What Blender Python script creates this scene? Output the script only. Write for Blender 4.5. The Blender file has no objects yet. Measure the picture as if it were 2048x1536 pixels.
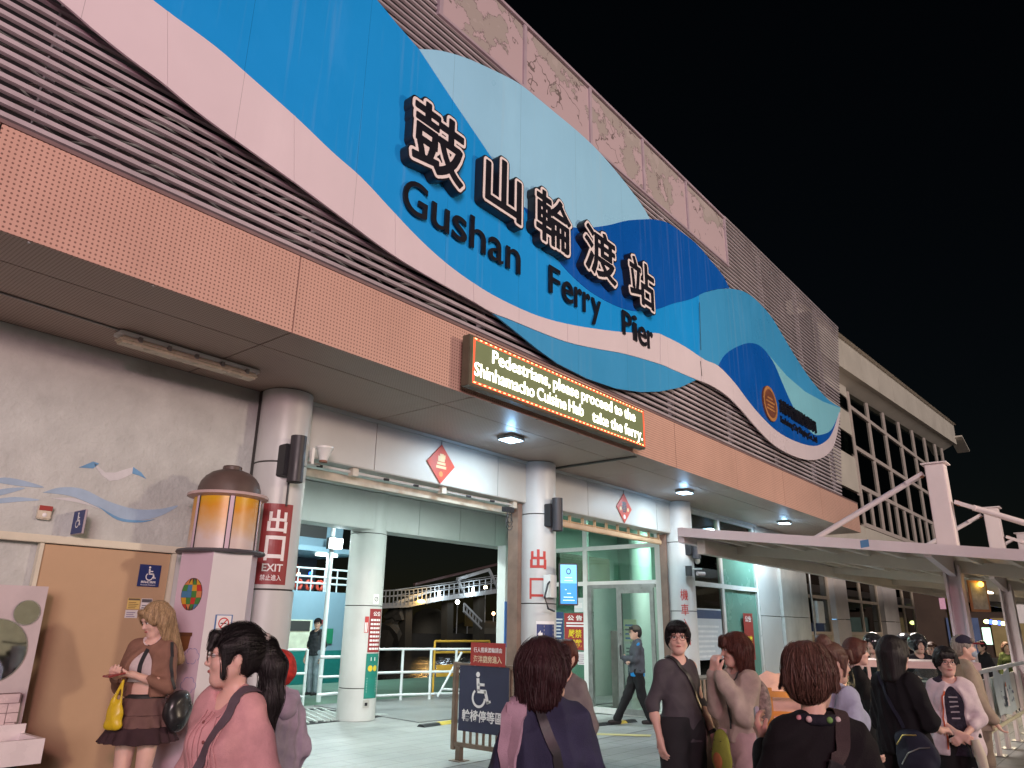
import bpy, bmesh, math, random
import numpy as np
from mathutils import Vector, Matrix
random.seed(7); np.random.seed(7)
R = math.radians
S = bpy.context.scene
COL = S.collection

# ---------------------------------------------------------------- camera
CH = 1.58
CAMR = np.array([[0.63448596, 0.24903202, 0.73171758],
                 [-0.77279949, 0.18670383, 0.60656626],
                 [0.01443994, -0.95032875, 0.31091278]])   # columns: right, down, forward
FPX = 1475.0
cam = bpy.data.cameras.new('camera'); camo = bpy.data.objects.new('camera', cam); COL.objects.link(camo)
r_, d_, f_ = CAMR[:, 0], CAMR[:, 1], CAMR[:, 2]
camo.matrix_world = Matrix(((r_[0], -d_[0], -f_[0], 0), (r_[1], -d_[1], -f_[1], 0), (r_[2], -d_[2], -f_[2], CH), (0, 0, 0, 1)))
cam.sensor_width = 36; cam.lens = FPX / 2048 * 36; cam.clip_start = .05; cam.clip_end = 3000
S.camera = camo

# ---------------------------------------------------------------- night sky, weak soft key, exposure
w = bpy.data.worlds.new('World'); S.world = w; w.use_nodes = True
nt = w.node_tree; bgn = nt.nodes['Background']
sky = nt.nodes.new('ShaderNodeTexSky'); sky.sky_type = 'NISHITA'; sky.sun_disc = False
SUN_EL, SUN_AZ = 9, 216      # soft city glow from the plaza behind the camera
sky.sun_elevation = R(SUN_EL); sky.sun_rotation = R(SUN_AZ)
sky.air_density = 1; sky.dust_density = .3
nt.links.new(sky.outputs[0], bgn.inputs[0]); bgn.inputs[1].default_value = 0.0008
sun = bpy.data.lights.new('plaza_glow', 'SUN'); sun.energy = 1.75; sun.angle = R(24); sun.color = (1, .90, .86)
suno = bpy.data.objects.new('plaza_glow', sun); COL.objects.link(suno)
az = R(SUN_AZ); el = R(SUN_EL)
sdir = Vector((math.sin(az) * math.cos(el), math.cos(az) * math.cos(el), math.sin(el)))   # towards the light
suno.rotation_euler = sdir.to_track_quat('Z', 'Y').to_euler()
S.view_settings.view_transform = 'Standard'; S.view_settings.look = 'None'
S.view_settings.exposure = 0.25; S.view_settings.gamma = 1.0
S.render.engine = 'CYCLES'
S.cycles.use_denoising = True
try: S.cycles.denoiser = 'OPENIMAGEDENOISE'
except Exception: pass
S.cycles.max_bounces = 6; S.cycles.diffuse_bounces = 3; S.cycles.glossy_bounces = 3
S.cycles.transmission_bounces = 5; S.cycles.transparent_max_bounces = 12
S.cycles.sample_clamp_indirect = 4; S.cycles.caustics_reflective = False; S.cycles.caustics_refractive = False

def lamp(kind, name, loc, energy, color, size=.2, to=(0, 0, -1), size_y=None, spot=None, blend=.5):
    l = bpy.data.lights.new(name, kind); l.energy = energy; l.color = color
    if kind == 'AREA':
        l.size = size
        if size_y: l.shape = 'RECTANGLE'; l.size_y = size_y
    else:
        l.shadow_soft_size = size
        if spot: l.spot_size = R(spot); l.spot_blend = blend
    o = bpy.data.objects.new(name, l); COL.objects.link(o); o.location = loc
    o.rotation_euler = (-Vector(to)).to_track_quat('Z', 'Y').to_euler()
    return o

# ---------------------------------------------------------------- helpers
def at(px, py, **k):
    """photo pixel -> point on a plane x=, y= or z="""
    d = CAMR @ np.array([px - 1024, py - 768, FPX])
    (a, v), = k.items(); i = 'xyz'.index(a)
    o = np.array([0, 0, CH]); t = (v - o[i]) / d[i]
    return o + t * d

def at_depth(px, py, d):
    return np.array([0, 0, CH]) + CAMR @ (np.array([px - 1024, py - 768, FPX]) / FPX * d)

PINV = {}
def link(o, parent=None):
    COL.objects.link(o)
    if parent is not None:
        o.parent = parent
        if parent.name in PINV: o.matrix_parent_inverse = PINV[parent.name]
        elif parent.parent is not None and parent.type == 'MESH': pass
    return o

def thing(name, label, cat, loc=(0, 0, 0), rz=0.0, group=None, local=False, kind=None):
    """an Empty at the thing's base; unless local, its parts are written in world coordinates"""
    o = bpy.data.objects.new(name, None); COL.objects.link(o); o.empty_display_size = .2
    o.location = loc; o.rotation_euler = (0, 0, rz); o['label'] = label; o['category'] = cat
    if group: o['group'] = group
    if kind: o['kind'] = kind
    if not local:
        PINV[o.name] = (Matrix.Translation(Vector(loc)) @ Matrix.Rotation(rz, 4, 'Z')).inverted()
    return o

def tag(o, label=None, cat=None, group=None, kind=None):
    if label: o['label'] = label
    if cat: o['category'] = cat
    if group: o['group'] = group
    if kind: o['kind'] = kind
    return o

# ---- materials
MATS = {}
def mat(name, c, rough=.6, metal=0.0, var=.12, scale=6.0, bump=0.0, bscale=None, spec=.4, emit=None, estr=0, alpha=None, sub=0, stretch=None, coat=0, stain=0.0, stain_c=(.2, .17, .13), stain_s=1.2):
    if name in MATS: return MATS[name]
    m = bpy.data.materials.new(name); m.use_nodes = True; n = m.node_tree.nodes; L = m.node_tree.links
    b = n['Principled BSDF']; b.inputs['Roughness'].default_value = rough; b.inputs['Metallic'].default_value = metal
    b.inputs['Specular IOR Level'].default_value = spec
    if coat: b.inputs['Coat Weight'].default_value = coat
    if sub: b.inputs['Subsurface Weight'].default_value = sub; b.inputs['Subsurface Radius'].default_value = (.02, .008, .004)
    tc = n.new('ShaderNodeTexCoord'); src = tc.outputs['Object']
    if stretch:
        mp = n.new('ShaderNodeMapping'); mp.inputs['Scale'].default_value = stretch; L.new(src, mp.inputs[0]); src = mp.outputs[0]
    colout = None
    if var > 0:
        t = n.new('ShaderNodeTexNoise'); t.inputs['Scale'].default_value = scale; t.inputs['Detail'].default_value = 5; t.inputs['Roughness'].default_value = .6
        L.new(src, t.inputs['Vector'])
        rp = n.new('ShaderNodeValToRGB'); e = rp.color_ramp.elements
        e[0].position = .3; e[1].position = .7
        e[0].color = (*[max(0, x * (1 - var)) for x in c], 1); e[1].color = (*[min(1, x * (1 + var)) for x in c], 1)
        L.new(t.outputs[0], rp.inputs[0]); colout = rp.outputs[0]
        mr = n.new('ShaderNodeMapRange'); mr.inputs[1].default_value = .3; mr.inputs[2].default_value = .7
        mr.inputs[3].default_value = max(.02, rough - .08); mr.inputs[4].default_value = min(1, rough + .08)
        L.new(t.outputs[0], mr.inputs[0]); L.new(mr.outputs[0], b.inputs['Roughness'])
    if stain > 0:
        t2 = n.new('ShaderNodeTexNoise'); t2.inputs['Scale'].default_value = stain_s; t2.inputs['Detail'].default_value = 8; t2.inputs['Roughness'].default_value = .7
        mp2 = n.new('ShaderNodeMapping'); mp2.inputs['Scale'].default_value = (1.6, 1.6, .45); L.new(tc.outputs['Object'], mp2.inputs[0]); L.new(mp2.outputs[0], t2.inputs['Vector'])
        r2 = n.new('ShaderNodeValToRGB'); r2.color_ramp.elements[0].position = .52; r2.color_ramp.elements[1].position = .72
        r2.color_ramp.elements[0].color = (0, 0, 0, 1); r2.color_ramp.elements[1].color = (stain, stain, stain, 1)
        L.new(t2.outputs[0], r2.inputs[0])
        mx = n.new('ShaderNodeMix'); mx.data_type = 'RGBA'
        L.new(r2.outputs[0], mx.inputs[0])
        if colout: L.new(colout, mx.inputs[6])
        else: mx.inputs[6].default_value = (*c, 1)
        mx.inputs[7].default_value = (*stain_c, 1); colout = mx.outputs[2]
    if colout: L.new(colout, b.inputs['Base Color'])
    else: b.inputs['Base Color'].default_value = (*c, 1)
    if bump > 0:
        t3 = n.new('ShaderNodeTexNoise'); t3.inputs['Scale'].default_value = bscale or scale * 6; t3.inputs['Detail'].default_value = 4
        L.new(src, t3.inputs['Vector'])
        bp = n.new('ShaderNodeBump'); bp.inputs['Strength'].default_value = bump; bp.inputs['Distance'].default_value = .02
        L.new(t3.outputs[0], bp.inputs['Height']); L.new(bp.outputs[0], b.inputs['Normal'])
    if emit is not None:
        b.inputs['Emission Color'].default_value = (*emit, 1); b.inputs['Emission Strength'].default_value = estr
    if alpha is not None: b.inputs['Alpha'].default_value = alpha
    MATS[name] = m
    return m

def glass(name, tint, rough=.02, refl=.25, alpha_tint=.85):
    """thin pane: mix of see-through tint and a mirror-like reflection"""
    if name in MATS: return MATS[name]
    m = bpy.data.materials.new(name); m.use_nodes = True; n = m.node_tree.nodes; L = m.node_tree.links
    n.remove(n['Principled BSDF']); out = n['Material Output']
    tr = n.new('ShaderNodeBsdfTransparent'); tr.inputs[0].default_value = (*tint, 1)
    gl = n.new('ShaderNodeBsdfGlossy'); gl.inputs['Roughness'].default_value = rough; gl.inputs['Color'].default_value = (.9, .95, .93, 1)
    fr = n.new('ShaderNodeFresnel'); fr.inputs[0].default_value = 1.45
    ma = n.new('ShaderNodeMath'); ma.operation = 'MULTIPLY_ADD'; ma.inputs[1].default_value = 1.0; ma.inputs[2].default_value = refl * .15
    L.new(fr.outputs[0], ma.inputs[0])
    mx = n.new('ShaderNodeMixShader'); L.new(ma.outputs[0], mx.inputs[0]); L.new(tr.outputs[0], mx.inputs[1]); L.new(gl.outputs[0], mx.inputs[2])
    L.new(mx.outputs[0], out.inputs[0]); MATS[name] = m
    return m

# ---- mesh builder
class MB:
    def __init__(s): s.v = []; s.f = []; s.sm = False
    def add(s, v, f):
        b = len(s.v); s.v += [tuple(map(float, p)) for p in v]; s.f += [tuple(i + b for i in q) for q in f]; return s
    def box(s, lo, hi):
        (a, b, c), (d, e, g) = lo, hi
        a, d = min(a, d), max(a, d); b, e = min(b, e), max(b, e); c, g = min(c, g), max(c, g)
        return s.add([(a, b, c), (d, b, c), (d, e, c), (a, e, c), (a, b, g), (d, b, g), (d, e, g), (a, e, g)],
                     [(0, 3, 2, 1), (4, 5, 6, 7), (0, 1, 5, 4), (1, 2, 6, 5), (2, 3, 7, 6), (3, 0, 4, 7)])
    def obox(s, c, ux, uy, uz):
        """oriented box: centre and three half-axis vectors"""
        c, ux, uy, uz = map(Vector, (c, ux, uy, uz))
        v = [c + a * ux + b * uy + d * uz for d in (-1, 1) for a, b in ((-1, -1), (1, -1), (1, 1), (-1, 1))]
        return s.add(v, [(0, 3, 2, 1), (4, 5, 6, 7), (0, 1, 5, 4), (1, 2, 6, 5), (2, 3, 7, 6), (3, 0, 4, 7)])
    def beam(s, p0, p1, w, h, up=(0, 0, 1)):
        p0, p1 = Vector(p0), Vector(p1); d = (p1 - p0); u = Vector(up)
        sx = d.cross(u); sx = sx.normalized() if sx.length > 1e-6 else Vector((1, 0, 0)); sz = sx.cross(d).normalized()
        return s.obox((p0 + p1) / 2, d / 2, sx * w / 2, sz * h / 2)
    def cyl(s, p0, p1, r0, r1=None, n=12, caps=True):
        r1 = r0 if r1 is None else r1
        return s.tube([p0, p1], [r0, r1], n, caps)
    def tube(s, pts, rad, n=8, caps=True):
        pts = [Vector(p) for p in pts]; rad = rad if hasattr(rad, '__len__') else [rad] * len(pts)
        b = len(s.v); ref = None
        for i, p in enumerate(pts):
            t = (pts[min(i + 1, len(pts) - 1)] - pts[max(i - 1, 0)]).normalized()
            if ref is None: ref = Vector((0, 0, 1)) if abs(t.z) < .9 else Vector((1, 0, 0))
            x = t.cross(ref).normalized(); y = t.cross(x).normalized(); ref = -y if False else ref
            s.v += [tuple(p + (x * math.cos(2 * math.pi * k / n) + y * math.sin(2 * math.pi * k / n)) * rad[i]) for k in range(n)]
        for i in range(len(pts) - 1):
            for k in range(n):
                a, c = b + i * n + k, b + i * n + (k + 1) % n
                s.f.append((a, c, c + n, a + n))
        if caps:
            s.f.append(tuple(b + k for k in range(n))[::-1]); e = b + (len(pts) - 1) * n; s.f.append(tuple(e + k for k in range(n)))
        return s
    def lathe(s, c, prof, n=24, a0=0, a1=2 * math.pi):
        """profile [(r,z)] spun round a vertical axis at c"""
        b = len(s.v); full = abs(a1 - a0 - 2 * math.pi) < 1e-6; m = n if full else n + 1
        for r, z in prof:
            for k in range(m):
                a = a0 + (a1 - a0) * k / n
                s.v.append((c[0] + r * math.cos(a), c[1] + r * math.sin(a), c[2] + z))
        for i in range(len(prof) - 1):
            for k in range(n):
                a = b + i * m + k; d = b + i * m + (k + 1) % m
                s.f.append((a, d, d + m, a + m))
        return s
    def prism(s, poly, fn, depth):
        """outline [(u,v)] -> fn(u,v,w) front at w=depth, back at w=0"""
        n = len(poly); area = sum(poly[i][0] * poly[(i + 1) % n][1] - poly[(i + 1) % n][0] * poly[i][1] for i in range(n))
        if area < 0: poly = poly[::-1]
        b = len(s.v)
        s.v += [tuple(map(float, fn(u, v, depth))) for u, v in poly] + [tuple(map(float, fn(u, v, 0))) for u, v in poly]
        s.f.append(tuple(b + i for i in range(n))); s.f.append(tuple(b + n + i for i in range(n))[::-1])
        for i in range(n): s.f.append((b + i, b + n + i, b + n + (i + 1) % n, b + (i + 1) % n))
        return s
    def ell(s, c, r, n=16, m=10, rot=None):
        b = len(s.v); rot = rot or Matrix.Identity(3)
        for i in range(m + 1):
            th = math.pi * i / m
            for k in range(n):
                a = 2 * math.pi * k / n
                p = rot @ Vector((r[0] * math.sin(th) * math.cos(a), r[1] * math.sin(th) * math.sin(a), r[2] * math.cos(th)))
                s.v.append((c[0] + p.x, c[1] + p.y, c[2] + p.z))
        for i in range(m):
            for k in range(n): s.f.append((b + i * n + k, b + (i + 1) * n + k, b + (i + 1) * n + (k + 1) % n, b + i * n + (k + 1) % n))
        s.sm = True; return s
    def mesh(s, name, m=None, smooth=None, bevel=0):
        me = bpy.data.meshes.new(name); me.from_pydata(s.v, [], s.f)
        if bevel:
            bm = bmesh.new(); bm.from_mesh(me)
            bmesh.ops.bevel(bm, geom=[e for e in bm.edges if len(e.link_faces) == 2 and e.calc_face_angle(0) > .6], offset=bevel, segments=2, affect='EDGES', clamp_overlap=True)
            bm.to_mesh(me); bm.free()
        me.validate(); 
        if m: me.materials.append(m)
        sm = s.sm if smooth is None else smooth
        if sm:
            me.polygons.foreach_set('use_smooth', [True] * len(me.polygons))
            try: me.set_sharp_from_angle(angle=R(38))
            except Exception: pass
        me.update(); return me
    def build(s, name, m, parent=None, smooth=None, bevel=0):
        if name == 'print': o = link(bpy.data.objects.new(name, s.mesh(name, m, smooth, bevel)), parent); o['kind'] = 'stuff'; return o
        return link(bpy.data.objects.new(name, s.mesh(name, m, smooth, bevel)), parent)

def box(name, lo, hi, m, parent=None, bevel=0): return MB().box(lo, hi).build(name, m, parent, bevel=bevel)
def cyl(name, p0, p1, r, m, parent=None, n=16, r1=None): return MB().cyl(p0, p1, r, r1, n).build(name, m, parent, smooth=True)

# ---- text laid out on a surface: fn(u,v,w) maps the sheet to the world
_tc = {}
def text(name, body, m, parent, fn, x, y, w, h, depth=.003, bold=0.0, fit='wh', res=3, lspace=1.0, curved=False):
    """fits the lettering into the rectangle (x,y,w,h) of the sheet"""
    cu = bpy.data.curves.new('lettering', 'FONT'); cu.body = body; cu.size = 1; cu.offset = bold; cu.resolution_u = res
    cu.extrude = .01; cu.space_line = lspace
    o = bpy.data.objects.new('lettering', cu); me = bpy.data.meshes.new_from_object(o)
    bpy.data.objects.remove(o); bpy.data.curves.remove(cu)
    if curved:
        bm = bmesh.new(); bm.from_mesh(me); xs_ = [v.co.x for v in bm.verts]
        for c in np.arange(min(xs_) + .04, max(xs_), .10): bmesh.ops.bisect_plane(bm, geom=bm.verts[:] + bm.edges[:] + bm.faces[:], plane_co=(c, 0, 0), plane_no=(1, 0, 0))
        bm.to_mesh(me); bm.free()
    co = np.empty(len(me.vertices) * 3); me.vertices.foreach_get('co', co); co = co.reshape(-1, 3)
    lo, hi = co.min(0), co.max(0)
    if fit == 'font':      # keep true cap height: h is the height of capitals, w ignored
        sx = sy = h / .70; ox, oy = x - lo[0] * sx, y
        if w: sx = w / (hi[0] - lo[0]); ox = x - lo[0] * sx
    else:
        sx, sy = w / (hi[0] - lo[0]), h / (hi[1] - lo[1]); ox, oy = x - lo[0] * sx, y - lo[1] * sy
    P = np.array([fn(a * sx + ox, b * sy + oy, depth if c > 0 else 0.0) for a, b, c in co])
    me.vertices.foreach_set('co', P.ravel()); me.materials.clear(); me.materials.append(m); me.name = name
    me.update()
    return link(bpy.data.objects.new(name, me), parent)

def text_width(b):
    cu = bpy.data.curves.new('lettering', 'FONT'); cu.body = b; cu.size = 1; o = bpy.data.objects.new('lettering', cu); me = bpy.data.meshes.new_from_object(o); xs = [v.co.x for v in me.vertices]
    bpy.data.objects.remove(o); bpy.data.curves.remove(cu); bpy.data.meshes.remove(me); return max(xs) - min(xs)
def plane_fn(o, u, v):
    o, u, v = np.array(o, float), np.array(u, float), np.array(v, float); n = np.cross(u, v)
    return lambda a, b, c: o + u * a + v * b + n * c
def front_fn(y): return plane_fn((0, y, 0), (1, 0, 0), (0, 0, 1))      # sheet facing the camera side, u=x, v=z
def cyl_fn(cx, cy, r, a0):
    """sheet wrapped round a column: u is arc length from the direction a0, v is height"""
    def fn(u, v, w):
        a = a0 + u / r
        return (cx + (r + w) * math.cos(a), cy + (r + w) * math.sin(a), v)
    return fn
def rect(x, y, w, h): return [(x, y), (x + w, y), (x + w, y + h), (x, y + h)]
def sheet(name, poly, fn, depth, m, parent): return MB().prism(poly, fn, depth).build(name, m, parent)
def wsheet(name, x, y, w, h, fn, depth, m, parent, n=8):
    """rectangle cut into strips so that it can follow a curved sheet"""
    mb = MB()
    top = [(x + w * i / n, y + h) for i in range(n + 1)]; bot = [(x + w * i / n, y) for i in range(n + 1)]
    for i in range(n):
        mb.add([fn(*bot[i], depth), fn(*bot[i + 1], depth), fn(*top[i + 1], depth), fn(*top[i], depth)], [(0, 1, 2, 3)])
    for a, c in ((bot[0], top[0]), (top[n], bot[n])):
        mb.add([fn(*a, 0), fn(*a, depth), fn(*c, depth), fn(*c, 0)], [(0, 1, 2, 3)])
    return mb.build(name, m, parent, smooth=False)
def ring(c, r0, r1, n=28):
    return [(c[0] + r0 * math.cos(2 * math.pi * k / n), c[1] + r0 * math.sin(2 * math.pi * k / n)) for k in range(n)]
def annulus(name, c, r0, r1, fn, depth, m, parent, n=28, a0=0, a1=2 * math.pi):
    mb = MB()
    full = a1 - a0 > 6.28
    for k in range(n):
        t0, t1 = a0 + (a1 - a0) * k / n, a0 + (a1 - a0) * (k + 1) / n
        q = [(c[0] + r * math.cos(t), c[1] + r * math.sin(t)) for r, t in ((r0, t0), (r1, t0), (r1, t1), (r0, t1))]
        mb.add([fn(*p, depth) for p in q], [(0, 1, 2, 3)])
    return mb.build(name, m, parent)
def smooth_line(pts, k=6):
    """Catmull-Rom through the points"""
    P = [np.array(p, float) for p in pts]; P = [2 * P[0] - P[1]] + P + [2 * P[-1] - P[-2]]; out = []
    for i in range(1, len(P) - 2):
        for j in range(k):
            t = j / k; a, b, c, d = P[i - 1:i + 3]
            out.append(.5 * (2 * b + (c - a) * t + (2 * a - 5 * b + 4 * c - d) * t * t + (3 * b - a - 3 * c + d) * t ** 3))
    out.append(P[-2]); return [tuple(p) for p in out]
def wheelchair(fn, x, y, s, m, parent, depth=.004):
    """accessibility pictogram inside a square of side s whose corner is x,y"""
    mb = MB(); q = lambda a, b: (x + a * s, y + b * s)
    disc = [q(.40 + .075 * math.cos(t * .5236), .90 + .075 * math.sin(t * .5236)) for t in range(12)]
    mb.prism(disc, fn, depth)
    def bar(a, b, t):
        a, b = np.array(a), np.array(b); d = b - a; n = np.array([-d[1], d[0]]) / np.hypot(*d) * t / 2
        mb.prism([q(*(a - n)), q(*(b - n)), q(*(b + n)), q(*(a + n))], fn, depth)
    bar((.40, .80), (.43, .46), .11); bar((.42, .63), (.66, .63), .075); bar((.39, .45), (.72, .45), .10)
    bar((.69, .47), (.80, .14), .10); bar((.76, .15), (.90, .20), .07)
    for k in range(22):
        t0, t1 = R(128 + k * 10.5), R(128 + (k + 1) * 10.5)
        c = [q(.45 + r * math.cos(t), .27 + r * math.sin(t)) for r, t in ((.20, t0), (.27, t0), (.27, t1), (.20, t1))]
        mb.add([fn(*p, depth) for p in c], [(0, 1, 2, 3)])
    return mb.build('wheelchair_symbol', m, parent)
# ================================================================ ground and water
def ground_mat(name, c, c2, joint=None, rough=.75, js=(1.2, .6)):
    m = mat(name, c, rough, var=0); n = m.node_tree.nodes; L = m.node_tree.links; b = n['Principled BSDF']
    tc = n.new('ShaderNodeTexCoord')
    t = n.new('ShaderNodeTexNoise'); t.inputs['Scale'].default_value = .9; t.inputs['Detail'].default_value = 9; t.inputs['Roughness'].default_value = .65
    L.new(tc.outputs['Object'], t.inputs['Vector'])
    rp = n.new('ShaderNodeValToRGB'); rp.color_ramp.elements[0].position = .35; rp.color_ramp.elements[1].position = .68
    rp.color_ramp.elements[0].color = (*c, 1); rp.color_ramp.elements[1].color = (*c2, 1); L.new(t.outputs[0], rp.inputs[0])
    col = rp.outputs[0]
    g = n.new('ShaderNodeTexNoise'); g.inputs['Scale'].default_value = 90; g.inputs['Detail'].default_value = 3; L.new(tc.outputs['Object'], g.inputs['Vector'])
    mm = n.new('ShaderNodeMix'); mm.data_type = 'RGBA'; mm.blend_type = 'OVERLAY'; mm.inputs[0].default_value = .45
    L.new(col, mm.inputs[6]); L.new(g.outputs['Color'], mm.inputs[7])
    hs = n.new('ShaderNodeHueSaturation'); hs.inputs['Saturation'].default_value = .6; L.new(mm.outputs[2], hs.inputs['Color']); col = hs.outputs[0]
    bp = n.new('ShaderNodeBump'); bp.inputs['Strength'].default_value = .35; bp.inputs['Distance'].default_value = .01; L.new(g.outputs[0], bp.inputs['Height'])
    if joint:
        br = n.new('ShaderNodeTexBrick'); br.inputs['Scale'].default_value = 1; br.inputs['Brick Width'].default_value = js[0]; br.inputs['Row Height'].default_value = js[1]
        br.inputs['Mortar Size'].default_value = .008; br.inputs['Color1'].default_value = (.93, .93, .93, 1); br.inputs['Color2'].default_value = (1, 1, 1, 1); br.inputs['Mortar'].default_value = (*joint, 1)
        L.new(tc.outputs['Object'], br.inputs['Vector'])
        m2 = n.new('ShaderNodeMix'); m2.data_type = 'RGBA'; m2.blend_type = 'MULTIPLY'; m2.inputs[0].default_value = 1; L.new(col, m2.inputs[6]); L.new(br.outputs[0], m2.inputs[7]); col = m2.outputs[2]
    L.new(col, b.inputs['Base Color']); L.new(bp.outputs[0], b.inputs['Normal'])
    mr = n.new('ShaderNodeMapRange'); mr.inputs[3].default_value = rough - .2; mr.inputs[4].default_value = rough + .12; L.new(t.outputs[0], mr.inputs[0]); L.new(mr.outputs[0], b.inputs['Roughness'])
    return m

M_plaza = ground_mat('plaza_paving', (.18, .18, .18), (.29, .285, .28), (.5, .5, .5), .7, (.6, .3))
M_floor = ground_mat('pier_floor', (.24, .25, .245), (.38, .39, .38), (.62, .62, .62), .5, (.9, .3))
M_plate = ground_mat('steel_plate', (.16, .18, .18), (.30, .32, .32), None, .42)
M_green = ground_mat('green_deck', (.06, .24, .13), (.12, .36, .20), None, .55)
o = MB().add([(-120, -120, 0), (160, -120, 0), (160, 6.6, 0), (-120, 6.6, 0)], [(0, 1, 2, 3)]).build('plaza_ground', M_plaza); tag(o, 'grey paved plaza in front of the terminal', kind='structure')
o = MB().box((-120, 6.6, -2.5), (160, 13.2, .004)).build('pier_floor', M_floor); tag(o, 'pale concrete floor of the pier passage', kind='structure')
o = MB().add([(-6, 2.2, .004), (16, 2.2, .004), (16, 4.3, .004), (-6, 5.0, .004)], [(0, 1, 2, 3)]).build('repaired_pavement', ground_mat('patched_paving', (.22, .225, .22), (.34, .34, .33), None, .65)); tag(o, 'lighter repaired strip of pavement', kind='structure')
# green cycle stripes on the plaza (seen in the mirrors)
MB().add([(-9, -6, .004), (14, -4.2, .004), (14, -3.0, .004), (-9, -4.6, .004)], [(0, 1, 2, 3)]).build('painted_lane', mat('lane_green', (.13, .42, .34), .7)); tag(bpy.data.objects['painted_lane'], 'turquoise painted lane across the plaza', kind='structure')
wm = mat('harbour_water', (.006, .011, .015), .06, var=0, spec=.6); n_ = wm.node_tree.nodes; L_ = wm.node_tree.links
t_ = n_.new('ShaderNodeTexNoise'); t_.inputs['Scale'].default_value = .9; t_.inputs['Detail'].default_value = 6; tc_ = n_.new('ShaderNodeTexCoord'); mp_ = n_.new('ShaderNodeMapping'); mp_.inputs['Scale'].default_value = (1, .45, 1)
L_.new(tc_.outputs['Object'], mp_.inputs[0]); L_.new(mp_.outputs[0], t_.inputs['Vector']); bp_ = n_.new('ShaderNodeBump'); bp_.inputs['Strength'].default_value = .8; bp_.inputs['Distance'].default_value = .25
L_.new(t_.outputs[0], bp_.inputs['Height']); L_.new(bp_.outputs[0], n_['Principled BSDF'].inputs['Normal'])
o = MB().add([(-300, 12, -1.6), (600, 12, -1.6), (600, 900, -1.6), (-300, 900, -1.6)], [(0, 1, 2, 3)]).build('harbour_water', wm); tag(o, 'dark harbour water behind the pier', kind='structure')
o = MB().box((6, 13.25, -2.2), (24, 18.4, -.06)).build('green_ramp_deck', M_green); tag(o, 'green painted boarding deck beyond the railings', kind='structure')
o = MB().prism([(9.45, 9.75), (16, 9.2), (16, 13.1), (9.8, 13.1)], plane_fn((0, 0, .006), (1, 0, 0), (0, 1, 0)), .014).build('steel_ramp_plate', M_plate); tag(o, 'scuffed steel ramp plate behind the round pillar', kind='structure')

# ================================================================ the terminal
M_stucco = mat('grey_stucco', (.50, .52, .50), .85, var=.16, scale=2.2, bump=.55, bscale=22, stain=.3, stain_c=(.36, .36, .345), stain_s=.8)
M_white = mat('white_cladding', (.56, .57, .56), .38, var=.06, scale=1.5, stain=.22, stain_c=(.42, .40, .36), stain_s=1.6)
M_whitel = mat('white_frame', (.74, .75, .73), .35, var=.05, scale=3, stain=.15, stain_c=(.5, .48, .42))
M_joint = mat('dark_joint', (.05, .048, .045), .8, var=0)
M_slat = mat('louvre_slat', (.43, .37, .40), .5, var=.18, scale=1.3, stain=.3, stain_c=(.20, .16, .17), stain_s=2.2)
M_dark = mat('dark_backing', (.02, .02, .022), .9, var=.2, scale=2)
M_steel = mat('galvanised_steel', (.35, .35, .34), .35, metal=.8, var=.15, scale=9)
M_black = mat('black_metal', (.03, .03, .034), .45, var=.2, scale=12)
M_rail = mat('white_rail_paint', (.72, .78, .80), .4, var=.08, scale=5, stain=.25, stain_c=(.4, .35, .28), stain_s=3)
M_glassg = glass('green_tinted_glass', (.66, .85, .78)); M_glassd = glass('dark_glass', (.10, .12, .11), refl=.35); M_glassc = glass('clear_glass', (.85, .95, .91))

def perforated(name, c, hole, pitch, plane, hr=.27, var=.08):
    m = mat(name, c, .5, var=var, scale=.7, stain=.25, stain_c=tuple(x * .6 for x in c), stain_s=.9)
    n = m.node_tree.nodes; L = m.node_tree.links; b = n['Principled BSDF']
    base = b.inputs['Base Color'].links[0].from_socket
    tc = n.new('ShaderNodeTexCoord'); sp = n.new('ShaderNodeSeparateXYZ'); L.new(tc.outputs['Object'], sp.inputs[0])
    def cell(ax):
        mu = n.new('ShaderNodeMath'); mu.operation = 'MULTIPLY'; mu.inputs[1].default_value = 1 / pitch; L.new(sp.outputs[ax], mu.inputs[0])
        fr = n.new('ShaderNodeMath'); fr.operation = 'FRACT'; L.new(mu.outputs[0], fr.inputs[0])
        sb = n.new('ShaderNodeMath'); sb.operation = 'SUBTRACT'; sb.inputs[1].default_value = .5; L.new(fr.outputs[0], sb.inputs[0])
        sq = n.new('ShaderNodeMath'); sq.operation = 'MULTIPLY'; L.new(sb.outputs[0], sq.inputs[0]); L.new(sb.outputs[0], sq.inputs[1]); return sq.outputs[0]
    ad = n.new('ShaderNodeMath'); ad.operation = 'ADD'; L.new(cell(plane[0]), ad.inputs[0]); L.new(cell(plane[1]), ad.inputs[1])
    lt = n.new('ShaderNodeMath'); lt.operation = 'LESS_THAN'; lt.inputs[1].default_value = hr * hr; L.new(ad.outputs[0], lt.inputs[0])
    mx = n.new('ShaderNodeMix'); mx.data_type = 'RGBA'; L.new(lt.outputs[0], mx.inputs[0]); L.new(base, mx.inputs[6]); mx.inputs[7].default_value = (*hole, 1)
    L.new(mx.outputs[2], b.inputs['Base Color'])
    return m
M_fascia = perforated('perforated_fascia', (.60, .365, .295), (.20, .105, .085), .034, (0, 2), .22)
M_soffit = perforated('perforated_soffit', (.43, .34, .285), (.17, .13, .11), .024, (0, 1), .25)

T = thing('ferry_terminal', 'long ferry terminal with louvred upper wall, orange fascia and white columns', 'building', (10, 7, 0))
SZ, FY, WY = 3.87, 5.05, 6.75
# left wall
MB().box((-8, WY, 0), (4.1, WY + .3, SZ)).build('stucco_wall', M_stucco, T)
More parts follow.
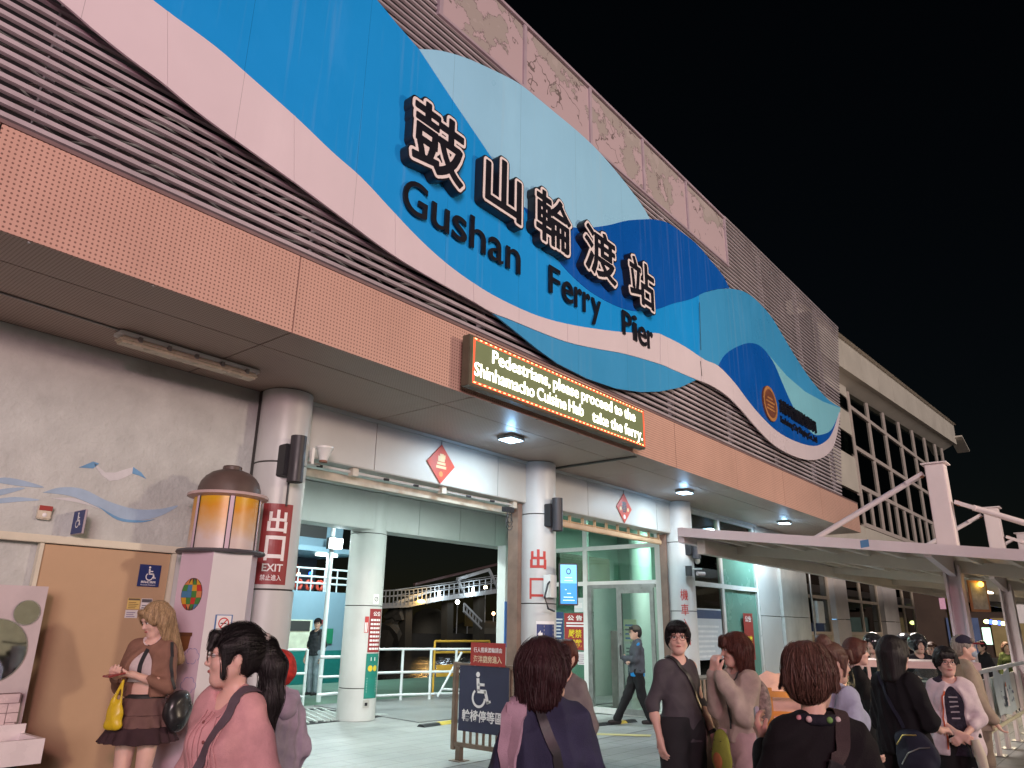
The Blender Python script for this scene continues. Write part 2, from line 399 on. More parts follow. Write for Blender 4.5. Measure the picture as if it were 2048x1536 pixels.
# soffit and fascia panels
xs = [-5.82 + 2.26 * i for i in range(12)]; xs[-1] = 19.62
ys = [FY + .02, 5.53, 6.748]
for i in range(len(xs) - 1):
    a, b = xs[i] + .006, xs[i + 1] - .006
    for j in range(2):
        MB().box((a, ys[j] + .006, SZ), (b, ys[j + 1] - .006, SZ + .02)).build('soffit_panel', M_soffit, T)
    MB().box((a, FY, SZ - .005), (b, FY + .015, 4.57)).build('fascia_panel', M_fascia, T)
    for q in (.3, 1.1, 1.95):
        MB().lathe((a + q, FY + .03, SZ - .012), [(0, 0), (.012, .001), (.012, .012)], 8).build('rivet', M_steel, T)
box('soffit_backing', (-5.9, FY + .025, SZ + .03), (19.6, 7.3, SZ + .1), M_dark, T)
box('fascia_end', (19.62, FY, SZ - .005), (19.635, 6.7, 4.57), M_fascia, T)
box('fascia_cap', (-5.9, FY - .01, 4.572), (19.64, FY + .2, 4.6), mat('fascia_cap', (.2, .13, .13), .5), T)
# louvred screen: each slat its own piece
LY = 5.10
k = 0
for i in range(55):
    z = 4.66 + i * .0895
    xe = 18.55 + (z - 4.65) * .335
    spans = [(-5.9, xe)] if z < 8.33 else [(-5.9, 4.66), (12.80, xe)]
    for a, b in spans:
        MB().obox(((a + b) / 2, LY, z), ((b - a) / 2, 0, 0), (0, .013, -.004), (0, .006, .0205)).build('louvre_slat', M_slat, T)
for x in [-5.6 + 2.26 * i for i in range(11)] + [18.5]:
    MB().box((x - .03, LY + .06, 4.6), (x + .03, LY + .14, 9.45)).build('louvre_post', M_slat, T)
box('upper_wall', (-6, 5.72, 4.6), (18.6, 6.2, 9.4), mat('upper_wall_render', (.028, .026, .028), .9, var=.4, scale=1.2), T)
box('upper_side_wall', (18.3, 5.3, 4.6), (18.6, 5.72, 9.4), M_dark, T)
M_cable = mat('pale_conduit', (.55, .50, .48), .5, var=.2)
for r in range(7):          # loose conduit and insulation lying behind the lower louvres
    z0 = 4.70 + r * .09; pts = []; ph = random.random() * 6
    for q in range(120):
        x = -1 + q * .085
        if x > 5.5 - r * .3: break
        pts.append((x, 5.17 + .02 * math.sin(q * .9 + ph), z0 + .05 + .035 * math.sin(q * 1.25 + ph) * (.6 + .4 * math.sin(q * .23 + r))))
    MB().tube(pts, .009, 5).build('conduit', M_cable, T, smooth=True)
for q in range(46):
    x = random.uniform(-1, 17); z = 4.68 + random.randint(0, 6) * .0895 + .03
    MB().obox((x, 5.17, z + .03), (random.uniform(.03, .10), 0, 0), (0, .01, 0), (0, 0, .014)).build('bracket', M_cable, T)
# parapet panels with peeling paint
def peel():
    m = mat('peeling_parapet', (.5, .40, .42), .8, var=0); n = m.node_tree.nodes; L = m.node_tree.links; b = n['Principled BSDF']
    tc = n.new('ShaderNodeTexCoord')
    a = n.new('ShaderNodeTexNoise'); a.inputs['Scale'].default_value = 1.5; a.inputs['Detail'].default_value = 8; a.inputs['Roughness'].default_value = .62; L.new(tc.outputs['Object'], a.inputs['Vector'])
    sp = n.new('ShaderNodeSeparateXYZ'); L.new(tc.outputs['Object'], sp.inputs[0])
    g = n.new('ShaderNodeMapRange'); g.inputs[1].default_value = 8.4; g.inputs[2].default_value = 9.35; g.inputs[3].default_value = -.07; g.inputs[4].default_value = .09; L.new(sp.outputs[2], g.inputs[0])
    ad = n.new('ShaderNodeMath'); L.new(a.outputs[0], ad.inputs[0]); L.new(g.outputs[0], ad.inputs[1])
    rp = n.new('ShaderNodeValToRGB'); e = rp.color_ramp.elements; rp.color_ramp.interpolation = 'CONSTANT'
    e[0].position = 0; e[0].color = (.46, .345, .37, 1); e[1].position = .515; e[1].color = (.20, .155, .16, 1)
    e2 = rp.color_ramp.elements.new(.527); e2.color = (.36, .305, .29, 1)
    e3 = rp.color_ramp.elements.new(.62); e3.color = (.40, .335, .325, 1)
    L.new(ad.outputs[0], rp.inputs[0])
    v = n.new('ShaderNodeTexVoronoi'); v.feature = 'DISTANCE_TO_EDGE'; v.inputs['Scale'].default_value = 4.2; 
    nz = n.new('ShaderNodeTexNoise'); nz.inputs['Scale'].default_value = 3; L.new(tc.outputs['Object'], nz.inputs['Vector'])
    mxv = n.new('ShaderNodeMix'); mxv.data_type = 'VECTOR'; mxv.inputs[0].default_value = .35; L.new(tc.outputs['Object'], mxv.inputs[4]); L.new(nz.outputs['Color'], mxv.inputs[5]); L.new(mxv.outputs[1], v.inputs['Vector'])
    lt = n.new('ShaderNodeMath'); lt.operation = 'LESS_THAN'; lt.inputs[1].default_value = .022; L.new(v.outputs['Distance'], lt.inputs[0])
    n2 = n.new('ShaderNodeTexNoise'); n2.inputs['Scale'].default_value = 2.2; L.new(tc.outputs['Object'], n2.inputs['Vector'])
    gt = n.new('ShaderNodeMath'); gt.operation = 'GREATER_THAN'; gt.inputs[1].default_value = .55; L.new(n2.outputs[0], gt.inputs[0])
    mu = n.new('ShaderNodeMath'); mu.operation = 'MULTIPLY'; L.new(lt.outputs[0], mu.inputs[0]); L.new(gt.outputs[0], mu.inputs[1])
    m2 = n.new('ShaderNodeMix'); m2.data_type = 'RGBA'; L.new(mu.outputs[0], m2.inputs[0]); L.new(rp.outputs[0], m2.inputs[6]); m2.inputs[7].default_value = (.16, .12, .12, 1)
    L.new(m2.outputs[2], b.inputs['Base Color'])
    bp = n.new('ShaderNodeBump'); bp.inputs['Strength'].default_value = .5; bp.inputs['Distance'].default_value = .02; bp.invert = True; L.new(rp.outputs[0], bp.inputs['Height']); L.new(bp.outputs[0], b.inputs['Normal'])
    return m
M_peel = peel()
px_ = [4.70, 6.28, 7.87, 9.45, 11.03, 12.70]
for i in range(5):
    MB().box((px_[i] + .03, LY - .02, 8.40), (px_[i + 1] - .03, LY + .03, 9.36)).build('parapet_panel', M_peel, T)
M_ptrim = mat('parapet_trim', (.40, .31, .36), .6, var=.15, scale=2)
for x in px_: MB().box((x - .03, LY - .045, 8.37), (x + .03, LY + .035, 9.385)).build('parapet_batten', M_ptrim, T)
box('parapet_sill', (4.66, LY - .05, 8.33), (12.74, LY + .05, 8.368), M_ptrim, T)
box('parapet_coping', (-6, LY - .05, 9.388), (12.76, LY + .4, 9.43), M_ptrim, T)

# columns: a dark core with clad drums separated by open joints
def column(cx, cy, r, cuts, n=36):
    c = MB().lathe((cx, cy, 0), [(r - .015, 0), (r - .015, cuts[-1])], n).build('column', M_joint, T, smooth=True)
    for a, b in zip(cuts[:-1], cuts[1:]):
        MB().lathe((cx, cy, 0), [(r - .014, a + .006), (r, a + .009), (r, b - .009), (r - .014, b - .006)], n).build('column_drum', M_white, c, smooth=True)
    return c
CX = (4.25, 8.60, 12.98)
for x in CX: column(x, 6.60, .262, [0, .58, 1.87, 3.10, SZ])
column(8.98, 10.82, .33, [0, .52, 1.87, 3.13, SZ])
box('corner_joint', (4.005, 6.70, 0), (4.02, 6.752, SZ), M_joint, T)
# front beam
M_beam = mat('beam_panel', (.50, .505, .485), .42, var=.07, scale=1.2, stain=.2, stain_c=(.43, .40, .36), stain_s=1.1)
for segs in ([4.47, 5.50, 7.71, 8.37], [8.83, 9.95, 12.21, 12.75], [13.21, 14.4, 16.9]):
    for a, b in zip(segs[:-1], segs[1:]):
        MB().box((a + .006, 6.62, 3.27), (b - .006, 6.66, 3.83)).build('beam_panel', M_beam, T) if segs[0] < 13 else None
    if segs[0] < 13: box('beam', (segs[0], 6.662, 3.275), (segs[-1], 6.92, 3.86), M_joint, T); box('beam_underside', (segs[0], 6.63, 3.262), (segs[-1], 6.92, 3.272), M_beam, T)
    box('cornice', (segs[0], 6.60, 3.832), (segs[-1], 6.64, 3.868), M_white, T)
# inner beam, ceiling and passage walls
for a, b in ((5.0, 6.95), (6.95, 8.85), (9.11, 9.95), (9.95, 11.1), (11.1, 12.2), (12.2, 12.85)):
    MB().box((a + .006, 10.52, 3.2), (b - .006, 10.56, 3.86)).build('inner_beam_panel', M_white, T)
box('inner_beam', (4.5, 10.562, 3.205), (12.86, 10.95, 3.87), M_joint, T); box('inner_beam_underside', (4.5, 10.53, 3.19), (12.86, 10.95, 3.2), M_white, T)
box('passage_ceiling', (4.3, 6.95, 3.875), (22, 14.2, 3.95), mat('ceiling_white', (.6, .62, .6), .8), T)
box('passage_wall', (4.25, 7.05, 0), (4.45, 13.0, 3.87), M_white, T)
MB().box((12.30, 10.30, 0), (12.72, 10.52, 3.2)).build('gate_post', M_white, T)
MB().box((12.28, 10.27, 1.15), (12.60, 10.295, 2.05)).build('blue_post_wrap', mat('blue_wrap', (.05, .13, .34), .5), T)
cyl('downpipe', (12.40, 10.15, 0), (12.40, 10.15, 3.1), .07, M_white, T)
MB().box((8.24, 6.68, 0), (8.33, 6.86, 3.25)).build('shutter_guide', mat('brown_steel', (.20, .13, .10), .5, var=.2), T)
MB().box((12.68, 6.72, 0), (12.73, 6.85, 3.25)).build('shutter_guide', mat('brown_steel', (.2, .13, .1), .5), T)
# rolled shutter edge with hanging clips
M_tan = mat('tan_shutter', (.52, .36, .22), .45, var=.15, scale=3)
MB().box((8.86, 6.78, 3.06), (12.66, 6.86, 3.14)).build('shutter_bottom_bar', M_tan, T, bevel=.012)
MB().cyl((8.86, 6.82, 3.16), (12.66, 6.82, 3.16), .012, n=8).build('shutter_rod', M_tan, T)
for i in range(11): MB().box((8.98 + i * .36, 6.80, 3.14), (9.01 + i * .36, 6.84, 3.27)).build('shutter_clip', M_tan, T)
# pipe and lamp string under the first beam
MB().cyl((4.5, 6.72, 3.215), (8.35, 6.72, 3.215), .018, n=8).build('conduit', M_white, T)
MB().box((4.6, 6.80, 3.10), (8.22, 6.88, 3.19)).build('shutter_box_edge', mat('old_cream', (.5, .46, .38), .6, var=.2), T)
for i in range(8):
    x = 4.75 + i * .48
    if i % 3 == 1: MB().box((x, 6.66, 3.17), (x + .08, 6.74, 3.26)).build('junction_box', mat('box_cream', (.55, .5, .42), .5), T)
    else: MB().cyl((x, 6.68, 3.20), (x + .06, 6.66, 3.20), .016, n=8).build('lamp_holder', M_black, T)
for i in range(3): MB().tube([(7.95 + .05 * math.cos(t) * (1 + i * .2), 6.6, 3.02 - .05 * i + .09 * math.sin(t)) for t in np.linspace(.3, 6, 14)], .006, 5).build('cable_loop', M_black, T, smooth=True)
MB().box((7.9, 6.62, 3.09), (8.08, 6.70, 3.16)).build('junction_box', M_black, T)
MB().cyl((8.935, 5.12, 3.855), (8.935, 6.55, 3.855), .018, n=8).build('conduit', mat('green_grey_pipe', (.10, .10, .085), .5), T)
MB().cyl((-1, 5.98, 3.862), (2.3, 6.15, 3.862), .009, n=6).build('conduit', M_steel, T)

# glass side wall of the waiting room, x = 12.9
GX = 12.9
def gbar(y0, y1, z0, z1, m=M_whitel, nm='window_frame'): return MB().box((GX - .03, y0, z0), (GX + .05, y1, z1)).build(nm, m, T)
for y0, y1 in ((10.28, 10.36), (8.62, 8.72), (6.88, 7.06)): gbar(y0, y1, .02, 3.86)
for y0, y1 in ((8.72, 10.28), (7.06, 8.62)):
    gbar(y0, y1, 3.05, 3.13); gbar(y0, y1, 2.36, 2.44); gbar(y0, y1, .02, .12)
for y0, y1 in ((8.72, 10.28), (7.06, 8.62)):
    for z0, z1 in ((2.44, 3.05), (3.13, 3.86)): MB().box((GX, y0, z0), (GX + .01, y1, z1)).build('pane', M_glassg, T)
MB().box((GX, 8.72, .12), (GX + .01, 10.28, 2.36)).build('pane', M_glassg, T)
dl = MB().box((GX - .05, 7.12, .04), (GX - .01, 7.20, 2.3)).box((GX - .05, 7.82, .04), (GX - .01, 7.93, 2.3)).box((GX - .05, 7.2, .04), (GX - .01, 7.82, .14)).box((GX - .05, 7.2, 2.2), (GX - .01, 7.82, 2.3)).build('sliding_door', M_steel, T)
MB().box((GX - .035, 7.2, .14), (GX - .025, 7.82, 2.2)).build('pane', M_glassc, dl)
MB().cyl((GX - .07, 7.86, 1.0), (GX - .07, 7.86, 1.25), .012).build('door_handle', M_black, dl)
MB().box((GX - .045, 7.08, 2.30), (GX + .0, 8.6, 2.37)).build('door_track', M_steel, T)
gbar(8.52, 8.62, .02, 2.36, M_steel, 'door_jamb')
# front glazing between the third column and the white pier
def fbar(x0, x1, z0, z1, nm='window_frame'): return MB().box((x0, 6.70, z0), (x1, 6.78, z1)).build(nm, M_whitel, T)
fbar(13.24, 13.34, 0, 3.86); fbar(15.02, 15.12, 0, 3.2); fbar(16.86, 16.96, 0, 3.86); fbar(15.0, 15.1, 3.28, 3.86)
for z0, z1 in ((.04, .14), (2.37, 2.46), (3.17, 3.29), (3.78, 3.86)):
    fbar(13.34, 15.02, z0, z1); fbar(15.12, 16.86, z0, z1)
for x0, x1 in ((13.34, 15.02), (15.12, 16.86)):
    for z0, z1 in ((.14, 2.37), (2.46, 3.17), (3.29, 3.78)): MB().box((x0, 6.74, z0), (x1, 6.75, z1)).build('pane', M_glassg if x0 < 14 or z0 > 3.2 else mat('frosted_green_pane', (.14, .30, .24), .25, var=.12, scale=1.2), T)
# room behind the glass
M_room = mat('room_green_white', (.38, .44, .40), .8, var=.1, scale=1)
box('room_back_wall', (13.0, 10.4, 0), (17.0, 10.5, 3.87), M_room, T)
box('room_partition', (16.98, 6.9, 0), (17.1, 10.4, 3.87), M_room, T)
MB().lathe((15.7, 9.0, 0), [(.26, 0), (.26, 3.87)], 24).build('room_column', M_white, T, smooth=True)
box('room_header', (13.3, 9.6, 2.5), (15.3, 9.7, 3.1), mat('brown_board', (.12, .09, .07), .6), T)
cab = box('white_cabinet', (14.0, 8.35, 0), (14.5, 8.8, 1.5), mat('pinkish_cabinet', (.55, .48, .48), .6), None); tag(cab, 'pale tall cabinet standing inside the glass door', 'cabinet')
# white pier and lower wall to the right
MB().box((16.98, 6.70, 0), (18.2, 7.2, 1.86)).build('pier_panel', M_white, T); MB().box((16.98, 6.70, 1.875), (18.2, 7.2, 3.26)).build('pier_panel', M_white, T)
M_greywhite = mat('grey_white_wall', (.50, .50, .47), .7, var=.2, scale=1.2, stain=.5, stain_c=(.28, .27, .25), stain_s=1.4)  # white with a greyer base and heavier blotches than the column cladding
MB().box((18.21, 6.62, 0), (20.0, 7.2, 1.86)).build('pier_panel', M_greywhite, T); MB().box((18.21, 6.62, 1.875), (20.0, 7.2, 3.26)).build('pier_panel', M_greywhite, T)
box('pier_lintel', (16.97, 6.66, 3.27), (20.0, 7.2, 3.86), M_beam, T)
box('side_wall_end', (19.3, 5.6, 3.88), (19.6, 6.7, 4.55), M_dark, T)

# ground-floor windows further along
W = [(20.15, 21.95), (23.2, 27.0), (28.9, 32.0)]
M_tanbar = mat('beige_bar', (.52, .42, .33), .5, var=.12)
for i, (a, b) in enumerate(W):
    m_ = (a + b) / 2 if i else a + .25
    for x in (a, m_, b):
        if x == m_ and i == 0: continue
        MB().box((x - .05, 6.70, .9), (x + .05, 6.78, 3.3)).build('window_frame', M_tanbar, T)
    for z in (1.5, 2.42, 3.08): MB().box((a + .05, 6.705, z - .04), (b - .05, 6.775, z + .04)).build('window_frame', M_tanbar, T)
    for z0, z1 in ((1.54, 2.38), (2.46, 3.04), (3.12, 3.3)):
        MB().box((a + .05, 6.74, z0), ((m_ if i else b) - .05, 6.75, z1)).build('pane', M_glassd, T)
        if i: MB().box((m_ + .05, 6.74, z0), (b - .05, 6.75, z1)).build('pane', M_glassd, T)
    MB().box((a, 6.72, 0), (b, 6.80, 1.46)).build('spandrel_panel', mat('beige_spandrel', (.42, .35, .25), .7, var=.15), T)
M_pil = mat('pilaster', (.52, .47, .45), .55, var=.1, scale=1.5, stain=.35, stain_c=(.46, .26, .25), stain_s=.8)
for a, b in ((22.0, 23.15), (27.05, 28.85)):
    MB().box((a, 6.55, 0), (b, 6.9, 1.86)).build('pilaster', M_pil, T); MB().box((a, 6.55, 1.88), (b, 6.9, 3.02)).build('pilaster', M_pil, T); MB().box((a, 6.55, 3.04), (b, 6.9, 3.4)).build('pilaster', M_pil, T)
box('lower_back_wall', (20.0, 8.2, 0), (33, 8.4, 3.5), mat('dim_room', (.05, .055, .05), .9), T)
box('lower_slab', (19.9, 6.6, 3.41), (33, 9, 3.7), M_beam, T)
sc_ = box('glowing_monitor', (23.9, 7.4, 1.85), (24.75, 7.44, 2.15), mat('monitor_blue', (.1, .3, .6), .4, emit=(.2, .55, 1), estr=2.2), None); tag(sc_, 'small glowing blue monitor behind the dark window', 'monitor')
bx_ = MB().box((20.45, 6.55, 1.75), (20.95, 6.69, 2.3)).build('electrical_box', mat('pale_box', (.6, .6, .58), .5), None, bevel=.01); tag(bx_, 'pale grey electrical box mounted beside the first dark window', 'electrical box')
cyl('downpipe', (20.2, 6.6, 0), (20.2, 6.6, 3.2), .03, M_steel, T)

# ================================================================ glazed wing beyond
G = thing('glazed_wing', 'beige glass-fronted wing with sloping roof parapet beyond the louvres', 'building', (33, 7, 0))
GY = 6.75; M_mul = mat('beige_mullion', (.50, .42, .38), .5, var=.08); M_bei = mat('beige_panel', (.56, .50, .43), .6, var=.08, scale=.8, stain=.15, stain_c=(.36, .32, .26), stain_s=.4)
mx_ = [26.75, 29.2, 31.6, 34.2, 36.8, 39.4, 41.95, 43.7]
top = lambda x: 9.62 + (x - 26.75) * .068
for x in mx_: MB().box((x - .065, GY - .06, 4.9), (x + .065, GY + .08, top(x))).build('mullion', M_mul, G)
for i in range(7):
    for j in (1,) if i else (0.5, 1): 
        pass
    MB().box(((mx_[i] + mx_[i + 1]) / 2 - .06, GY - .05, 4.9), ((mx_[i] + mx_[i + 1]) / 2 + .06, GY + .06, 6.18)).build('mullion', M_mul, G)
for z in (4.95, 6.24, 7.62, 9.08): MB().box((26.7, GY - .055, z - .07), (43.8, GY + .075, z + .07)).build('transom', M_mul, G)
for i in range(7):
    a, b = mx_[i] + .065, mx_[i + 1] - .065
    for z0, z1 in ((5.02, 6.17), (6.31, 7.55), (7.69, 9.01)): MB().box((a, GY, z0), (b, GY + .02, z1)).build('pane', M_glassd, G)
    MB().add([(a, GY, 9.15), (b, GY, 9.15), (b, GY, top(b)), (a, GY, top(a))], [(0, 1, 2, 3)]).build('pane', M_glassd, G)
    if i % 2 == 0: MB().box((a, GY + 1.6, 4.9), (b, GY + 1.65, top(a) - .3)).build('blind', mat('dark_curtain', (.05, .055, .05), .9, var=.4, scale=.7), G)
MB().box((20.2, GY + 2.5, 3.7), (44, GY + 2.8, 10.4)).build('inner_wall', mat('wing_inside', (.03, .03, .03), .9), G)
for z0, z1, m_ in ((3.75, 4.88, M_bei), (4.95, 5.9, M_glassd), (6.0, 7.2, M_bei), (7.3, 7.95, M_glassd), (8.0, 8.8, M_bei), (8.86, 9.3, M_glassd), (9.35, 10.2, M_bei)):
    MB().box((20.25, GY - .02, z0), (26.64, GY + .1, z1)).build('side_panel' if m_ is M_bei else 'pane', m_, G)
MB().box((26.66, GY - .04, 3.75), (44, GY + .15, 4.86)).build('sill_wall', M_bei, G)
rt = MB()
xq = np.linspace(20.1, 45.2, 12)
for i in range(11):
    a, b = xq[i] + .015, xq[i + 1] - .015
    za, zb = top(a) + .32, top(b) + .32
    MB().add([(a, GY - .55, za), (b, GY - .55, zb), (b, GY - .55, zb + 1.15), (a, GY - .55, za + 1.15), (a, GY - .35, za), (b, GY - .35, zb), (b, GY - .35, zb + 1.15), (a, GY - .35, za + 1.15)],
             [(0, 1, 2, 3), (5, 4, 7, 6), (3, 2, 6, 7), (1, 0, 4, 5), (0, 3, 7, 4), (2, 1, 5, 6)]).build('parapet_panel', M_bei, G)
MB().add([(20.1, GY - .37, top(20.1) + .33), (45.2, GY - .37, top(45.2) + .33), (45.2, GY + .3, top(45.2)), (20.1, GY + .3, top(20.1))], [(0, 1, 2, 3)]).build('roof_soffit', M_bei, G)
MB().add([(20.1, GY - .7, top(20.1) + 1.4), (45.2, GY - .7, top(45.2) + 1.4), (45.2, GY + 6, top(45.2) + 1.4), (20.1, GY + 6, top(20.1) + 1.4)], [(0, 1, 2, 3)]).build('roof', M_bei, G)
MB().obox((45.8, GY - .6, top(45.2) + .45), (.9, 0, -.25), (0, .3, 0), (0, 0, .04)).build('gutter', M_bei, G)
# ================================================================ wave signboard
SG = thing('wave_signboard', 'large wave-shaped blue and white sign with black lettering above the fascia', 'sign', (10, 4.95, 4.6))
WYP = 4.98
def proj_poly(pts, y): return [(p[0], p[2]) for p in (at(a, b, y=y) for a, b in pts)]
def wave(name, pts, y, m, t=.02): return MB().prism(proj_poly(pts, y), front_fn(y + t), t).build(name, m, SG)
def wave_mat(name, c):
    """painted sheet: sheet joints every 1.22 m and vertical rain streaks"""
    m = mat(name, c, .32, var=.05, scale=.5, stain=.25, stain_c=tuple(min(1, x * 1.2 + .05) for x in c), stain_s=.9, spec=.45); n = m.node_tree.nodes; L = m.node_tree.links; b = n['Principled BSDF']; base = b.inputs['Base Color'].links[0].from_socket
    tc = n.new('ShaderNodeTexCoord'); sp = n.new('ShaderNodeSeparateXYZ'); L.new(tc.outputs['Object'], sp.inputs[0])
    mp = n.new('ShaderNodeMapping'); mp.inputs['Scale'].default_value = (5, 1, .16); L.new(tc.outputs['Object'], mp.inputs[0]); nz = n.new('ShaderNodeTexNoise'); nz.inputs['Scale'].default_value = 2; nz.inputs['Detail'].default_value = 6; L.new(mp.outputs[0], nz.inputs['Vector'])
    rp = n.new('ShaderNodeValToRGB'); rp.color_ramp.elements[0].position = .56; rp.color_ramp.elements[0].color = (0, 0, 0, 1); rp.color_ramp.elements[1].position = .80; rp.color_ramp.elements[1].color = (.45, .45, .45, 1); L.new(nz.outputs[0], rp.inputs[0])
    mx = n.new('ShaderNodeMix'); mx.data_type = 'RGBA'; L.new(rp.outputs[0], mx.inputs[0]); L.new(base, mx.inputs[6]); mx.inputs[7].default_value = (*[min(1, x * .75 + .14) for x in c], 1)
    mu = n.new('ShaderNodeMath'); mu.operation = 'MULTIPLY'; mu.inputs[1].default_value = 1 / 1.22; L.new(sp.outputs[0], mu.inputs[0]); fr = n.new('ShaderNodeMath'); fr.operation = 'FRACT'; L.new(mu.outputs[0], fr.inputs[0]); lt = n.new('ShaderNodeMath'); lt.operation = 'LESS_THAN'; lt.inputs[1].default_value = .003; L.new(fr.outputs[0], lt.inputs[0])
    m2 = n.new('ShaderNodeMix'); m2.data_type = 'RGBA'; L.new(lt.outputs[0], m2.inputs[0]); L.new(mx.outputs[2], m2.inputs[6]); m2.inputs[7].default_value = (*[x * .55 for x in c], 1); L.new(m2.outputs[2], b.inputs['Base Color']); return m
M_azure = wave_mat('azure_panel', (.012, .29, .72)); M_lite = wave_mat('light_blue_panel', (.31, .60, .82)); M_navy = wave_mat('deep_blue_panel', (.004, .095, .42))
M_wwave = wave_mat('white_panel', (.68, .58, .62)); M_cyan = wave_mat('cyan_panel', (.22, .54, .66)); M_mid = wave_mat('mid_blue_panel', (.05, .31, .60))
white_up = [(250, -42), (306, 0), (347, 31), (430, 92), (504, 156), (594, 236), (664, 303), (723, 355), (781, 417), (836, 475), (891, 525), (947, 566), (1003, 599), (1077, 632), (1151, 651), (1244, 664), (1310, 666), (1327, 671), (1368, 692), (1409, 719), (1437, 732), (1469, 765), (1496, 801), (1523, 833), (1555, 863), (1592, 883), (1628, 892), (1651, 883), (1665, 865), (1679, 824)]
white_lo = [(60, -46), (129, 8), (187, 58), (250, 109), (324, 164), (390, 219), (457, 269), (582, 359), (683, 434), (778, 504), (854, 551), (943, 601), (985, 625), (1023, 640), (1076, 662), (1135, 684), (1193, 697), (1252, 708), (1320, 728), (1346, 739), (1391, 758), (1423, 771), (1455, 792), (1482, 819), (1514, 856), (1546, 888), (1583, 910), (1619, 920), (1646, 915), (1665, 897), (1674, 869), (1681, 826)]
lobe_top = [(838, 98), (880, 101), (930, 115), (980, 137), (1035, 165), (1075, 196), (1110, 225), (1150, 258), (1190, 295), (1230, 340), (1260, 378), (1285, 412), (1300, 438)]
dark_top = [(1300, 438), (1325, 442), (1346, 452), (1391, 486), (1423, 523), (1445, 550), (1459, 576)]
mid_top = [(1459, 577), (1485, 582), (1510, 598), (1540, 630), (1565, 670), (1590, 712), (1615, 750), (1640, 782), (1660, 802), (1681, 815)]
lobe_left = [(838, 98), (904, 198), (969, 294), (1012, 360), (1047, 413)]
lobe_bot = [(1047, 413), (1077, 432), (1114, 447), (1144, 454), (1173, 456), (1218, 450), (1255, 441), (1300, 438)]
dark_bot = [(1047, 413), (1077, 469), (1106, 506), (1136, 543), (1173, 577), (1207, 599), (1244, 616), (1281, 623), (1318, 617), (1346, 607), (1382, 598), (1409, 585), (1437, 578), (1459, 576)]
sl = smooth_line
wu, wl = sl(white_up, 4), sl(white_lo, 4)
# blue field, split at its sheet joints
split = [p for p in wu if p[0] <= 1395]; split2 = [p for p in wu if p[0] > 1395]
jt = (1398, 592)
wave('azure_panel', [(640, -90), (700, -62), (763, 10), (794, 48), (838, 98)] + lobe_left[1:] + sl(dark_bot, 4)[1:-10] + [(1420, 583), (1425, 700)] + [p for p in wu if p[0] <= 1412][::-1], WYP + .004, M_azure)
wave('mid_blue_panel', [(1398, 590), (1409, 585), (1437, 578)] + sl(mid_top, 4) + split2[::-1], WYP, M_mid)
wave('light_blue_panel', sl(lobe_top, 4) + sl(lobe_bot, 4)[::-1][1:] + sl(lobe_left, 4)[::-1][1:-1], WYP, M_lite)
wave('deep_blue_panel', sl(dark_top, 4) + sl(dark_bot, 4)[::-1][1:-1] + sl(lobe_bot, 4)[:-1], WYP - .003, M_navy)
# white ribbon in separate sheets
cuts = [-80, 335, 588, 790, 947, 1135, 1320, 1402, 1700]
for a, b in zip(cuts[:-1], cuts[1:]):
    def clip(line):
        out = []
        for p, q in zip(line[:-1], line[1:]):
            if a <= p[0] <= b: out.append(p)
            for c in sorted((a, b), key=lambda c: (c - p[0]) * (1 if q[0] > p[0] else -1)):
                if (p[0] - c) * (q[0] - c) < 0: t = (c - p[0]) / (q[0] - p[0]); out.append((c, p[1] + t * (q[1] - p[1])))
        if a <= line[-1][0] <= b: out.append(line[-1])
        return out
    u, l = clip(wu), clip(wl)
    u = [(p[0] + (.7 if p[0] == a else 0), p[1]) for p in u]; l = [(p[0] + (.7 if p[0] == a else 0), p[1]) for p in l]
    wave('white_panel', u + l[::-1], WYP - .012, M_wwave)
wave('mid_blue_panel', [(985, 626), (1029, 661), (1076, 699), (1115, 727), (1174, 757), (1232, 777), (1281, 784), (1320, 783), (1360, 775), (1392, 760)] + [p for p in wl if 990 < p[0] < 1391][::-1], WYP + .002, M_mid)
dkB = [(1437, 731), (1450, 710), (1473, 694), (1500, 686), (1523, 694), (1546, 723), (1564, 764), (1578, 796), (1592, 824), (1606, 846)]
cy_bot = [(1606, 846), (1628, 869), (1651, 867), (1665, 856), (1680, 823)]
wave('deep_blue_panel', sl(dkB, 4) + sl(cy_bot, 4)[1:] + [p for p in wu if p[0] > 1440][::-1][1:], WYP - .006, M_navy)
wave('cyan_panel', [(1536, 708), (1573, 751), (1610, 783), (1646, 803), (1681, 816)] + sl(cy_bot, 4)[::-1] + sl([(1546, 723), (1564, 764), (1578, 796), (1592, 824), (1606, 846)], 3)[::-1][1:], WYP - .004, M_cyan)
for (x, z0, z1) in ((1399, 605, 700), (1401, 722, 752)):    # hinged hatch edge
    a, b = at(x, z0, y=WYP - .02), at(x + 3, z1, y=WYP - .02); MB().beam(a, b, .006, .006).build('hatch_edge', M_joint, SG)

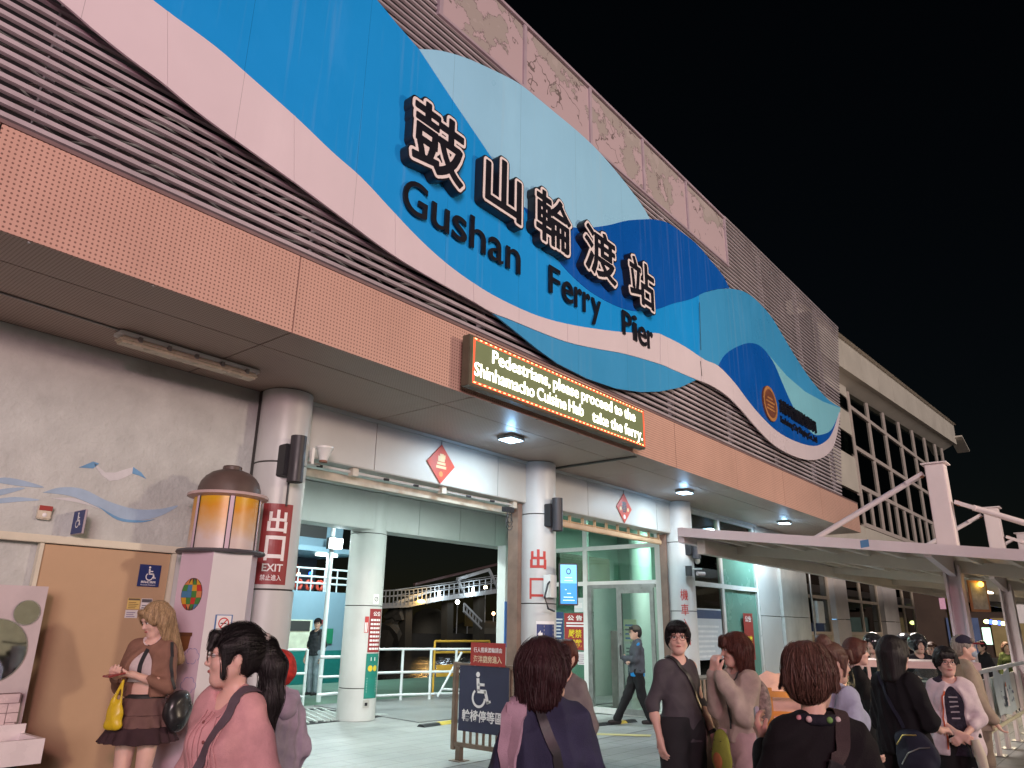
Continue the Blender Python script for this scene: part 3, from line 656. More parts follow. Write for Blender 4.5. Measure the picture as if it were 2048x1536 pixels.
# raised characters: dark box letter, pale outline, dark face
M_ink = mat('letter_black', (.012, .012, .018), .35, var=.1); M_line = mat('letter_outline', (.80, .70, .69), .45, var=.05)
def glyph(ch, n=150, pad=.16):
    """signed distance map of a character on its em square (negative inside)"""
    cu = bpy.data.curves.new('lettering', 'FONT'); cu.body = ch; cu.size = 1; cu.resolution_u = 3; o = bpy.data.objects.new('lettering', cu); me = bpy.data.meshes.new_from_object(o); bpy.data.objects.remove(o); bpy.data.curves.remove(cu)
    bm = bmesh.new(); bm.from_mesh(me); bmesh.ops.triangulate(bm, faces=bm.faces[:]); bmesh.ops.remove_doubles(bm, verts=bm.verts[:], dist=1e-5)
    co = np.array([v.co[:2] for v in bm.verts]); lo, hi = co.min(0), co.max(0); g0, g1 = lo - pad, hi + pad; U, V_ = np.meshgrid(np.linspace(g0[0], g1[0], n), np.linspace(g0[1], g1[1], n), indexing='ij'); ins = np.zeros(U.shape, bool)
    for f in bm.faces:
        (ax, ay), (bx2, by2), (cx2, cy2) = [v.co[:2] for v in f.verts]; d1 = (bx2 - ax) * (V_ - ay) - (by2 - ay) * (U - ax); d2 = (cx2 - bx2) * (V_ - by2) - (cy2 - by2) * (U - bx2); d3 = (ax - cx2) * (V_ - cy2) - (ay - cy2) * (U - cx2)
        ins |= ((d1 >= 0) & (d2 >= 0) & (d3 >= 0)) | ((d1 <= 0) & (d2 <= 0) & (d3 <= 0))
    D_ = np.full(U.shape, 9.)
    for e in bm.edges:
        if len(e.link_faces) != 1: continue
        a_, b_ = [np.array(v.co[:2]) for v in e.verts]; ab = b_ - a_; t = np.clip(((U - a_[0]) * ab[0] + (V_ - a_[1]) * ab[1]) / max(1e-12, ab @ ab), 0, 1); D_ = np.minimum(D_, np.hypot(U - a_[0] - t * ab[0], V_ - a_[1] - t * ab[1]))
    bm.free(); return np.where(ins, -D_, D_), g0, g1, lo, hi
def raised(name, gl, off, fn, rc, depth, m, parent):
    """plate in the outline of the character grown by off, traced by marching squares"""
    D_, g0, g1, lo, hi = gl; F = D_ - off; n = F.shape[0]; x0, z0, w_, h_ = rc; sx, sy = w_ / (hi[0] - lo[0]), h_ / (hi[1] - lo[1]); us, vs = np.linspace(g0[0], g1[0], n), np.linspace(g0[1], g1[1], n); mb = MB(); cache = {}
    def vid(u, v, top):
        k = (round(u, 6), round(v, 6), top)
        if k not in cache: cache[k] = len(mb.v); mb.v.append(tuple(map(float, fn(x0 + (u - lo[0]) * sx, z0 + (v - lo[1]) * sy, depth if top else 0))))
        return cache[k]
    I_ = np.argwhere((F[:-1, :-1] < 0) | (F[1:, :-1] < 0) | (F[:-1, 1:] < 0) | (F[1:, 1:] < 0))
    for i, j in I_:
        cs = [(i, j), (i + 1, j), (i + 1, j + 1), (i, j + 1)]; pol = []; cut = []
        for q in range(4):
            (a0, a1), (b0, b1) = cs[q], cs[(q + 1) % 4]; fa, fb_ = F[a0, a1], F[b0, b1]
            if fa < 0: pol.append((us[a0], vs[a1], 0))
            if (fa < 0) != (fb_ < 0): t = fa / (fa - fb_); pol.append((us[a0] + t * (us[b0] - us[a0]), vs[a1] + t * (vs[b1] - vs[a1]), 1))
        if len(pol) < 3: continue
        mb.f.append(tuple(vid(u, v, 1) for u, v, c in pol))
        if len(pol) < 6:
            for q in range(len(pol)):
                p_, r_2 = pol[q], pol[(q + 1) % len(pol)]
                if p_[2] and r_2[2]: mb.f.append((vid(p_[0], p_[1], 1), vid(p_[0], p_[1], 0), vid(r_2[0], r_2[1], 0), vid(r_2[0], r_2[1], 1)))
    return mb.build(name, m, parent, smooth=False)
for ch, x0, x1 in (('鼓', 4.22, 4.98), ('山', 5.34, 5.99), ('輪', 6.28, 7.02), ('渡', 7.34, 8.12), ('站', 8.49, 9.22)):
    gl = glyph(ch); rc = (x0 + .015, 6.05 if ch == '鼓' else 6.09, x1 - x0 - .03, .76 if ch == '鼓' else .69)
    body = raised('character', gl, .088, front_fn(WYP - .004), rc, .11, M_ink, SG); raised('outline', gl, .064, front_fn(WYP - .1145), rc, .004, M_line, body); raised('face', gl, .020, front_fn(WYP - .119), rc, .004, M_ink, body)
for word, x0, x1 in (('Gushan', 4.19, 6.12), ('Ferry', 6.64, 7.86), ('Pier', 8.38, 9.28)):
    cu = 0; adv = {'G': .80, 'u': .62, 's': .53, 'h': .62, 'a': .60, 'n': .62, 'F': .58, 'e': .60, 'r': .40, 'y': .56, 'P': .63, 'i': .30}
    tot = sum(adv[c] for c in word); x = x0; asc = {'G': (-.02, .72), 'u': (-.02, .52), 's': (-.02, .54), 'h': (0, .74), 'a': (-.02, .54), 'n': (0, .54), 'F': (0, .70), 'e': (-.02, .54), 'r': (0, .54), 'y': (-.2, .52), 'P': (0, .70), 'i': (0, .74)}
    for c in word:
        w_ = adv[c] / tot * (x1 - x0); e = .37 / .70; lo, hi = asc[c]
        text('letter', c, M_ink, SG, front_fn(WYP - .016), x + w_ * .09, 5.50 + lo * e, w_ * .82, (hi - lo) * e, .022, bold=.004, res=5); x += w_
# company mark
q = at(1537, 808, y=WYP); cx, cz = q[0], q[2]
M_gold = mat('bronze_mark', (.42, .19, .07), .45, var=.2, scale=8); M_brown = mat('brown_mark', (.16, .055, .035), .5)
fs = front_fn(WYP - .010)
lg = MB().prism(ring((cx, cz), .36, 0, 36), fs, .03).build('logo_disc', M_brown, SG)
annulus('logo_ring', (cx, cz), .29, .355, fs, .034, M_gold, lg)
for i, (dz, ww) in enumerate(((-.12, .20), (-.05, .16), (.03, .22), (.11, .13))): MB().prism(rect(cx - ww, cz + dz - .02, 2 * ww, .035), fs, .036).build('logo_bar', M_gold, lg)
a, b = at(1553, 795, y=WYP), at(1629, 843, y=WYP)
text('company_name', '高雄市輪船股份有限公司', M_ink, SG, fs, cx + .55, cz - .05, b[0] - cx - .6, .30, .035, bold=.02)
text('company_name', 'Kaohsiung City Shipping Co., Ltd', M_ink, SG, fs, cx + .55, cz - .30, b[0] - cx - .6, .19, .02, bold=.01)

# ================================================================ running-text display
LD = thing('led_display', 'running text display with red dashed border hung on the orange fascia', 'display', (6.95, 4.9, 3.9))
MB().box((5.17, 4.86, 3.885), (8.74, 4.965, 4.44)).build('housing', mat('led_housing', (.10, .085, .06), .5, var=.15), LD, bevel=.006)
MB().box((5.215, 4.852, 3.915), (8.715, 4.858, 4.415)).build('screen', mat('led_screen', (.06, .065, .035), .4, var=.1, emit=(.22, .24, .11), estr=.55), LD)
M_red = mat('led_red', (.8, .1, .05), .5, var=0, emit=(1, .05, .02), estr=1.5); M_amb = mat('led_amber', (1, .8, .4), .5, var=0, emit=(1, .62, .22), estr=3.6); M_txt = mat('led_white', (1, 1, .9), .5, var=0, emit=(1, .98, .72), estr=4.2)
for x in (5.6, 6.95, 8.3): MB().box((x - .03, 4.966, 4.0), (x + .03, 5.048, 4.32)).build('bracket', M_steel, LD)
fl = front_fn(4.851)
for a in ((5.222, 3.916, 3.488, .024), (5.222, 4.390, 3.488, .024), (5.222, 3.94, .022, .45), (8.688, 3.94, .022, .45)): sheet('border', rect(*a), fl, .0015, M_red, LD)
dsh = MB().prism(rect(0, 0, .034, .008), plane_fn((0, 0, 0), (1, 0, 0), (0, 0, 1)), .002).mesh('dash', M_amb)
for i in range(44):
    for z in (3.922, 4.398):
        o = bpy.data.objects.new('dash', dsh); o.location = (5.235 + i * .079, 4.848, z + .002); l = link(o, LD)
for l_, x, z, w_, h_ in (('Pedestrians, please proceed to the', 5.52, 4.165, 2.95, .20), ('Shinhamacho Cuisine Hub', 5.245, 3.958, 1.98, .18), ('take the ferry.', 7.42, 3.945, 1.23, .20)):
    e_ = .20 / .92; sp_ = .10; ws = l_.split(' '); wd = [text_width(q) for q in ws]; sc_2 = w_ / (sum(wd) + .28 * (len(ws) - 1)); u_ = x
    for q, wq in zip(ws, wd): text('word', q, M_txt, LD, fl, u_, z + .05, wq * sc_2, .145, .004, bold=.007, fit='font'); u_ += (wq + .28) * sc_2
lamp('AREA', 'led_display_light', (6.95, 4.80, 4.15), 5, (1, .95, .7), 3.3, (0, -1, 0), .45)

# ================================================================ lamps of the place
M_lampg = mat('downlight_glow', (.8, .9, 1), .5, var=0, emit=(.50, .78, 1), estr=14)
for i, (x, lab) in enumerate(((7.04, 'square soffit downlight above the open passage'), (11.81, 'square soffit downlight above the glass entrance'), (16.6, 'square soffit downlight near the far end of the canopy'))):
    d = thing('soffit_downlight', lab, 'downlight', (x, 5.84, SZ), group='soffit downlights')
    MB().box((x - .14, 5.72, SZ - .05), (x + .14, 5.96, SZ - .006)).build('housing', M_steel, d, bevel=.01)
    MB().box((x - .12, 5.74, SZ - .056), (x + .12, 5.94, SZ - .052)).build('lens', M_lampg, d)
    for s in (-1, 1): MB().box((x + s * .145 - .004, 5.82, SZ - .05), (x + s * .145 + .004, 5.86, SZ - .002)).build('bracket', M_steel, d)
    for s in (-1, 1): MB().box((x + s * .08 - .01, 5.80, SZ - .052), (x + s * .08 + .01, 5.88, SZ + .002)).build('hanger', M_steel, d)
    lamp('POINT', 'soffit_downlight_spill', (x, 5.84, SZ - .13), 6.5, (.32, .62, 1), .05)
    lamp('AREA', 'soffit_downlight_beam', (x, 5.84, SZ - .07), 32 if x < 16 else 85, (.66, .88, 1), .24)
for x, y, e in ((6.6, 8.6, 80), (9.6, 8.7, 80), (11.2, 11.8, 105), (7.2, 12.2, 100)):
    c = thing('passage_light', {6.6: 'ceiling strip light inside the left passage', 9.6: 'ceiling strip light inside the middle passage', 11.2: 'ceiling strip light over the steel ramp plate', 7.2: 'ceiling strip light near the ferry gangway'}[x], 'ceiling light', (x, y, 3.87), group='passage ceiling lights')
    MB().box((x - .6, y - .1, 3.80), (x + .6, y + .1, 3.87)).build('housing', M_whitel, c); MB().box((x - .58, y - .08, 3.79), (x + .58, y + .08, 3.798)).build('tube', mat('strip_glow', (.9, 1, .95), .5, var=0, emit=(.78, 1, .88), estr=6), c)
    lamp('AREA', 'passage_beam', (x, y, 3.77), e, (.84, 1, .95), 1.1, size_y=.2)
for x, y in ((14.2, 7.8), (15.2, 8.3)):
    c = box('room_light', (x - .5, y - .08, 3.80), (x + .5, y + .08, 3.87), MATS['strip_glow']); tag(c, 'strip light near the glass side of the waiting room' if x < 15 else 'strip light deeper in the glazed waiting room', 'ceiling light', 'waiting room lights')
    lamp('AREA', 'room_beam', (x, y, 3.76), 60, (.80, 1, .90), .9, size_y=.2)
# street lamp with a pink shop-light tint, behind the photographer on the left
SLP = thing('street_lamp', 'plaza lamp post standing behind the photographer', 'street lamp', (-3.6, -4.5, 0))
cyl('pole', (-3.6, -4.5, 0), (-3.6, -4.5, 4.6), .07, M_steel, SLP); MB().box((-3.95, -4.5, 4.5), (-3.25, -4.2, 4.75)).build('lamp_head', M_steel, SLP)
lamp('AREA', 'street_lamp_beam', (-3.6, -4.15, 4.55), 330, (1, .48, .58), .9, (5.2, 9.5, .5))
LP2 = thing('street_lamp', 'second plaza lamp post out of view on the right', 'street lamp', (10.5, -7.5, 0))
cyl('pole', (10.5, -7.5, 0), (10.5, -7.5, 5.2), .07, M_steel, LP2); MB().box((10.1, -7.5, 5.1), (10.9, -7.2, 5.35)).build('lamp_head', M_steel, LP2)
lamp('AREA', 'street_lamp_beam', (10.5, -7.15, 5.15), 520, (1, .80, .60), .9, (-.5, 9, .0))

# fluorescent batten on the soffit
FB = thing('batten_light', 'unlit fluorescent batten with yellowed plastic cover on the soffit', 'batten light', (2.95, 6.18, 3.8))
MB().box((2.30, 6.11, 3.825), (3.60, 6.25, 3.862)).build('tray', M_whitel, FB, bevel=.006)
MB().box((2.31, 6.105, 3.765), (3.59, 6.255, 3.823)).build('diffuser', mat('yellowed_plastic', (.62, .56, .42), .3, var=.15, scale=4, spec=.6), FB, bevel=.022)
for i in range(5): MB().box((2.45 + i * .25, 6.095, 3.79), (2.48 + i * .25, 6.265, 3.835)).build('clip', M_steel, FB)

# cylindrical wall lamps
def wall_lamp(x, y, z0, lab, col=M_black):
    d = thing('wall_lamp', lab, 'wall lamp', (x, y, z0), group='black cylinder wall lamps')
    MB().cyl((x, y, z0), (x, y, z0 + .46), .078, n=20).build('cylinder', mat('charcoal_lamp', (.045, .042, .048), .45, var=.15), d, smooth=True)
    MB().box((x - .10, y + .05, z0 + .06), (x + .0, y + .2, z0 + .38)).build('bracket', M_black, d, bevel=.008)
    MB().lathe((x, y, z0 - .004), [(0, 0), (.066, 0), (.07, .003)], 16).build('lens', M_joint, d); return d
wall_lamp(4.18, 6.22, 2.885, 'black cylinder wall lamp above the exit sign')
wall_lamp(8.56, 6.22, 2.86, 'black cylinder wall lamp on the middle white column')
wall_lamp(12.92, 6.22, 2.80, 'black cylinder wall lamp half hidden by the shelter roof')
cyl('lamp_cable', (4.17, 6.3, 2.66), (4.17, 6.3, 2.89), .01, M_black, bpy.data.objects['wall_lamp'])
# round floodlight next to the first column
FLD = thing('floodlight', 'small round floodlight on a bracket beside the first column', 'floodlight', (4.6, 6.5, 3.2))
MB().cyl((4.38, 6.45, 3.16), (4.62, 6.45, 3.16), .014, n=8).build('arm', M_steel, FLD); MB().box((4.5, 6.43, 3.15), (4.53, 6.47, 3.32)).build('bracket', M_whitel, FLD)
MB().lathe((4.64, 6.42, 3.20), [(.0, 0), (.04, .0), (.05, .03), (.085, .12), (.095, .13), (.095, .15), (.07, .15), (0, .12)], 18).build('reflector', M_whitel, FLD, smooth=True)
MB().cyl((4.64, 6.42, 3.185), (4.64, 6.42, 3.24), .042, n=14).build('base', mat('rust_base', (.25, .12, .08), .7), FLD)

# ================================================================ toilet door wall
D = thing('toilet_door', 'tan sliding toilet door with pale aluminium frame', 'door', (2.8, 6.7, 0))
MB().box((2.26, 6.70, .02), (3.30, 6.735, 2.145)).build('leaf', mat('tan_laminate', (.50, .335, .205), .5, var=.07, scale=1.4, bump=.04, bscale=60, stain=.15, stain_c=(.36, .22, .12), stain_s=.6), D)
for a, b in ((2.225, 2.255), (3.305, 3.345)): MB().box((a, 6.68, 0), (b, 6.74, 2.15)).build('jamb', mat('cream_aluminium', (.66, .62, .50), .35, var=.06), D)
MB().box((-4, 6.66, 2.152), (3.42, 6.745, 2.212)).build('header_rail', MATS['cream_aluminium'], D, bevel=.004)
MB().box((3.35, 6.69, 0), (3.42, 6.74, 2.15)).build('jamb', M_white, D)
M_blue = mat('sign_blue', (.028, .045, .16), .4, var=.06); M_wp = mat('sign_white', (.82, .80, .80), .45, var=.03); M_rd = mat('sign_red', (.27, .032, .036), .45, var=.06)
AS = thing('accessible_toilet_sign', 'blue square wheelchair sign on the tan door', 'sign', (3.13, 6.7, 1.86)); ff = front_fn(6.695)
sheet('board', rect(3.038, 1.855, .187, .185), ff, .006, M_blue, AS); f2 = front_fn(6.688)
wheelchair(f2, 3.075, 1.905, .125, M_wp, AS, .002)
text('lettering', '無障礙廁所', M_wp, AS, f2, 3.065, 1.882, .13, .022, .001, bold=.02); text('lettering', 'Accessible Restroom', M_wp, AS, f2, 3.065, 1.864, .13, .011, .001)
def paper(name, lab, x, z, w_, h_, c, lines=6, head=None, y=6.697, ink=(.2, .2, .22), fn=None, parent_fn=None):
    f = fn or front_fn(y)
    t_ = thing(name, lab, 'notice', tuple(f(x, z, 0)))
    sheet('sheet', rect(x, z, w_, h_), f, .002, mat('paper_%d%d%d' % tuple(int(v * 99) for v in c), c, .7, var=.04), t_)
    g = lambda a, b, d: f(a, b, d + .0025)
    if head: sheet('heading', rect(x + .004, z + h_ * .8, w_ - .008, h_ * .17), g, .0008, mat('head_%d%d%d' % tuple(int(v * 99) for v in head), head, .6, var=.04), t_)
    if lines:
        mb = MB(); h0 = h_ * (.72 if head else .88)
        for i in range(lines): mb.prism(rect(x + w_ * .1, z + h0 * (1 - (i + 1) / (lines + .5)), w_ * random.uniform(.55, .8), h0 / lines * .4), g, .0008)
        mb.build('print', mat('print_%d%d%d' % tuple(int(v * 99) for v in ink), ink, .7, var=.1), t_)
    return t_
paper('paper_notice', 'small yellow paper notice taped on the tan door', 2.985, 1.665, .105, .09, (.75, .55, .18), 4, (.16, .12, .08), ink=(.35, .22, .08))
paper('paper_notice', 'small white slip below the yellow notice on the tan door', 2.98, 1.592, .105, .065, (.72, .68, .66), 3, ink=(.35, .3, .4))
paper('paper_notice', 'white paper notice beside the yellow one on the tan door', 3.10, 1.595, .095, .16, (.74, .70, .70), 6, (.12, .11, .12))
PS = thing('projecting_sign', 'small navy wheelchair sign projecting from the wall above the door', 'sign', (2.47, 6.6, 2.23))
MB().box((2.45, 6.52, 2.235), (2.465, 6.74, 2.43)).build('board', mat('sign_back', (.42, .36, .40), .5), PS)
fp = plane_fn((2.466, 6.52, 2.235), (0, 1, 0), (0, 0, 1)); sheet('face', rect(.005, .005, .21, .185), fp, .003, M_blue, PS)
fpp = plane_fn((2.449, 6.735, 2.235), (0, -1, 0), (0, 0, 1)); sheet('face', rect(.0, .005, .21, .185), fpp, .003, M_blue, PS); wheelchair(plane_fn((2.4455, 6.735, 2.235), (0, -1, 0), (0, 0, 1)), .05, .05, .13, M_wp, PS, .002)
AL = thing('alarm_box', 'small red and cream alarm box on the stucco wall', 'alarm box', (2.22, 6.72, 2.33))
MB().box((2.17, 6.705, 2.335), (2.27, 6.748, 2.445)).build('case', mat('cream_case', (.62, .55, .44), .4), AL, bevel=.008); MB().box((2.172, 6.700, 2.405), (2.268, 6.7045, 2.443)).build('red_cap', mat('red_case', (.32, .03, .03), .4), AL)
MB().ell((2.22, 6.705, 2.37), (.018, .006, .018), 12, 6).build('button', M_wp, AL)
# painted mural on the stucco
M_pb = mat('mural_blue', (.16, .34, .56), .8, var=.15, scale=5); M_pb2 = mat('mural_sky', (.36, .48, .62), .8, var=.12, scale=5); M_pw = mat('mural_white', (.62, .62, .64), .8, var=.1)
MU = thing('wall_mural', 'painted seagull and pale blue waves on the stucco wall', 'mural', (2.3, 6.74, 2.4)); fm = front_fn(WY - .001)
def mural(name, pts, m, t): sheet(name, proj_poly(sl(pts + pts[:1], 4)[:-1], WY), fm, t, m, MU)
mural('wave_stroke', [(85, 985), (120, 975), (165, 978), (215, 1002), (270, 1018), (320, 1018), (356, 1011), (325, 1030), (285, 1040), (240, 1036), (190, 1012), (140, 992)], M_pb2, .003)
mural('wave_stroke', [(195, 1012), (240, 1036), (285, 1041), (310, 1038), (280, 1045), (235, 1040)], M_pb, .004)
mural('wave_stroke', [(-20, 960), (10, 955), (50, 962), (88, 975), (40, 972), (0, 966)], M_pb2, .003)
mural('wave_stroke', [(-20, 982), (20, 976), (50, 976), (20, 986), (-10, 992)], M_pb2, .003)
mural('wave_stroke', [(-20, 1000), (30, 994), (80, 1000), (40, 1003), (-10, 1007)], M_pb2, .003)
mural('wave_stroke', [(100, 996), (150, 997), (200, 1018), (160, 1006)], M_pw, .0025)
for nm, pts, m, t in (('gull_wing', [(157, 935), (186, 923), (198, 927), (186, 937), (172, 936)], M_pb, .003), ('gull_body', [(188, 926), (210, 945), (230, 945), (266, 934), (264, 948), (238, 960), (220, 962), (205, 952), (194, 938)], M_pw, .003), ('gull_wing', [(266, 934), (282, 945), (292, 958), (278, 951), (264, 947)], M_pb, .004)): 
    sheet(nm, proj_poly(pts, WY), fm, t, m, MU)

# vanity with round mirrors, tiles and trough
V = thing('wash_stand', 'pinkish wash stand with round mirrors, tiled splashback and white trough', 'wash stand', (1.6, 6.3, 0))
M_van = mat('mauve_board', (.56, .48, .49), .6, var=.07); M_mir = mat('mirror', (.85, .86, .85), .03, metal=1, var=0)
MB().box((.3, 6.46, .76), (2.27, 6.52, 1.81)).build('back_board', M_van, V)
MB().box((.3, 6.53, 0), (2.25, 6.68, 1.78)).build('carcass', M_van, V)
fv = front_fn(6.46)
for (c, r) in (((1.985, 1.352), .216), ((2.155, 1.618), .084)):
    MB().prism(ring(c, r, 0, 48), fv, .008).build('mirror', M_mir, V); annulus('mirror_rim', c, r, r + .007, fv, .010, M_steel, V, 48)
M_tile = mat('pink_white_tile', (.66, .52, .53), .25, var=.08, scale=9, spec=.6)
MB().box((.3, 6.40, .74), (2.215, 6.459, 1.063)).build('splashback', mat('tile_grout', (.25, .17, .17), .8), V)
bw, bh = .135, .0625      # herringbone of block tiles
rows = [(c * .135 + (r % 3) * .0675 + 1.60, .745 + r * .064, r) for r in range(5) for c in range(-1, 6)]
for a, b, r in rows:
    if (int(round((a - 1.6) / .0675)) + r) % 4 == 0 and r < 4: a0, a1, b0, b1 = a, a + .062, b, b + .123
    else: a0, a1, b0, b1 = a, a + .130, b, b + .059
    a0, a1 = max(a0, 1.60), min(a1, 2.213)
    if a1 - a0 > .02: MB().box((a0, 6.392, b0), (a1, 6.399 if a1 - a0 > .07 else 6.397, b1)).build('tile', M_tile, V)
M_trough = mat('white_trough', (.78, .70, .71), .3, var=.06, spec=.5)
tr_ = MB(); x0, x1, y0, y1, z0, z1 = .3, 2.27, 5.98, 6.39, .645, .80
tr_.box((x0, y0, z0), (x1, y0 + .03, z1)); tr_.box((x0, y1 - .03, z0 + .02), (x1, y1, .86)); tr_.box((x1 - .03, y0 + .03, z0), (x1, y1 - .03, z1)); tr_.box((x0, y0 + .03, z0), (x1 - .03, y1 - .03, z0 + .03))
tr_.build('trough', M_trough, V)
MB().box((.4, 6.05, 0), (2.15, 6.38, .64)).build('stand', M_black, V)

# ================================================================ little lighthouse by the first column
H = thing('toy_lighthouse', 'small painted lighthouse with brown dome and orange lantern against the wall', 'lighthouse', (3.55, 6.28, 0))
LX, LYc = 3.54, 6.27; va = R(-129.6); hx = [(LX + .335 * math.cos(va + k * R(60)), LYc + .335 * math.sin(va + k * R(60))) for k in range(6)]
M_lw = mat('lighthouse_white', (.68, .66, .66), .5, var=.06, scale=2); M_lp = mat('lighthouse_pink', (.62, .47, .55), .5, var=.06, scale=2)
for k in range(6):
    a, b = hx[k], hx[(k + 1) % 6]
    MB().add([(*a, 0), (*b, 0), (*b, 2.14), (*a, 2.14)], [(0, 1, 2, 3)]).build('shaft_face', M_lw if k == 0 else M_lp, H)
MB().lathe((LX, LYc, 2.14), [(0, 0), (.37, 0), (.378, .012), (.37, .028), (0, .028)], 36).build('lower_ring', mat('dark_ring', (.09, .085, .095), .5), H, smooth=True)
def grad_mat():
    m = mat('orange_lantern_panel', (.75, .35, .1), .35, var=0); n = m.node_tree.nodes; L = m.node_tree.links; b = n['Principled BSDF']
    tc = n.new('ShaderNodeTexCoord'); sp = n.new('ShaderNodeSeparateXYZ'); L.new(tc.outputs['Object'], sp.inputs[0])
    nz = n.new('ShaderNodeTexNoise'); nz.inputs['Scale'].default_value = 7; nz.inputs['Detail'].default_value = 4; L.new(tc.outputs['Object'], nz.inputs['Vector'])
    mr = n.new('ShaderNodeMapRange'); mr.inputs[1].default_value = 2.17; mr.inputs[2].default_value = 2.64; L.new(sp.outputs[2], mr.inputs[0])
    ad = n.new('ShaderNodeMath'); ad.operation = 'MULTIPLY_ADD'; ad.inputs[1].default_value = .5; L.new(nz.outputs[0], ad.inputs[0]); 
    sb = n.new('ShaderNodeMath'); sb.operation = 'SUBTRACT'; sb.inputs[1].default_value = .25; L.new(mr.outputs[0], sb.inputs[0]); L.new(sb.outputs[0], ad.inputs[2])
    rp = n.new('ShaderNodeValToRGB'); e = rp.color_ramp.elements; e[0].position = .15; e[0].color = (.66, .55, .52, 1); e[1].position = .95; e[1].color = (.66, .36, .015, 1)
    x = e.new(.45) if hasattr(e, 'new') else rp.color_ramp.elements.new(.45); x.color = (.66, .42, .22, 1); y = rp.color_ramp.elements.new(.75); y.color = (.68, .30, .03, 1)
    L.new(ad.outputs[0], rp.inputs[0]); L.new(rp.outputs[0], b.inputs['Base Color']); return m
M_or = grad_mat(); pan = [R(-175 + 62 * i) for i in range(6)]
for a in pan: MB().lathe((LX, LYc, 2.17), [(.290, 0), (.290, .47)], 8, a + R(4), a + R(58)).build('lantern_panel', M_or, H, smooth=True)
for a in pan: MB().lathe((LX, LYc, 2.17), [(.298, 0), (.298, .47)], 2, a - R(3.2), a + R(3.2)).build('lantern_bar', M_lp, H); MB().lathe((LX, LYc, 2.17), [(.294, 0), (.294, .47)], 2, a - R(5.2), a + R(5.2)).build('lantern_gap', M_joint, H)
MB().lathe((LX, LYc, 2.62), [(.28, 0), (.35, .02), (.352, .035), (.345, .045), (.29, .045)], 36).build('upper_ring', mat('pink_ring', (.55, .40, .38), .45), H, smooth=True)
MB().lathe((LX, LYc, 2.665), [(.275, 0), (.272, .06), (.255, .115), (.22, .165), (.17, .205), (.11, .228), (.085, .232), (.085, .262), (.078, .27), (0, .27)], 36).build('dome', mat('brown_dome', (.11, .075, .065), .5, var=.15, scale=5), H, smooth=True)
def face_fn(k):
    a, b = np.array(hx[k]), np.array(hx[(k + 1) % 6]); u = (b - a) / np.linalg.norm(b - a)
    return lambda p, q, d: (a[0] + u[0] * p + u[1] * d, a[1] + u[1] * p - u[0] * d, q)
# patchwork balloon and clouds on the left face
fb = face_fn(5); bc, br = (.165, 1.79), (.105, .128)
cols = [mat('balloon_%d' % i, c, .6, var=.08) for i, c in enumerate(((.50, .04, .03), (.06, .22, .05), (.62, .33, .03), (.60, .22, .08), (.06, .20, .36)))]
for i in range(4):
    for j in range(5):
        poly = []
        for (p, q) in rect(-1 + i * .5, -1 + j * .4, .49, .39):
            pp = p * math.sqrt(max(0, 1 - q * q)) if True else p
            poly.append((bc[0] + pp * br[0], bc[1] + q * br[1] * (1 if q > 0 else 1.05)))
        if j == 0: poly = [poly[2], poly[3], ((poly[2][0] + poly[3][0]) / 2 * .6 + bc[0] * .4, bc[1] - br[1] * .98)]
        elif j == 4: poly = [poly[0], poly[1], ((poly[0][0] + poly[1][0]) / 2 * .6 + bc[0] * .4, bc[1] + br[1] * .98)]
        sheet('balloon_patch', poly, fb, .003, cols[(i * 3 + j * 2 + (i * j) % 3) % 5], H)
sheet('balloon', [(bc[0] + br[0] * 1.04 * math.cos(t), bc[1] + br[1] * 1.04 * math.sin(t)) for t in np.linspace(0, 6.283, 25)[:-1]], fb, .0012, mat('balloon_edge', (.10, .05, .04), .6), H)
M_bask = mat('basket_brown', (.20, .08, .025), .7)
sheet('basket', [(.10, 1.46), (.22, 1.46), (.205, 1.36), (.175, 1.335), (.145, 1.335), (.115, 1.36)], fb, .003, M_bask, H); sheet('basket_rim', rect(.09, 1.455, .14, .03), fb, .005, mat('basket_rim', (.13, .05, .02), .7), H)
M_cl = mat('cloud_line', (.14, .17, .42), .7)
def cloud(cx, cz, s):
    mb = MB()
    for (dx, dz, r) in ((-.05, 0, .035), (-.02, .035, .035), (.025, .035, .035), (.055, 0, .035), (.02, -.03, .035), (-.025, -.03, .032)):
        a0 = math.atan2(dz, dx)
        for k in range(8):
            t0, t1 = a0 - 1.15 + k * .2875, a0 - 1.15 + (k + 1) * .2875
            mb.add([fb(cx + s * (dx + q * math.cos(t)), cz + s * (dz + q * math.sin(t)), .002) for q, t in ((r - .004, t0), (r, t0), (r, t1), (r - .004, t1))], [(0, 1, 2, 3)])
    mb.build('cloud_outline', M_cl, H)
cloud(.255, 1.30, .9); cloud(.26, 1.08, .9); cloud(.06, 1.02, .7)
fw = face_fn(0)
for q in range(7): MB().prism([(random.uniform(.0, .3), random.uniform(.1, .7)) for _ in range(1)] and rect(random.uniform(0, .25), random.uniform(.1, .65), random.uniform(.03, .08), random.uniform(.02, .06)), fw, .002 + q * .0003).build('painted_patch', mat('paint_blue_%d' % (q % 2), ((.08, .20, .42), (.2, .36, .52))[q % 2], .7), H)
NS = thing('no_smoking_sign', 'white and red no smoking sign on the lighthouse', 'sign', (3.55, 5.95, 1.45))
sheet('backing', rect(.085, 1.425, .145, .205), fw, .004, mat('sign_edge_blue', (.10, .20, .42), .5), NS); fw2 = lambda a, b, c: fw(a, b, c + .0045)
sheet('board', rect(.097, 1.435, .122, .188), fw2, .002, M_wp, NS); fw3 = lambda a, b, c: fw(a, b, c + .007)
sheet('red_band', rect(.097, 1.435, .122, .066), fw3, .001, mat('bright_red', (.55, .03, .03), .5), NS); M_br = MATS['bright_red']
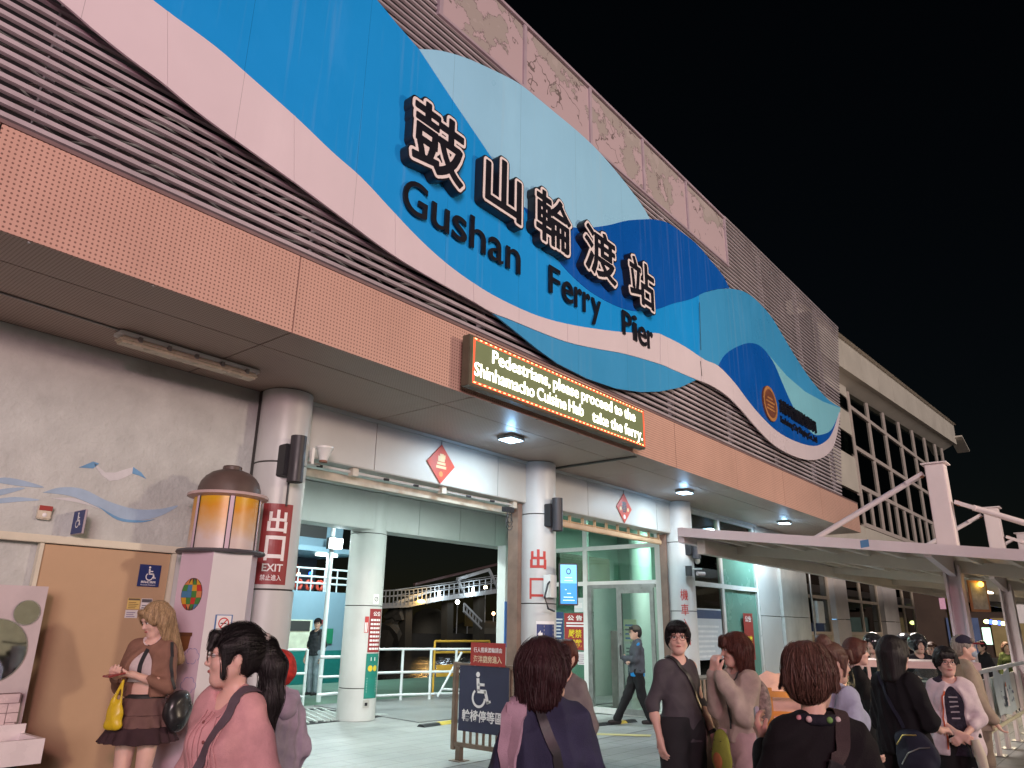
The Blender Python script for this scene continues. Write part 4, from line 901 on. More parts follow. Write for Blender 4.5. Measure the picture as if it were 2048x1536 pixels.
annulus('ring', (.158, 1.562), .036, .045, fw3, .0012, M_br, NS); sheet('slash', [(.13, 1.533), (.136, 1.528), (.187, 1.588), (.181, 1.594)], fw3, .0014, M_br, NS); sheet('cigarette', rect(.132, 1.556, .05, .009), fw3, .001, M_ink, NS)
fw4 = lambda a, b, c: fw(a, b, c + .0085); text('lettering', '本場所全面禁菸', M_wp, NS, fw4, .104, 1.478, .108, .015, .0006, bold=.02); text('lettering', 'No Smoking', M_wp, NS, fw4, .112, 1.462, .09, .009, .0006)

# ================================================================ column signs
aim = lambda cx, cy, off=0: math.atan2(-cy, -cx) + off       # direction from the column towards the plaza in front of the door
EX = thing('exit_sign', 'dark red exit sign wrapped round the first white column', 'sign', (4.25, 6.34, 1.9))
a1 = aim(4.25, 6.60); c1 = cyl_fn(4.25, 6.60, .264, a1)
wsheet('board', -.115, 1.915, .29, .765, c1, .003, M_rd, EX, 12); c1b = cyl_fn(4.25, 6.60, .2675, a1)
for ch, z, h_ in (('出', 2.40, .22), ('口', 2.135, .235)): text('lettering', ch, M_wp, EX, c1b, -.06, z, .19, h_, .001, bold=.025, res=1, curved=True)
text('lettering', 'EXIT', M_wp, EX, c1b, -.065, 2.035, .195, .07, .001, bold=.02, curved=True); text('lettering', '禁止進入', M_wp, EX, c1b, -.075, 1.95, .20, .055, .001, bold=.01, curved=True)
M_pr = mat('painted_red', (.50, .06, .05), .6, var=.1); a2 = aim(8.60, 6.60); c2 = cyl_fn(8.60, 6.60, .263, a2)
CE = thing('painted_exit_characters', 'red painted exit characters on the middle white column', 'lettering', (8.5, 6.3, 1.9))
text('lettering', '出', M_pr, CE, c2, -.11, 2.33, .235, .27, .002, bold=.03, res=1, curved=True); text('lettering', '口', M_pr, CE, c2, -.115, 1.93, .235, .28, .002, bold=.01, res=1, curved=True)
a3 = aim(12.98, 6.60); c3 = cyl_fn(12.98, 6.60, .263, a3)
CE2 = thing('painted_entrance_characters', 'faded red painted entrance characters down the third white column', 'lettering', (12.9, 6.4, 1.2))
for i, ch in enumerate('機車入口'): text('lettering', ch, M_pr, CE2, c3, -.02, 2.05 - i * .255, .14, .20, .002, bold=.005, res=1, curved=True)
# wall screen on the middle column
SC = thing('information_screen', 'upright blue information screen bracketed to the middle column', 'screen', (8.6, 6.25, 1.87))
sd = np.array([-.70, -.72]); su = np.array([.72, -.70]); so = np.array([8.56, 6.18]); fS = lambda a, b, c: (so[0] + su[0] * a + sd[0] * c, so[1] + su[1] * a + sd[1] * c, b)
MB().prism(rect(-.02, 1.85, .26, .56), fS, .05).build('case', M_black, SC, bevel=.006); fS2 = lambda a, b, c: fS(a, b, c + .0505)
sheet('display', rect(-.003, 1.87, .226, .52), fS2, .001, mat('screen_blue', (.02, .2, .5), .3, var=0, emit=(.02, .30, .85), estr=.75), SC)
fS3 = lambda a, b, c: fS(a, b, c + .052); sheet('display_upper', rect(-.003, 2.14, .226, .25), fS3, .001, mat('screen_sky', (.1, .4, .6), .3, var=0, emit=(.22, .62, .92), estr=.75), SC)
M_scn = mat('screen_ink', (.0, .05, .3), .4, var=0); annulus('emblem', (.11, 2.30), .028, .042, lambda a, b, c: fS((a - .11) * .8 + .11, b, c + .0535), .001, M_scn, SC)
mb = MB(); f4 = lambda a, b, c: fS(a, b, c + .0535)
for z, x, w_ in ((2.21, .06, .1), (2.17, .05, .12), (2.05, .06, .02), (2.0, .09, .05), (1.95, .04, .13), (1.91, .03, .16)): mb.prism(rect(x, z, w_, .012), f4, .001)
mb.build('print', mat('screen_print', (.5, .8, 1), .4, var=0, emit=(.5, .8, 1), estr=.8), SC)
MB().tube([(8.5, 6.28, 2.2), (8.36, 6.24, 2.12), (8.30, 6.25, 1.95), (8.34, 6.22, 1.80), (8.48, 6.22, 1.77)], .014, 6).build('cable', M_black, SC, smooth=True); MB().box((8.42, 6.24, 1.95), (8.56, 6.36, 2.25)).build('bracket', M_whitel, SC)
DS = thing('direction_sign', 'navy arrow direction sign on the middle column', 'sign', (8.5, 6.3, 1.25))
wsheet('board', -.02, 1.22, .30, .42, cyl_fn(8.60, 6.60, .264, a2), .003, M_wp, DS, 8); cdb = cyl_fn(8.60, 6.60, .2675, a2); wsheet('panel', -.012, 1.24, .285, .36, cdb, .001, M_blue, DS, 8)
cdc = cyl_fn(8.60, 6.60, .269, a2); sheet('arrow', [(.0, 1.47), (.045, 1.52), (.045, 1.49), (.07, 1.49), (.07, 1.45), (.045, 1.45), (.045, 1.42)], cdc, .001, M_wp, DS)
mb = MB(); [mb.prism(rect(.09, 1.36 + i * .05, .16, .025), cdc, .001) for i in range(5)]; mb.build('print', mat('dull_cream', (.5, .45, .36), .6), DS)
# notices on the inner column
am = aim(8.98, 10.82); cm = cyl_fn(8.98, 10.82, .332, am)
N1 = thing('red_notice_board', 'red announcement board wrapped on the inner round column', 'notice', (8.8, 10.5, 1.1)); wsheet('board', .12, 1.10, .30, .72, cm, .003, M_rd, N1, 8); cmb = cyl_fn(8.98, 10.82, .3355, am)
text('lettering', '公告', M_wp, N1, cmb, .19, 1.70, .19, .075, .001, bold=.02, res=1); mb = MB(); [[mb.prism(rect(.15 + q * .06, 1.14 + i * .068, .05, .034), cmb, .001) for q in range(4)] for i in range(8)]; mb.build('print', M_wp, N1)
N2 = thing('green_notice_board', 'green fare notice with yellow discs below the red board', 'notice', (8.8, 10.5, .4)); M_gn = mat('notice_green', (.015, .20, .16), .5)
wsheet('board', .11, .36, .30, .72, cm, .003, M_gn, N2, 8); mb = MB(); [mb.prism(rect(.15, .46 + i * .042, .22, .018), cmb, .001) for i in range(6)]; mb.build('print', M_wp, N2)
for x in (.20, .31): annulus('disc', (x, .84), .0, .05, cmb, .001, mat('disc_yellow', (.65, .5, .04), .5), N2, 16)
sheet('heading', rect(.2, .96, .1, .06), cmb, .001, M_wp, N2)
N3 = thing('no_smoking_sticker', 'small white no smoking sticker on the inner column', 'sticker', (8.8, 10.5, 1.9)); wsheet('sheet', .17, 1.90, .12, .17, cm, .002, M_wp, N3, 4); annulus('ring', (.23, 1.985), .03, .04, cmb, .001, M_ink, N3, 16); sheet('slash', [(.205, 1.96), (.21, 1.955), (.255, 2.01), (.25, 2.015)], cmb, .001, M_ink, N3)
N4 = thing('fire_notice', 'small red and white notice left of the red board', 'notice', (8.7, 10.5, 1.4)); wsheet('sheet', .04, 1.42, .07, .27, cm, .003, mat('red_slip', (.5, .05, .05), .5), N4, 4); mb = MB(); [mb.prism(rect(.048 + q * .026, 1.43, .018, .16), cmb, .001) for q in range(2)]; mb.build('print', M_wp, N4)
SK = thing('wall_socket', 'weathered socket plate low on the inner round column', 'socket', (8.8, 10.5, .25)); cm2 = cyl_fn(8.98, 10.82, .331, am); wsheet('plate', .11, .22, .11, .12, cm2, .012, M_greywhite, SK, 4); sheet('socket', rect(.14, .25, .05, .05), cyl_fn(8.98, 10.82, .344, am), .004, M_ink, SK)

# posters on the glass wall (seen from the passage side)
gf = plane_fn((GX - .012, 0, 0), (0, -1, 0), (0, 0, 1))       # u = -y
def poster(name, lab, y, z, w_, h_, c, head=None, lines=0, ink=(.8, .8, .8)): return paper(name, lab, -y, z, w_, h_, c, lines, head, ink=ink, fn=gf)
PO = poster('overload_notice', 'dark red no overloading notice with yellow characters on the glass', 9.20, 1.13, .51, .70, (.30, .03, .03))
g2 = lambda a, b, c: gf(a, b, c + .003); text('lettering', '公 告', M_wp, PO, g2, -9.12, 1.69, .36, .10, .001, bold=.03, res=1); mb = MB(); [mb.prism(rect(-9.15, 1.57 + i * .055, .42, .03), g2, .001) for i in range(2)]; mb.build('print', M_wp, PO)
M_ye = mat('notice_yellow', (.75, .60, .02), .5); text('lettering', '嚴禁', M_ye, PO, g2, -9.10, 1.36, .32, .16, .001, bold=.012, res=1); text('lettering', '超載', M_ye, PO, g2, -9.10, 1.17, .32, .16, .001, bold=.012, res=1)
poster('blue_notice', 'narrow navy notice beside the dark red one', 9.48, 1.13, .26, .72, (.03, .06, .16), lines=9, ink=(.6, .62, .66))
poster('white_notice', 'white sheet above the dark red notice', 8.95, 1.85, .22, .28, (.62, .68, .68), lines=1)
poster('red_leaflet', 'small red leaflet under the dark red notice', 9.1, .88, .2, .22, (.42, .1, .09), lines=4, ink=(.7, .6, .6))
poster('white_leaflet', 'small white leaflet beside the red leaflet', 8.88, .86, .19, .24, (.66, .62, .62), lines=5, ink=(.4, .3, .35))
poster('ferry_poster', 'cream and blue poster on the sliding door', 7.80, 1.32, .28, .40, (.62, .56, .38), lines=4, ink=(.08, .14, .36))
poster('monochrome_poster', 'white poster with dark print on the sliding door', 7.79, 1.03, .28, .24, (.6, .62, .6), lines=3, ink=(.15, .15, .16))
poster('navy_poster', 'navy poster with pale pictures low on the sliding door', 7.74, .72, .24, .27, (.05, .06, .12), lines=4, ink=(.55, .55, .6))
paper('timetable_poster', 'pale timetable poster with navy heading on the front glazing', 13.6, 1.0, 1.25, .95, (.50, .56, .60), 7, (.05, .08, .16), y=6.69, ink=(.66, .70, .72))
PN = paper('overload_notice', 'red notice with yellow characters on the front glazing', 15.95, .95, .5, .95, (.32, .04, .03), 0, None, y=6.69); pf = front_fn(6.687)
text('lettering', '公告', M_wp, PN, pf, 16.03, 1.72, .34, .13, .001, bold=.03, res=1); text('lettering', '嚴禁\n超載', M_ye, PN, pf, 16.04, 1.0, .32, .44, .001, bold=.03, res=1)

# New Year diamonds
M_dr = mat('diamond_red', (.50, .05, .02), .5, var=.12, scale=12)
for cx_, lab, kind in ((6.575, 'red diamond ornament with pale figure above the open passage', 0), (11.045, 'red diamond ornament with black character above the glass entrance', 1)):
    d = thing('new_year_diamond', lab, 'ornament', (cx_, 6.6, 3.27), group='red new year diamonds'); fd = front_fn(6.612); c = (cx_, 3.525)
    sheet('board', [(c[0], c[1] - .255), (c[0] + .25, c[1]), (c[0], c[1] + .255), (c[0] - .25, c[1])], fd, .008, M_dr, d); fd2 = front_fn(6.603)
    if kind: text('character', '春', M_ink, d, fd2, c[0] - .085, c[1] - .08, .17, .20, .001, bold=.02, res=1); [annulus('spot', (c[0] + s * .12, c[1] - .02), 0, .035, fd2, .001, M_gold if False else mat('pale_gold', (.7, .55, .3), .5), d, 12) for s in (-1, 1)]; annulus('spot', (c[0], c[1] - .15), 0, .04, fd2, .001, M_wp, d, 12)
    else:
        mp_ = mat('pale_gold', (.7, .55, .3), .5)
        for (dx, dz, w_, h_) in ((-.06, .03, .12, .07), (-.075, -.01, .15, .03), (-.09, -.06, .18, .035), (-.03, .10, .07, .03), (.03, .07, .04, .05)): sheet('figure', rect(c[0] + dx, c[1] + dz, w_, h_), fd2, .001 + abs(dx) * .004, mp_, d)
        annulus('spot', (c[0], c[1] - .13), 0, .035, fd2, .001, mat('orange_spot', (.7, .25, .05), .5), d, 12)
    cyl('string', (cx_, 6.61, 3.77), (cx_, 6.61, 3.83), .004, M_joint, d)
# security camera on third column
CC = thing('security_camera', 'small pale security camera on an arm by the third column', 'camera', (13.0, 6.2, 2.6)); MB().box((12.72, 6.26, 2.48), (12.78, 6.36, 2.66)).build('base', M_black, CC); MB().cyl((12.78, 6.3, 2.60), (13.05, 6.2, 2.62), .014).build('arm', M_whitel, CC); MB().cyl((12.9, 6.22, 2.53), (13.05, 6.15, 2.53), .035, n=14).build('body', mat('pink_white', (.6, .5, .48), .5), CC, smooth=True); MB().ell((13.1, 6.3, 2.78), (.055, .055, .065), 16, 10).build('dome', M_whitel, CC)
# ================================================================ railings by the ferry ramp
def railing(name, lab, pts, h, group='white ramp railings', rails=(1.0, .55, .12), posts=True, r=.03):
    t = thing(name, lab, 'railing', (pts[0][0], pts[0][1], 0), group=group)
    for p in pts:
        if posts: MB().cyl((p[0], p[1], -.06), (p[0], p[1], h), r, n=10).build('post', M_rail, t, smooth=True)
    for q in rails:
        for a, b in zip(pts[:-1], pts[1:]): MB().cyl((a[0], a[1], h * q), (b[0], b[1], h * q), r * .9, n=10).build('rail', M_rail, t, smooth=True)
    return t
railing('ramp_railing', 'white tubular railing right of the inner column', [(10.35, 13.0), (11.75, 12.72), (12.35, 12.45), (12.9, 12.2), (13.6, 12.0)], 1.05)
railing('ramp_railing', 'white tubular railing left of the inner column', [(7.9, 14.2), (9.0, 14.0), (10.0, 13.75)], 1.03)
GT = thing('ramp_gate', 'white tubular gate frame with rounded corner beside the inner column', 'gate', (10.3, 12.9, 0))
MB().tube([(9.7, 12.9, .92), (10.75, 12.75, .92), (10.83, 12.74, .88), (10.84, 12.74, .6), (10.62, 12.8, .25), (9.7, 12.9, .22)], .03, 8).build('frame', M_rail, GT, smooth=True); MB().cyl((9.7, 12.9, .55), (10.83, 12.74, .55), .025, n=8).build('bar', M_rail, GT)
BR = thing('diagonal_brace', 'white leaning brace bars behind the wheelchair barrier', 'brace', (12.6, 12.2, 0)); MB().cyl((12.25, 12.1, .1), (12.75, 11.9, 1.0), .025, n=8).build('bar', M_rail, BR); MB().cyl((12.3, 12.05, .25), (13.2, 11.8, .2), .025, n=8).build('bar', M_rail, BR)
YB = thing('yellow_barrier', 'yellow tubular barrier with sign plate by the water', 'barrier', (13.5, 13, 0)); M_yel = mat('safety_yellow', (.62, .36, .05), .5, var=.12)
for a, b in (((13.0, 13.0, -.05), (13.0, 13.0, 1.2)), ((13.0, 13.0, 1.2), (14.6, 12.7, 1.2)), ((13.0, 13.0, .95), (14.6, 12.7, .95)), ((14.6, 12.7, -.05), (14.6, 12.7, 1.2))): MB().cyl(a, b, .025, n=8).build('bar', M_yel, YB)
MB().obox((13.35, 12.9, .55), (.3, -.06, 0), (0, .012, 0), (0, 0, .13)).build('plate', M_yel, YB)
# rope net of floor mat left of the inner column
mb = MB()
for i in range(9): mb.beam((7.6 + i * .16, 10.9, .02), (8.3 + i * .16, 12.6, .02), .03, .02); mb.beam((7.4 + i * .2, 12.6, .018), (8.5 + i * .16, 10.9, .018), .03, .02)
o = mb.build('rope_mat', mat('rope_pale', (.5, .56, .54), .8)); tag(o, 'pale diamond-mesh mat on the floor left of the inner column', 'mat')
o = MB().prism([(7.3, 10.8), (9.6, 10.8), (9.6, 12.7), (7.3, 12.7)], plane_fn((0, 0, .005), (1, 0, 0), (0, 1, 0)), .004).build('mat_base', M_dark); tag(o, 'dark rubber sheet under the diamond-mesh mat', 'mat')
# black and yellow speed bumps: each block its own piece
def bump_strip(lab, a, b, n):
    t = thing('speed_bump', lab, 'speed bump', (*a, 0), group='black and yellow speed bumps'); a, b = np.array(a), np.array(b); d = (b - a) / n; u = d / np.linalg.norm(d); pn = np.array([-u[1], u[0]]) * .09
    for i in range(n):
        p, q = a + d * i + u * .005, a + d * (i + 1) - u * .005; v = []
        for e in (p, q): v += [(*(e - pn), .006), (*(e - pn * .45), .045), (*(e + pn * .45), .045), (*(e + pn), .006)]
        MB().add(v, [(0, 1, 5, 4), (1, 2, 6, 5), (2, 3, 7, 6), (0, 3, 2, 1), (4, 5, 6, 7)]).build('block', mat('bump_yellow', (.55, .42, .08), .6) if i % 3 == 1 else M_black, t)
bump_strip('black and yellow speed bump beside the steel ramp plate', (9.1, 9.34), (10.3, 9.40), 3); bump_strip('black and yellow speed bump before the glass door', (10.75, 7.55), (12.3, 7.30), 6)
o = MB().prism([(10.2, 7.16), (10.35, 7.24), (11.05, 6.25), (10.85, 6.17)], plane_fn((0, 0, .004), (1, 0, 0), (0, 1, 0)), .004).build('tactile_strip', mat('worn_yellow', (.50, .43, .20), .7, var=.15)); tag(o, 'worn yellow line painted on the pier floor', kind='structure')

# ================================================================ wheelchair waiting-area barrier
WB = thing('wheelchair_barrier', 'brown steel barrier carrying a navy wheelchair waiting area panel', 'barrier', (7.31, 6.5, 0)); M_rust = mat('brown_steel_tube', (.21, .155, .12), .5, metal=.3, var=.25, scale=7, stain=.3, stain_c=(.25, .09, .04), stain_s=5)
BX = 7.30
for y in (6.90, 5.72):
    MB().box((BX - .03, y - .03, .12), (BX + .03, y + .03, 1.13)).build('post', M_rust, WB, bevel=.006)
MB().box((BX - .025, 5.75, 1.07), (BX + .025, 6.87, 1.12)).build('rail', M_rust, WB); MB().box((BX - .025, 5.75, .16), (BX + .025, 6.87, .21)).build('rail', M_rust, WB)
for y in (6.80, 5.85): MB().box((BX - .035, y - .035, .008), (BX + .035, y + .035, .16)).build('foot', M_rust, WB); MB().box((BX - .09, y - .09, .004), (BX + .09, y + .09, .012)).build('base_plate', M_rust, WB)
for i in range(10): MB().box((BX - .012, 6.74 - i * .105, .21), (BX + .012, 6.715 - i * .105, 1.07)).build('baluster', M_rust, WB)
fw_ = plane_fn((BX - .03, 6.80, 0), (0, -1, 0), (0, 0, 1)); sheet('panel', rect(.0, .345, .80, .75), fw_, .006, mat('barrier_navy', (.035, .035, .075), .45, var=.1, scale=3), WB)
fwb = plane_fn((BX - .0365, 6.80, 0), (0, -1, 0), (0, 0, 1)); wheelchair(fwb, .14, .62, .42, M_wp, WB, .002); text('lettering', '輪椅停等區', M_wp, WB, fwb, .06, .46, .66, .135, .001, bold=.02)
RS = thing('red_guide_sign', 'red guide sign fixed on top of the wheelchair barrier', 'sign', (BX, 6.3, 1.1)); frs = plane_fn((BX - .035, 6.62, 0), (0, -1, 0), (0, 0, 1)); sheet('board', rect(.0, 1.10, .56, .27), frs, .008, mat('guide_red', (.36, .035, .03), .45, var=.06), RS)
frs2 = plane_fn((BX - .0435, 6.62, 0), (0, -1, 0), (0, 0, 1)); text('lettering', '行人搭乘渡輪請由', M_wp, RS, frs2, .05, 1.255, .46, .06, .001, bold=.01); text('lettering', '海洋廚房進入', mat('cream_letter', (.75, .62, .42), .5), RS, frs2, .05, 1.135, .46, .085, .001, bold=.015)
for y in (6.55, 6.15): MB().box((BX - .034, y - .01, 1.08), (BX - .022, y + .01, 1.2)).build('strap', M_steel, RS)

# ================================================================ ferry
F = thing('ferry', 'pale blue ferry moored behind the pier with lit upper deck', 'ferry', (14, 22, -1.6)); M_hull = mat('ferry_blue', (.24, .37, .44), .5, var=.08, scale=.6, stain=.2, stain_c=(.2, .26, .28), stain_s=.7); M_teal = mat('ferry_teal', (.02, .22, .19), .5, var=.1)
FYp = 20.0
MB().add([(5, FYp, -1.7), (17.3, FYp, -1.7), (16.95, FYp, 2.5), (5, FYp, 2.5), (5, 29, -1.7), (17.3, 29, -1.7), (16.95, 29, 2.5), (5, 29, 2.5)], [(0, 1, 2, 3), (1, 5, 6, 2), (3, 2, 6, 7), (4, 0, 3, 7), (5, 4, 7, 6)]).build('hull', M_hull, F)
MB().box((5, FYp - .05, -1.5), (17.25, FYp - .01, .75)).build('teal_band', M_teal, F)
MB().box((13.2, FYp - .04, .75), (14.6, FYp - .012, 1.65)).build('doorway', mat('lit_doorway', (.5, .55, .42), .6, var=.3, scale=3, emit=(.6, .68, .5), estr=.35), F)
MB().box((13.5, FYp - .07, 1.32), (14.5, FYp - .045, 1.62)).build('window', M_joint, F); MB().box((15.15, FYp - .06, .95), (15.4, FYp - .02, 1.4)).build('green_notice', mat('ferry_green', (.02, .24, .12), .5), F); MB().box((14.75, FYp - .06, 1.52), (15.0, FYp - .02, 1.66)).build('red_plate', M_rd, F)
for z in (2.75, 2.95, 3.2): MB().cyl((5, FYp + .1, z), (16.9, FYp + .1, z), .03, n=8).build('deck_rail', M_rail, F)
for i in range(22): MB().cyl((6 + i * .5, FYp + .1, 2.5), (6 + i * .5, FYp + .1, 3.2), .022, n=6).build('stanchion', M_rail, F)
for i, x in enumerate((13.6, 14.1, 14.5, 14.9)): MB().tube([(x + .11 * math.cos(t), FYp + .18, 2.70 + .13 * math.sin(t)) for t in np.linspace(0, 6.283, 14)], .05, 6).build('life_ring', mat('life_ring_red', (.55, .06, .03), .5), F, smooth=True)
MB().ell((14.6, FYp + .3, 3.05), (.06, .06, .06), 10, 8).build('blue_lamp', mat('blue_lamp', (.0, .1, .8), .4, var=0, emit=(.02, .12, 1), estr=5), F); MB().ell((14.15, FYp + .3, 3.02), (.05, .05, .05), 10, 8).build('warm_lamp', mat('warm_dot', (1, .8, .5), .4, var=0, emit=(1, .8, .5), estr=4), F)
for x in (13.9, 15.3, 16.2): MB().cyl((x, FYp + .4, 2.5), (x, FYp + .4, 4.2), .05, n=8).build('deck_post', M_rail, F)
MB().box((5, FYp + .2, 3.75), (16.7, 28, 3.9)).build('deck_roof', M_hull, F); MB().box((15.0, FYp + .5, 3.66), (15.75, FYp + .7, 3.73)).build('strip_lamp', mat('ferry_strip', (.9, 1, .9), .5, var=0, emit=(.85, 1, .9), estr=7), F)
MB().box((5, FYp + 2.5, 2.52), (16.4, FYp + 2.6, 3.74)).build('saloon_wall', mat('saloon_dark', (.04, .045, .06), .6), F); MB().box((14.4, FYp + 2.45, 2.9), (15.6, FYp + 2.49, 3.5)).build('red_panel', mat('saloon_red', (.25, .04, .03), .6), F)
MB().box((5, FYp + .9, 3.92), (16.2, 27, 5.6)).build('bridge_deck_wall', M_hull, F)
for i in range(5): MB().box((8 + i * 1.55, FYp + .86, 4.25), (9.3 + i * 1.55, FYp + .895, 5.0)).build('window', M_joint, F)
lamp('AREA', 'ferry_strip_beam', (15.3, FYp + .45, 3.6), 25, (.85, 1, .9), .6, (0, -.3, -1)); lamp('AREA', 'ferry_hull_fill', (14, 17.0, 4.2), 230, (.75, .95, 1), .8, (0, 1, -.6))  # second lamp has no fixture, added to brighten the hull
FL = thing('quay_floodlight', 'glaring white floodlight left of the inner column', 'floodlight', (9.6, 14.4, 3.2)); q = at(672, 1087, y=13.5)
MB().box((q[0] - .14, 13.45, q[2] - .10), (q[0] + .14, 13.52, q[2] + .10)).build('lens', mat('flood_glow', (1, 1, 1), .5, var=0, emit=(.85, .97, 1), estr=40), FL); MB().box((q[0] - .16, 13.53, q[2] - .12), (q[0] + .16, 13.63, q[2] + .12)).build('housing', M_steel, FL); MB().cyl((q[0] + .05, 13.7, 0), (q[0] + .05, 13.7, 3.87), .05, n=10).build('pole', M_rail, FL); MB().beam((q[0], 13.58, q[2] - .12), (q[0] + .05, 13.7, q[2] - .12), .03, .03).build('bracket', M_steel, FL)
lamp('AREA', 'quay_floodlight_beam', (q[0], 13.40, q[2]), 45, (.82, .96, 1), .25, (-.2, -1, -.5))

# ================================================================ footbridge and far bank
B = thing('harbour_footbridge', 'white lit footbridge rising across the harbour', 'bridge', (72, 70, -1.6)); M_brg = mat('bridge_white', (.32, .34, .35), .5, var=.1); YB_ = 70.0
def bp_(px, py): q = at(px, py, y=YB_); return (q[0], q[1], q[2])
deck = [bp_(745, 1212), bp_(800, 1210), bp_(860, 1198), bp_(930, 1189), bp_(1010, 1178), bp_(1060, 1170)]
for a, b in zip(deck[:-1], deck[1:]): MB().beam(a, b, 3.0, .55).build('deck', M_brg, B)
hand = [bp_(745, 1182), bp_(800, 1180), bp_(860, 1172), bp_(930, 1162), bp_(1010, 1150), bp_(1060, 1143)]
for off in (-1.5, 1.5):
    for f_r in (1, .55):
        pts = [(d[0], d[1] + off, d[2] + .25 + (h[2] - d[2] - .25) * f_r) for d, h in zip(deck, hand)]
        for a, b in zip(pts[:-1], pts[1:]): MB().beam(a, b, .10, .10).build('handrail', M_brg, B)
for a, b, c, d in zip(deck[:-1], deck[1:], hand[:-1], hand[1:]):
    for i in range(7):
        t = i / 7; x = a[0] + (b[0] - a[0]) * t; z0 = a[2] + (b[2] - a[2]) * t; z1 = c[2] + (d[2] - c[2]) * t
        MB().box((x - .05, YB_ - 1.55, z0), (x + .05, YB_ - 1.45, z1)).build('baluster', M_brg, B)
arch = [bp_(845, 1188), bp_(915, 1158), bp_(978, 1139)]
MB().beam(bp_(790, 1206), bp_(858, 1183), .35, .35).build('arch_rib', M_brg, B); MB().beam(bp_(915, 1158), bp_(978, 1139), .4, .4).build('arch_rib', M_brg, B); MB().beam(bp_(978, 1139), bp_(995, 1175), .3, .3).build('arch_strut', M_brg, B); MB().beam(bp_(915, 1158), bp_(928, 1186), .3, .3).build('arch_strut', M_brg, B)
MB().beam((arch[0][0], YB_ + 1.6, arch[0][2] + 1.2), (bp_(1050, 1118)[0], YB_ + 1.6, bp_(1050, 1118)[2]), .35, .3).build('arch_rib', mat('bridge_brown', (.08, .05, .05), .6), B)
M_bl = mat('bridge_lamp', (.8, .9, 1), .5, var=0, emit=(.75, .9, 1), estr=18)
for p in ((858, 1190), (926, 1182)): c = bp_(*p); MB().ell((c[0], c[1] - 1.8, c[2]), (.16, .2, .5), 10, 8).build('lamp', M_bl, B); lamp('POINT', 'bridge_lamp_beam', (c[0], c[1] - 2.6, c[2]), 330, (.75, .9, 1), .3)
c = bp_(822, 1203); MB().ell((c[0], c[1] - 1.8, c[2]), (.7, .2, .22), 10, 8).build('warm_lamp', mat('bridge_warm', (1, .7, .2), .5, var=0, emit=(1, .55, .12), estr=12), B); lamp('POINT', 'bridge_warm_beam', (c[0], c[1] - 2.6, c[2] + .4), 200, (1, .6, .2), .3)
for p0, p1 in (((790, 1218), (770, 1262)), ((812, 1216), (812, 1262)), ((895, 1205), (895, 1262)), ((958, 1195), (958, 1260))): a, b = bp_(*p0), bp_(*p1); MB().beam(a, (b[0], b[1], -1.6), 1.1, 1.1, (0, 1, 0)).build('pier', mat('bridge_pier', (.035, .031, .023), .8, var=.2), B)
MB().tube([bp_(785, 1225), bp_(792, 1240), bp_(785, 1258), bp_(776, 1268)], [1.2, 1.0, 1.3, 1.6], 8).build('pier', MATS['bridge_pier'], B, smooth=True)
st = thing('bank_stairs', 'pale stair flight descending from the footbridge', 'stairs', bp_(920, 1240)); 
for dz in (0, .9): MB().beam((bp_(905, 1222)[0], 68, bp_(905, 1222)[2] + dz), (bp_(940, 1257)[0], 68, bp_(940, 1257)[2] + dz), .25, .25).build('stringer', M_brg, st)
for i in range(6): a = np.array(bp_(905, 1222)) * (1 - i / 6) + np.array(bp_(940, 1257)) * i / 6; MB().box((a[0] - .06, 67.9, a[2]), (a[0] + .06, 68.05, a[2] + .95)).build('baluster', M_brg, st)
o = MB().box((30, 74, -2), (160, 140, .35)).build('far_bank', mat('bank_stone', (.03, .028, .024), .9, var=.4, scale=.2)); tag(o, 'dark far bank of the harbour', kind='structure')
for px, w_, h_, lab in ((860, 6, 3.4, 'domed pale kiosk under the footbridge'), (965, 9, 1.9, 'low pale mound on the far bank')):
    c = at(px, 1262, y=78); t = MB().lathe((c[0], 78, .35), [(w_ / 2, 0), (w_ / 2 * .95, h_ * .4), (w_ / 2 * .7, h_ * .8), (w_ / 2 * .3, h_ * .97), (0, h_)], 16).build('bank_pavilion', mat('pavilion_pale', (.06, .056, .042), .8, var=.2), smooth=True); tag(t, lab, 'pavilion')
for px, py, cc, s, lab in ((915, 1204, (1, 1, .85), .32, 'white street lamp on the far bank'), (987, 1227, (1, .6, .3), .25, 'orange lamp on the far bank'), (971, 1175, (1, .75, .4), .3, 'warm lamp behind the footbridge railing')):
    c = at(px, py, y=76); t = thing('bank_lamp', lab, 'lamp', (c[0], 76, .35)); MB().ell((c[0], 76, c[2]), (s, s, s), 10, 8).build('globe', mat('bank_lamp_%d' % px, cc, .5, var=0, emit=cc, estr=9), t); cyl('pole', (c[0], 76, .3), (c[0], 76, c[2] - s), .08, M_brg, t, 8)
sgn = thing('bank_signboard', 'yellowish signboard standing on the far bank', 'sign', at(950, 1240, y=76)); c = at(950, 1240, y=76); MB().box((c[0] - 2, 76, c[2] - .9), (c[0] + 2, 76.2, c[2] + 1)).build('board', mat('bank_sign', (.12, .09, .03), .7), sgn); [cyl('leg', (c[0] + s, 76.1, .2), (c[0] + s, 76.1, c[2] - .9), .1, M_brg, sgn, 8) for s in (-1.5, 1.5)]

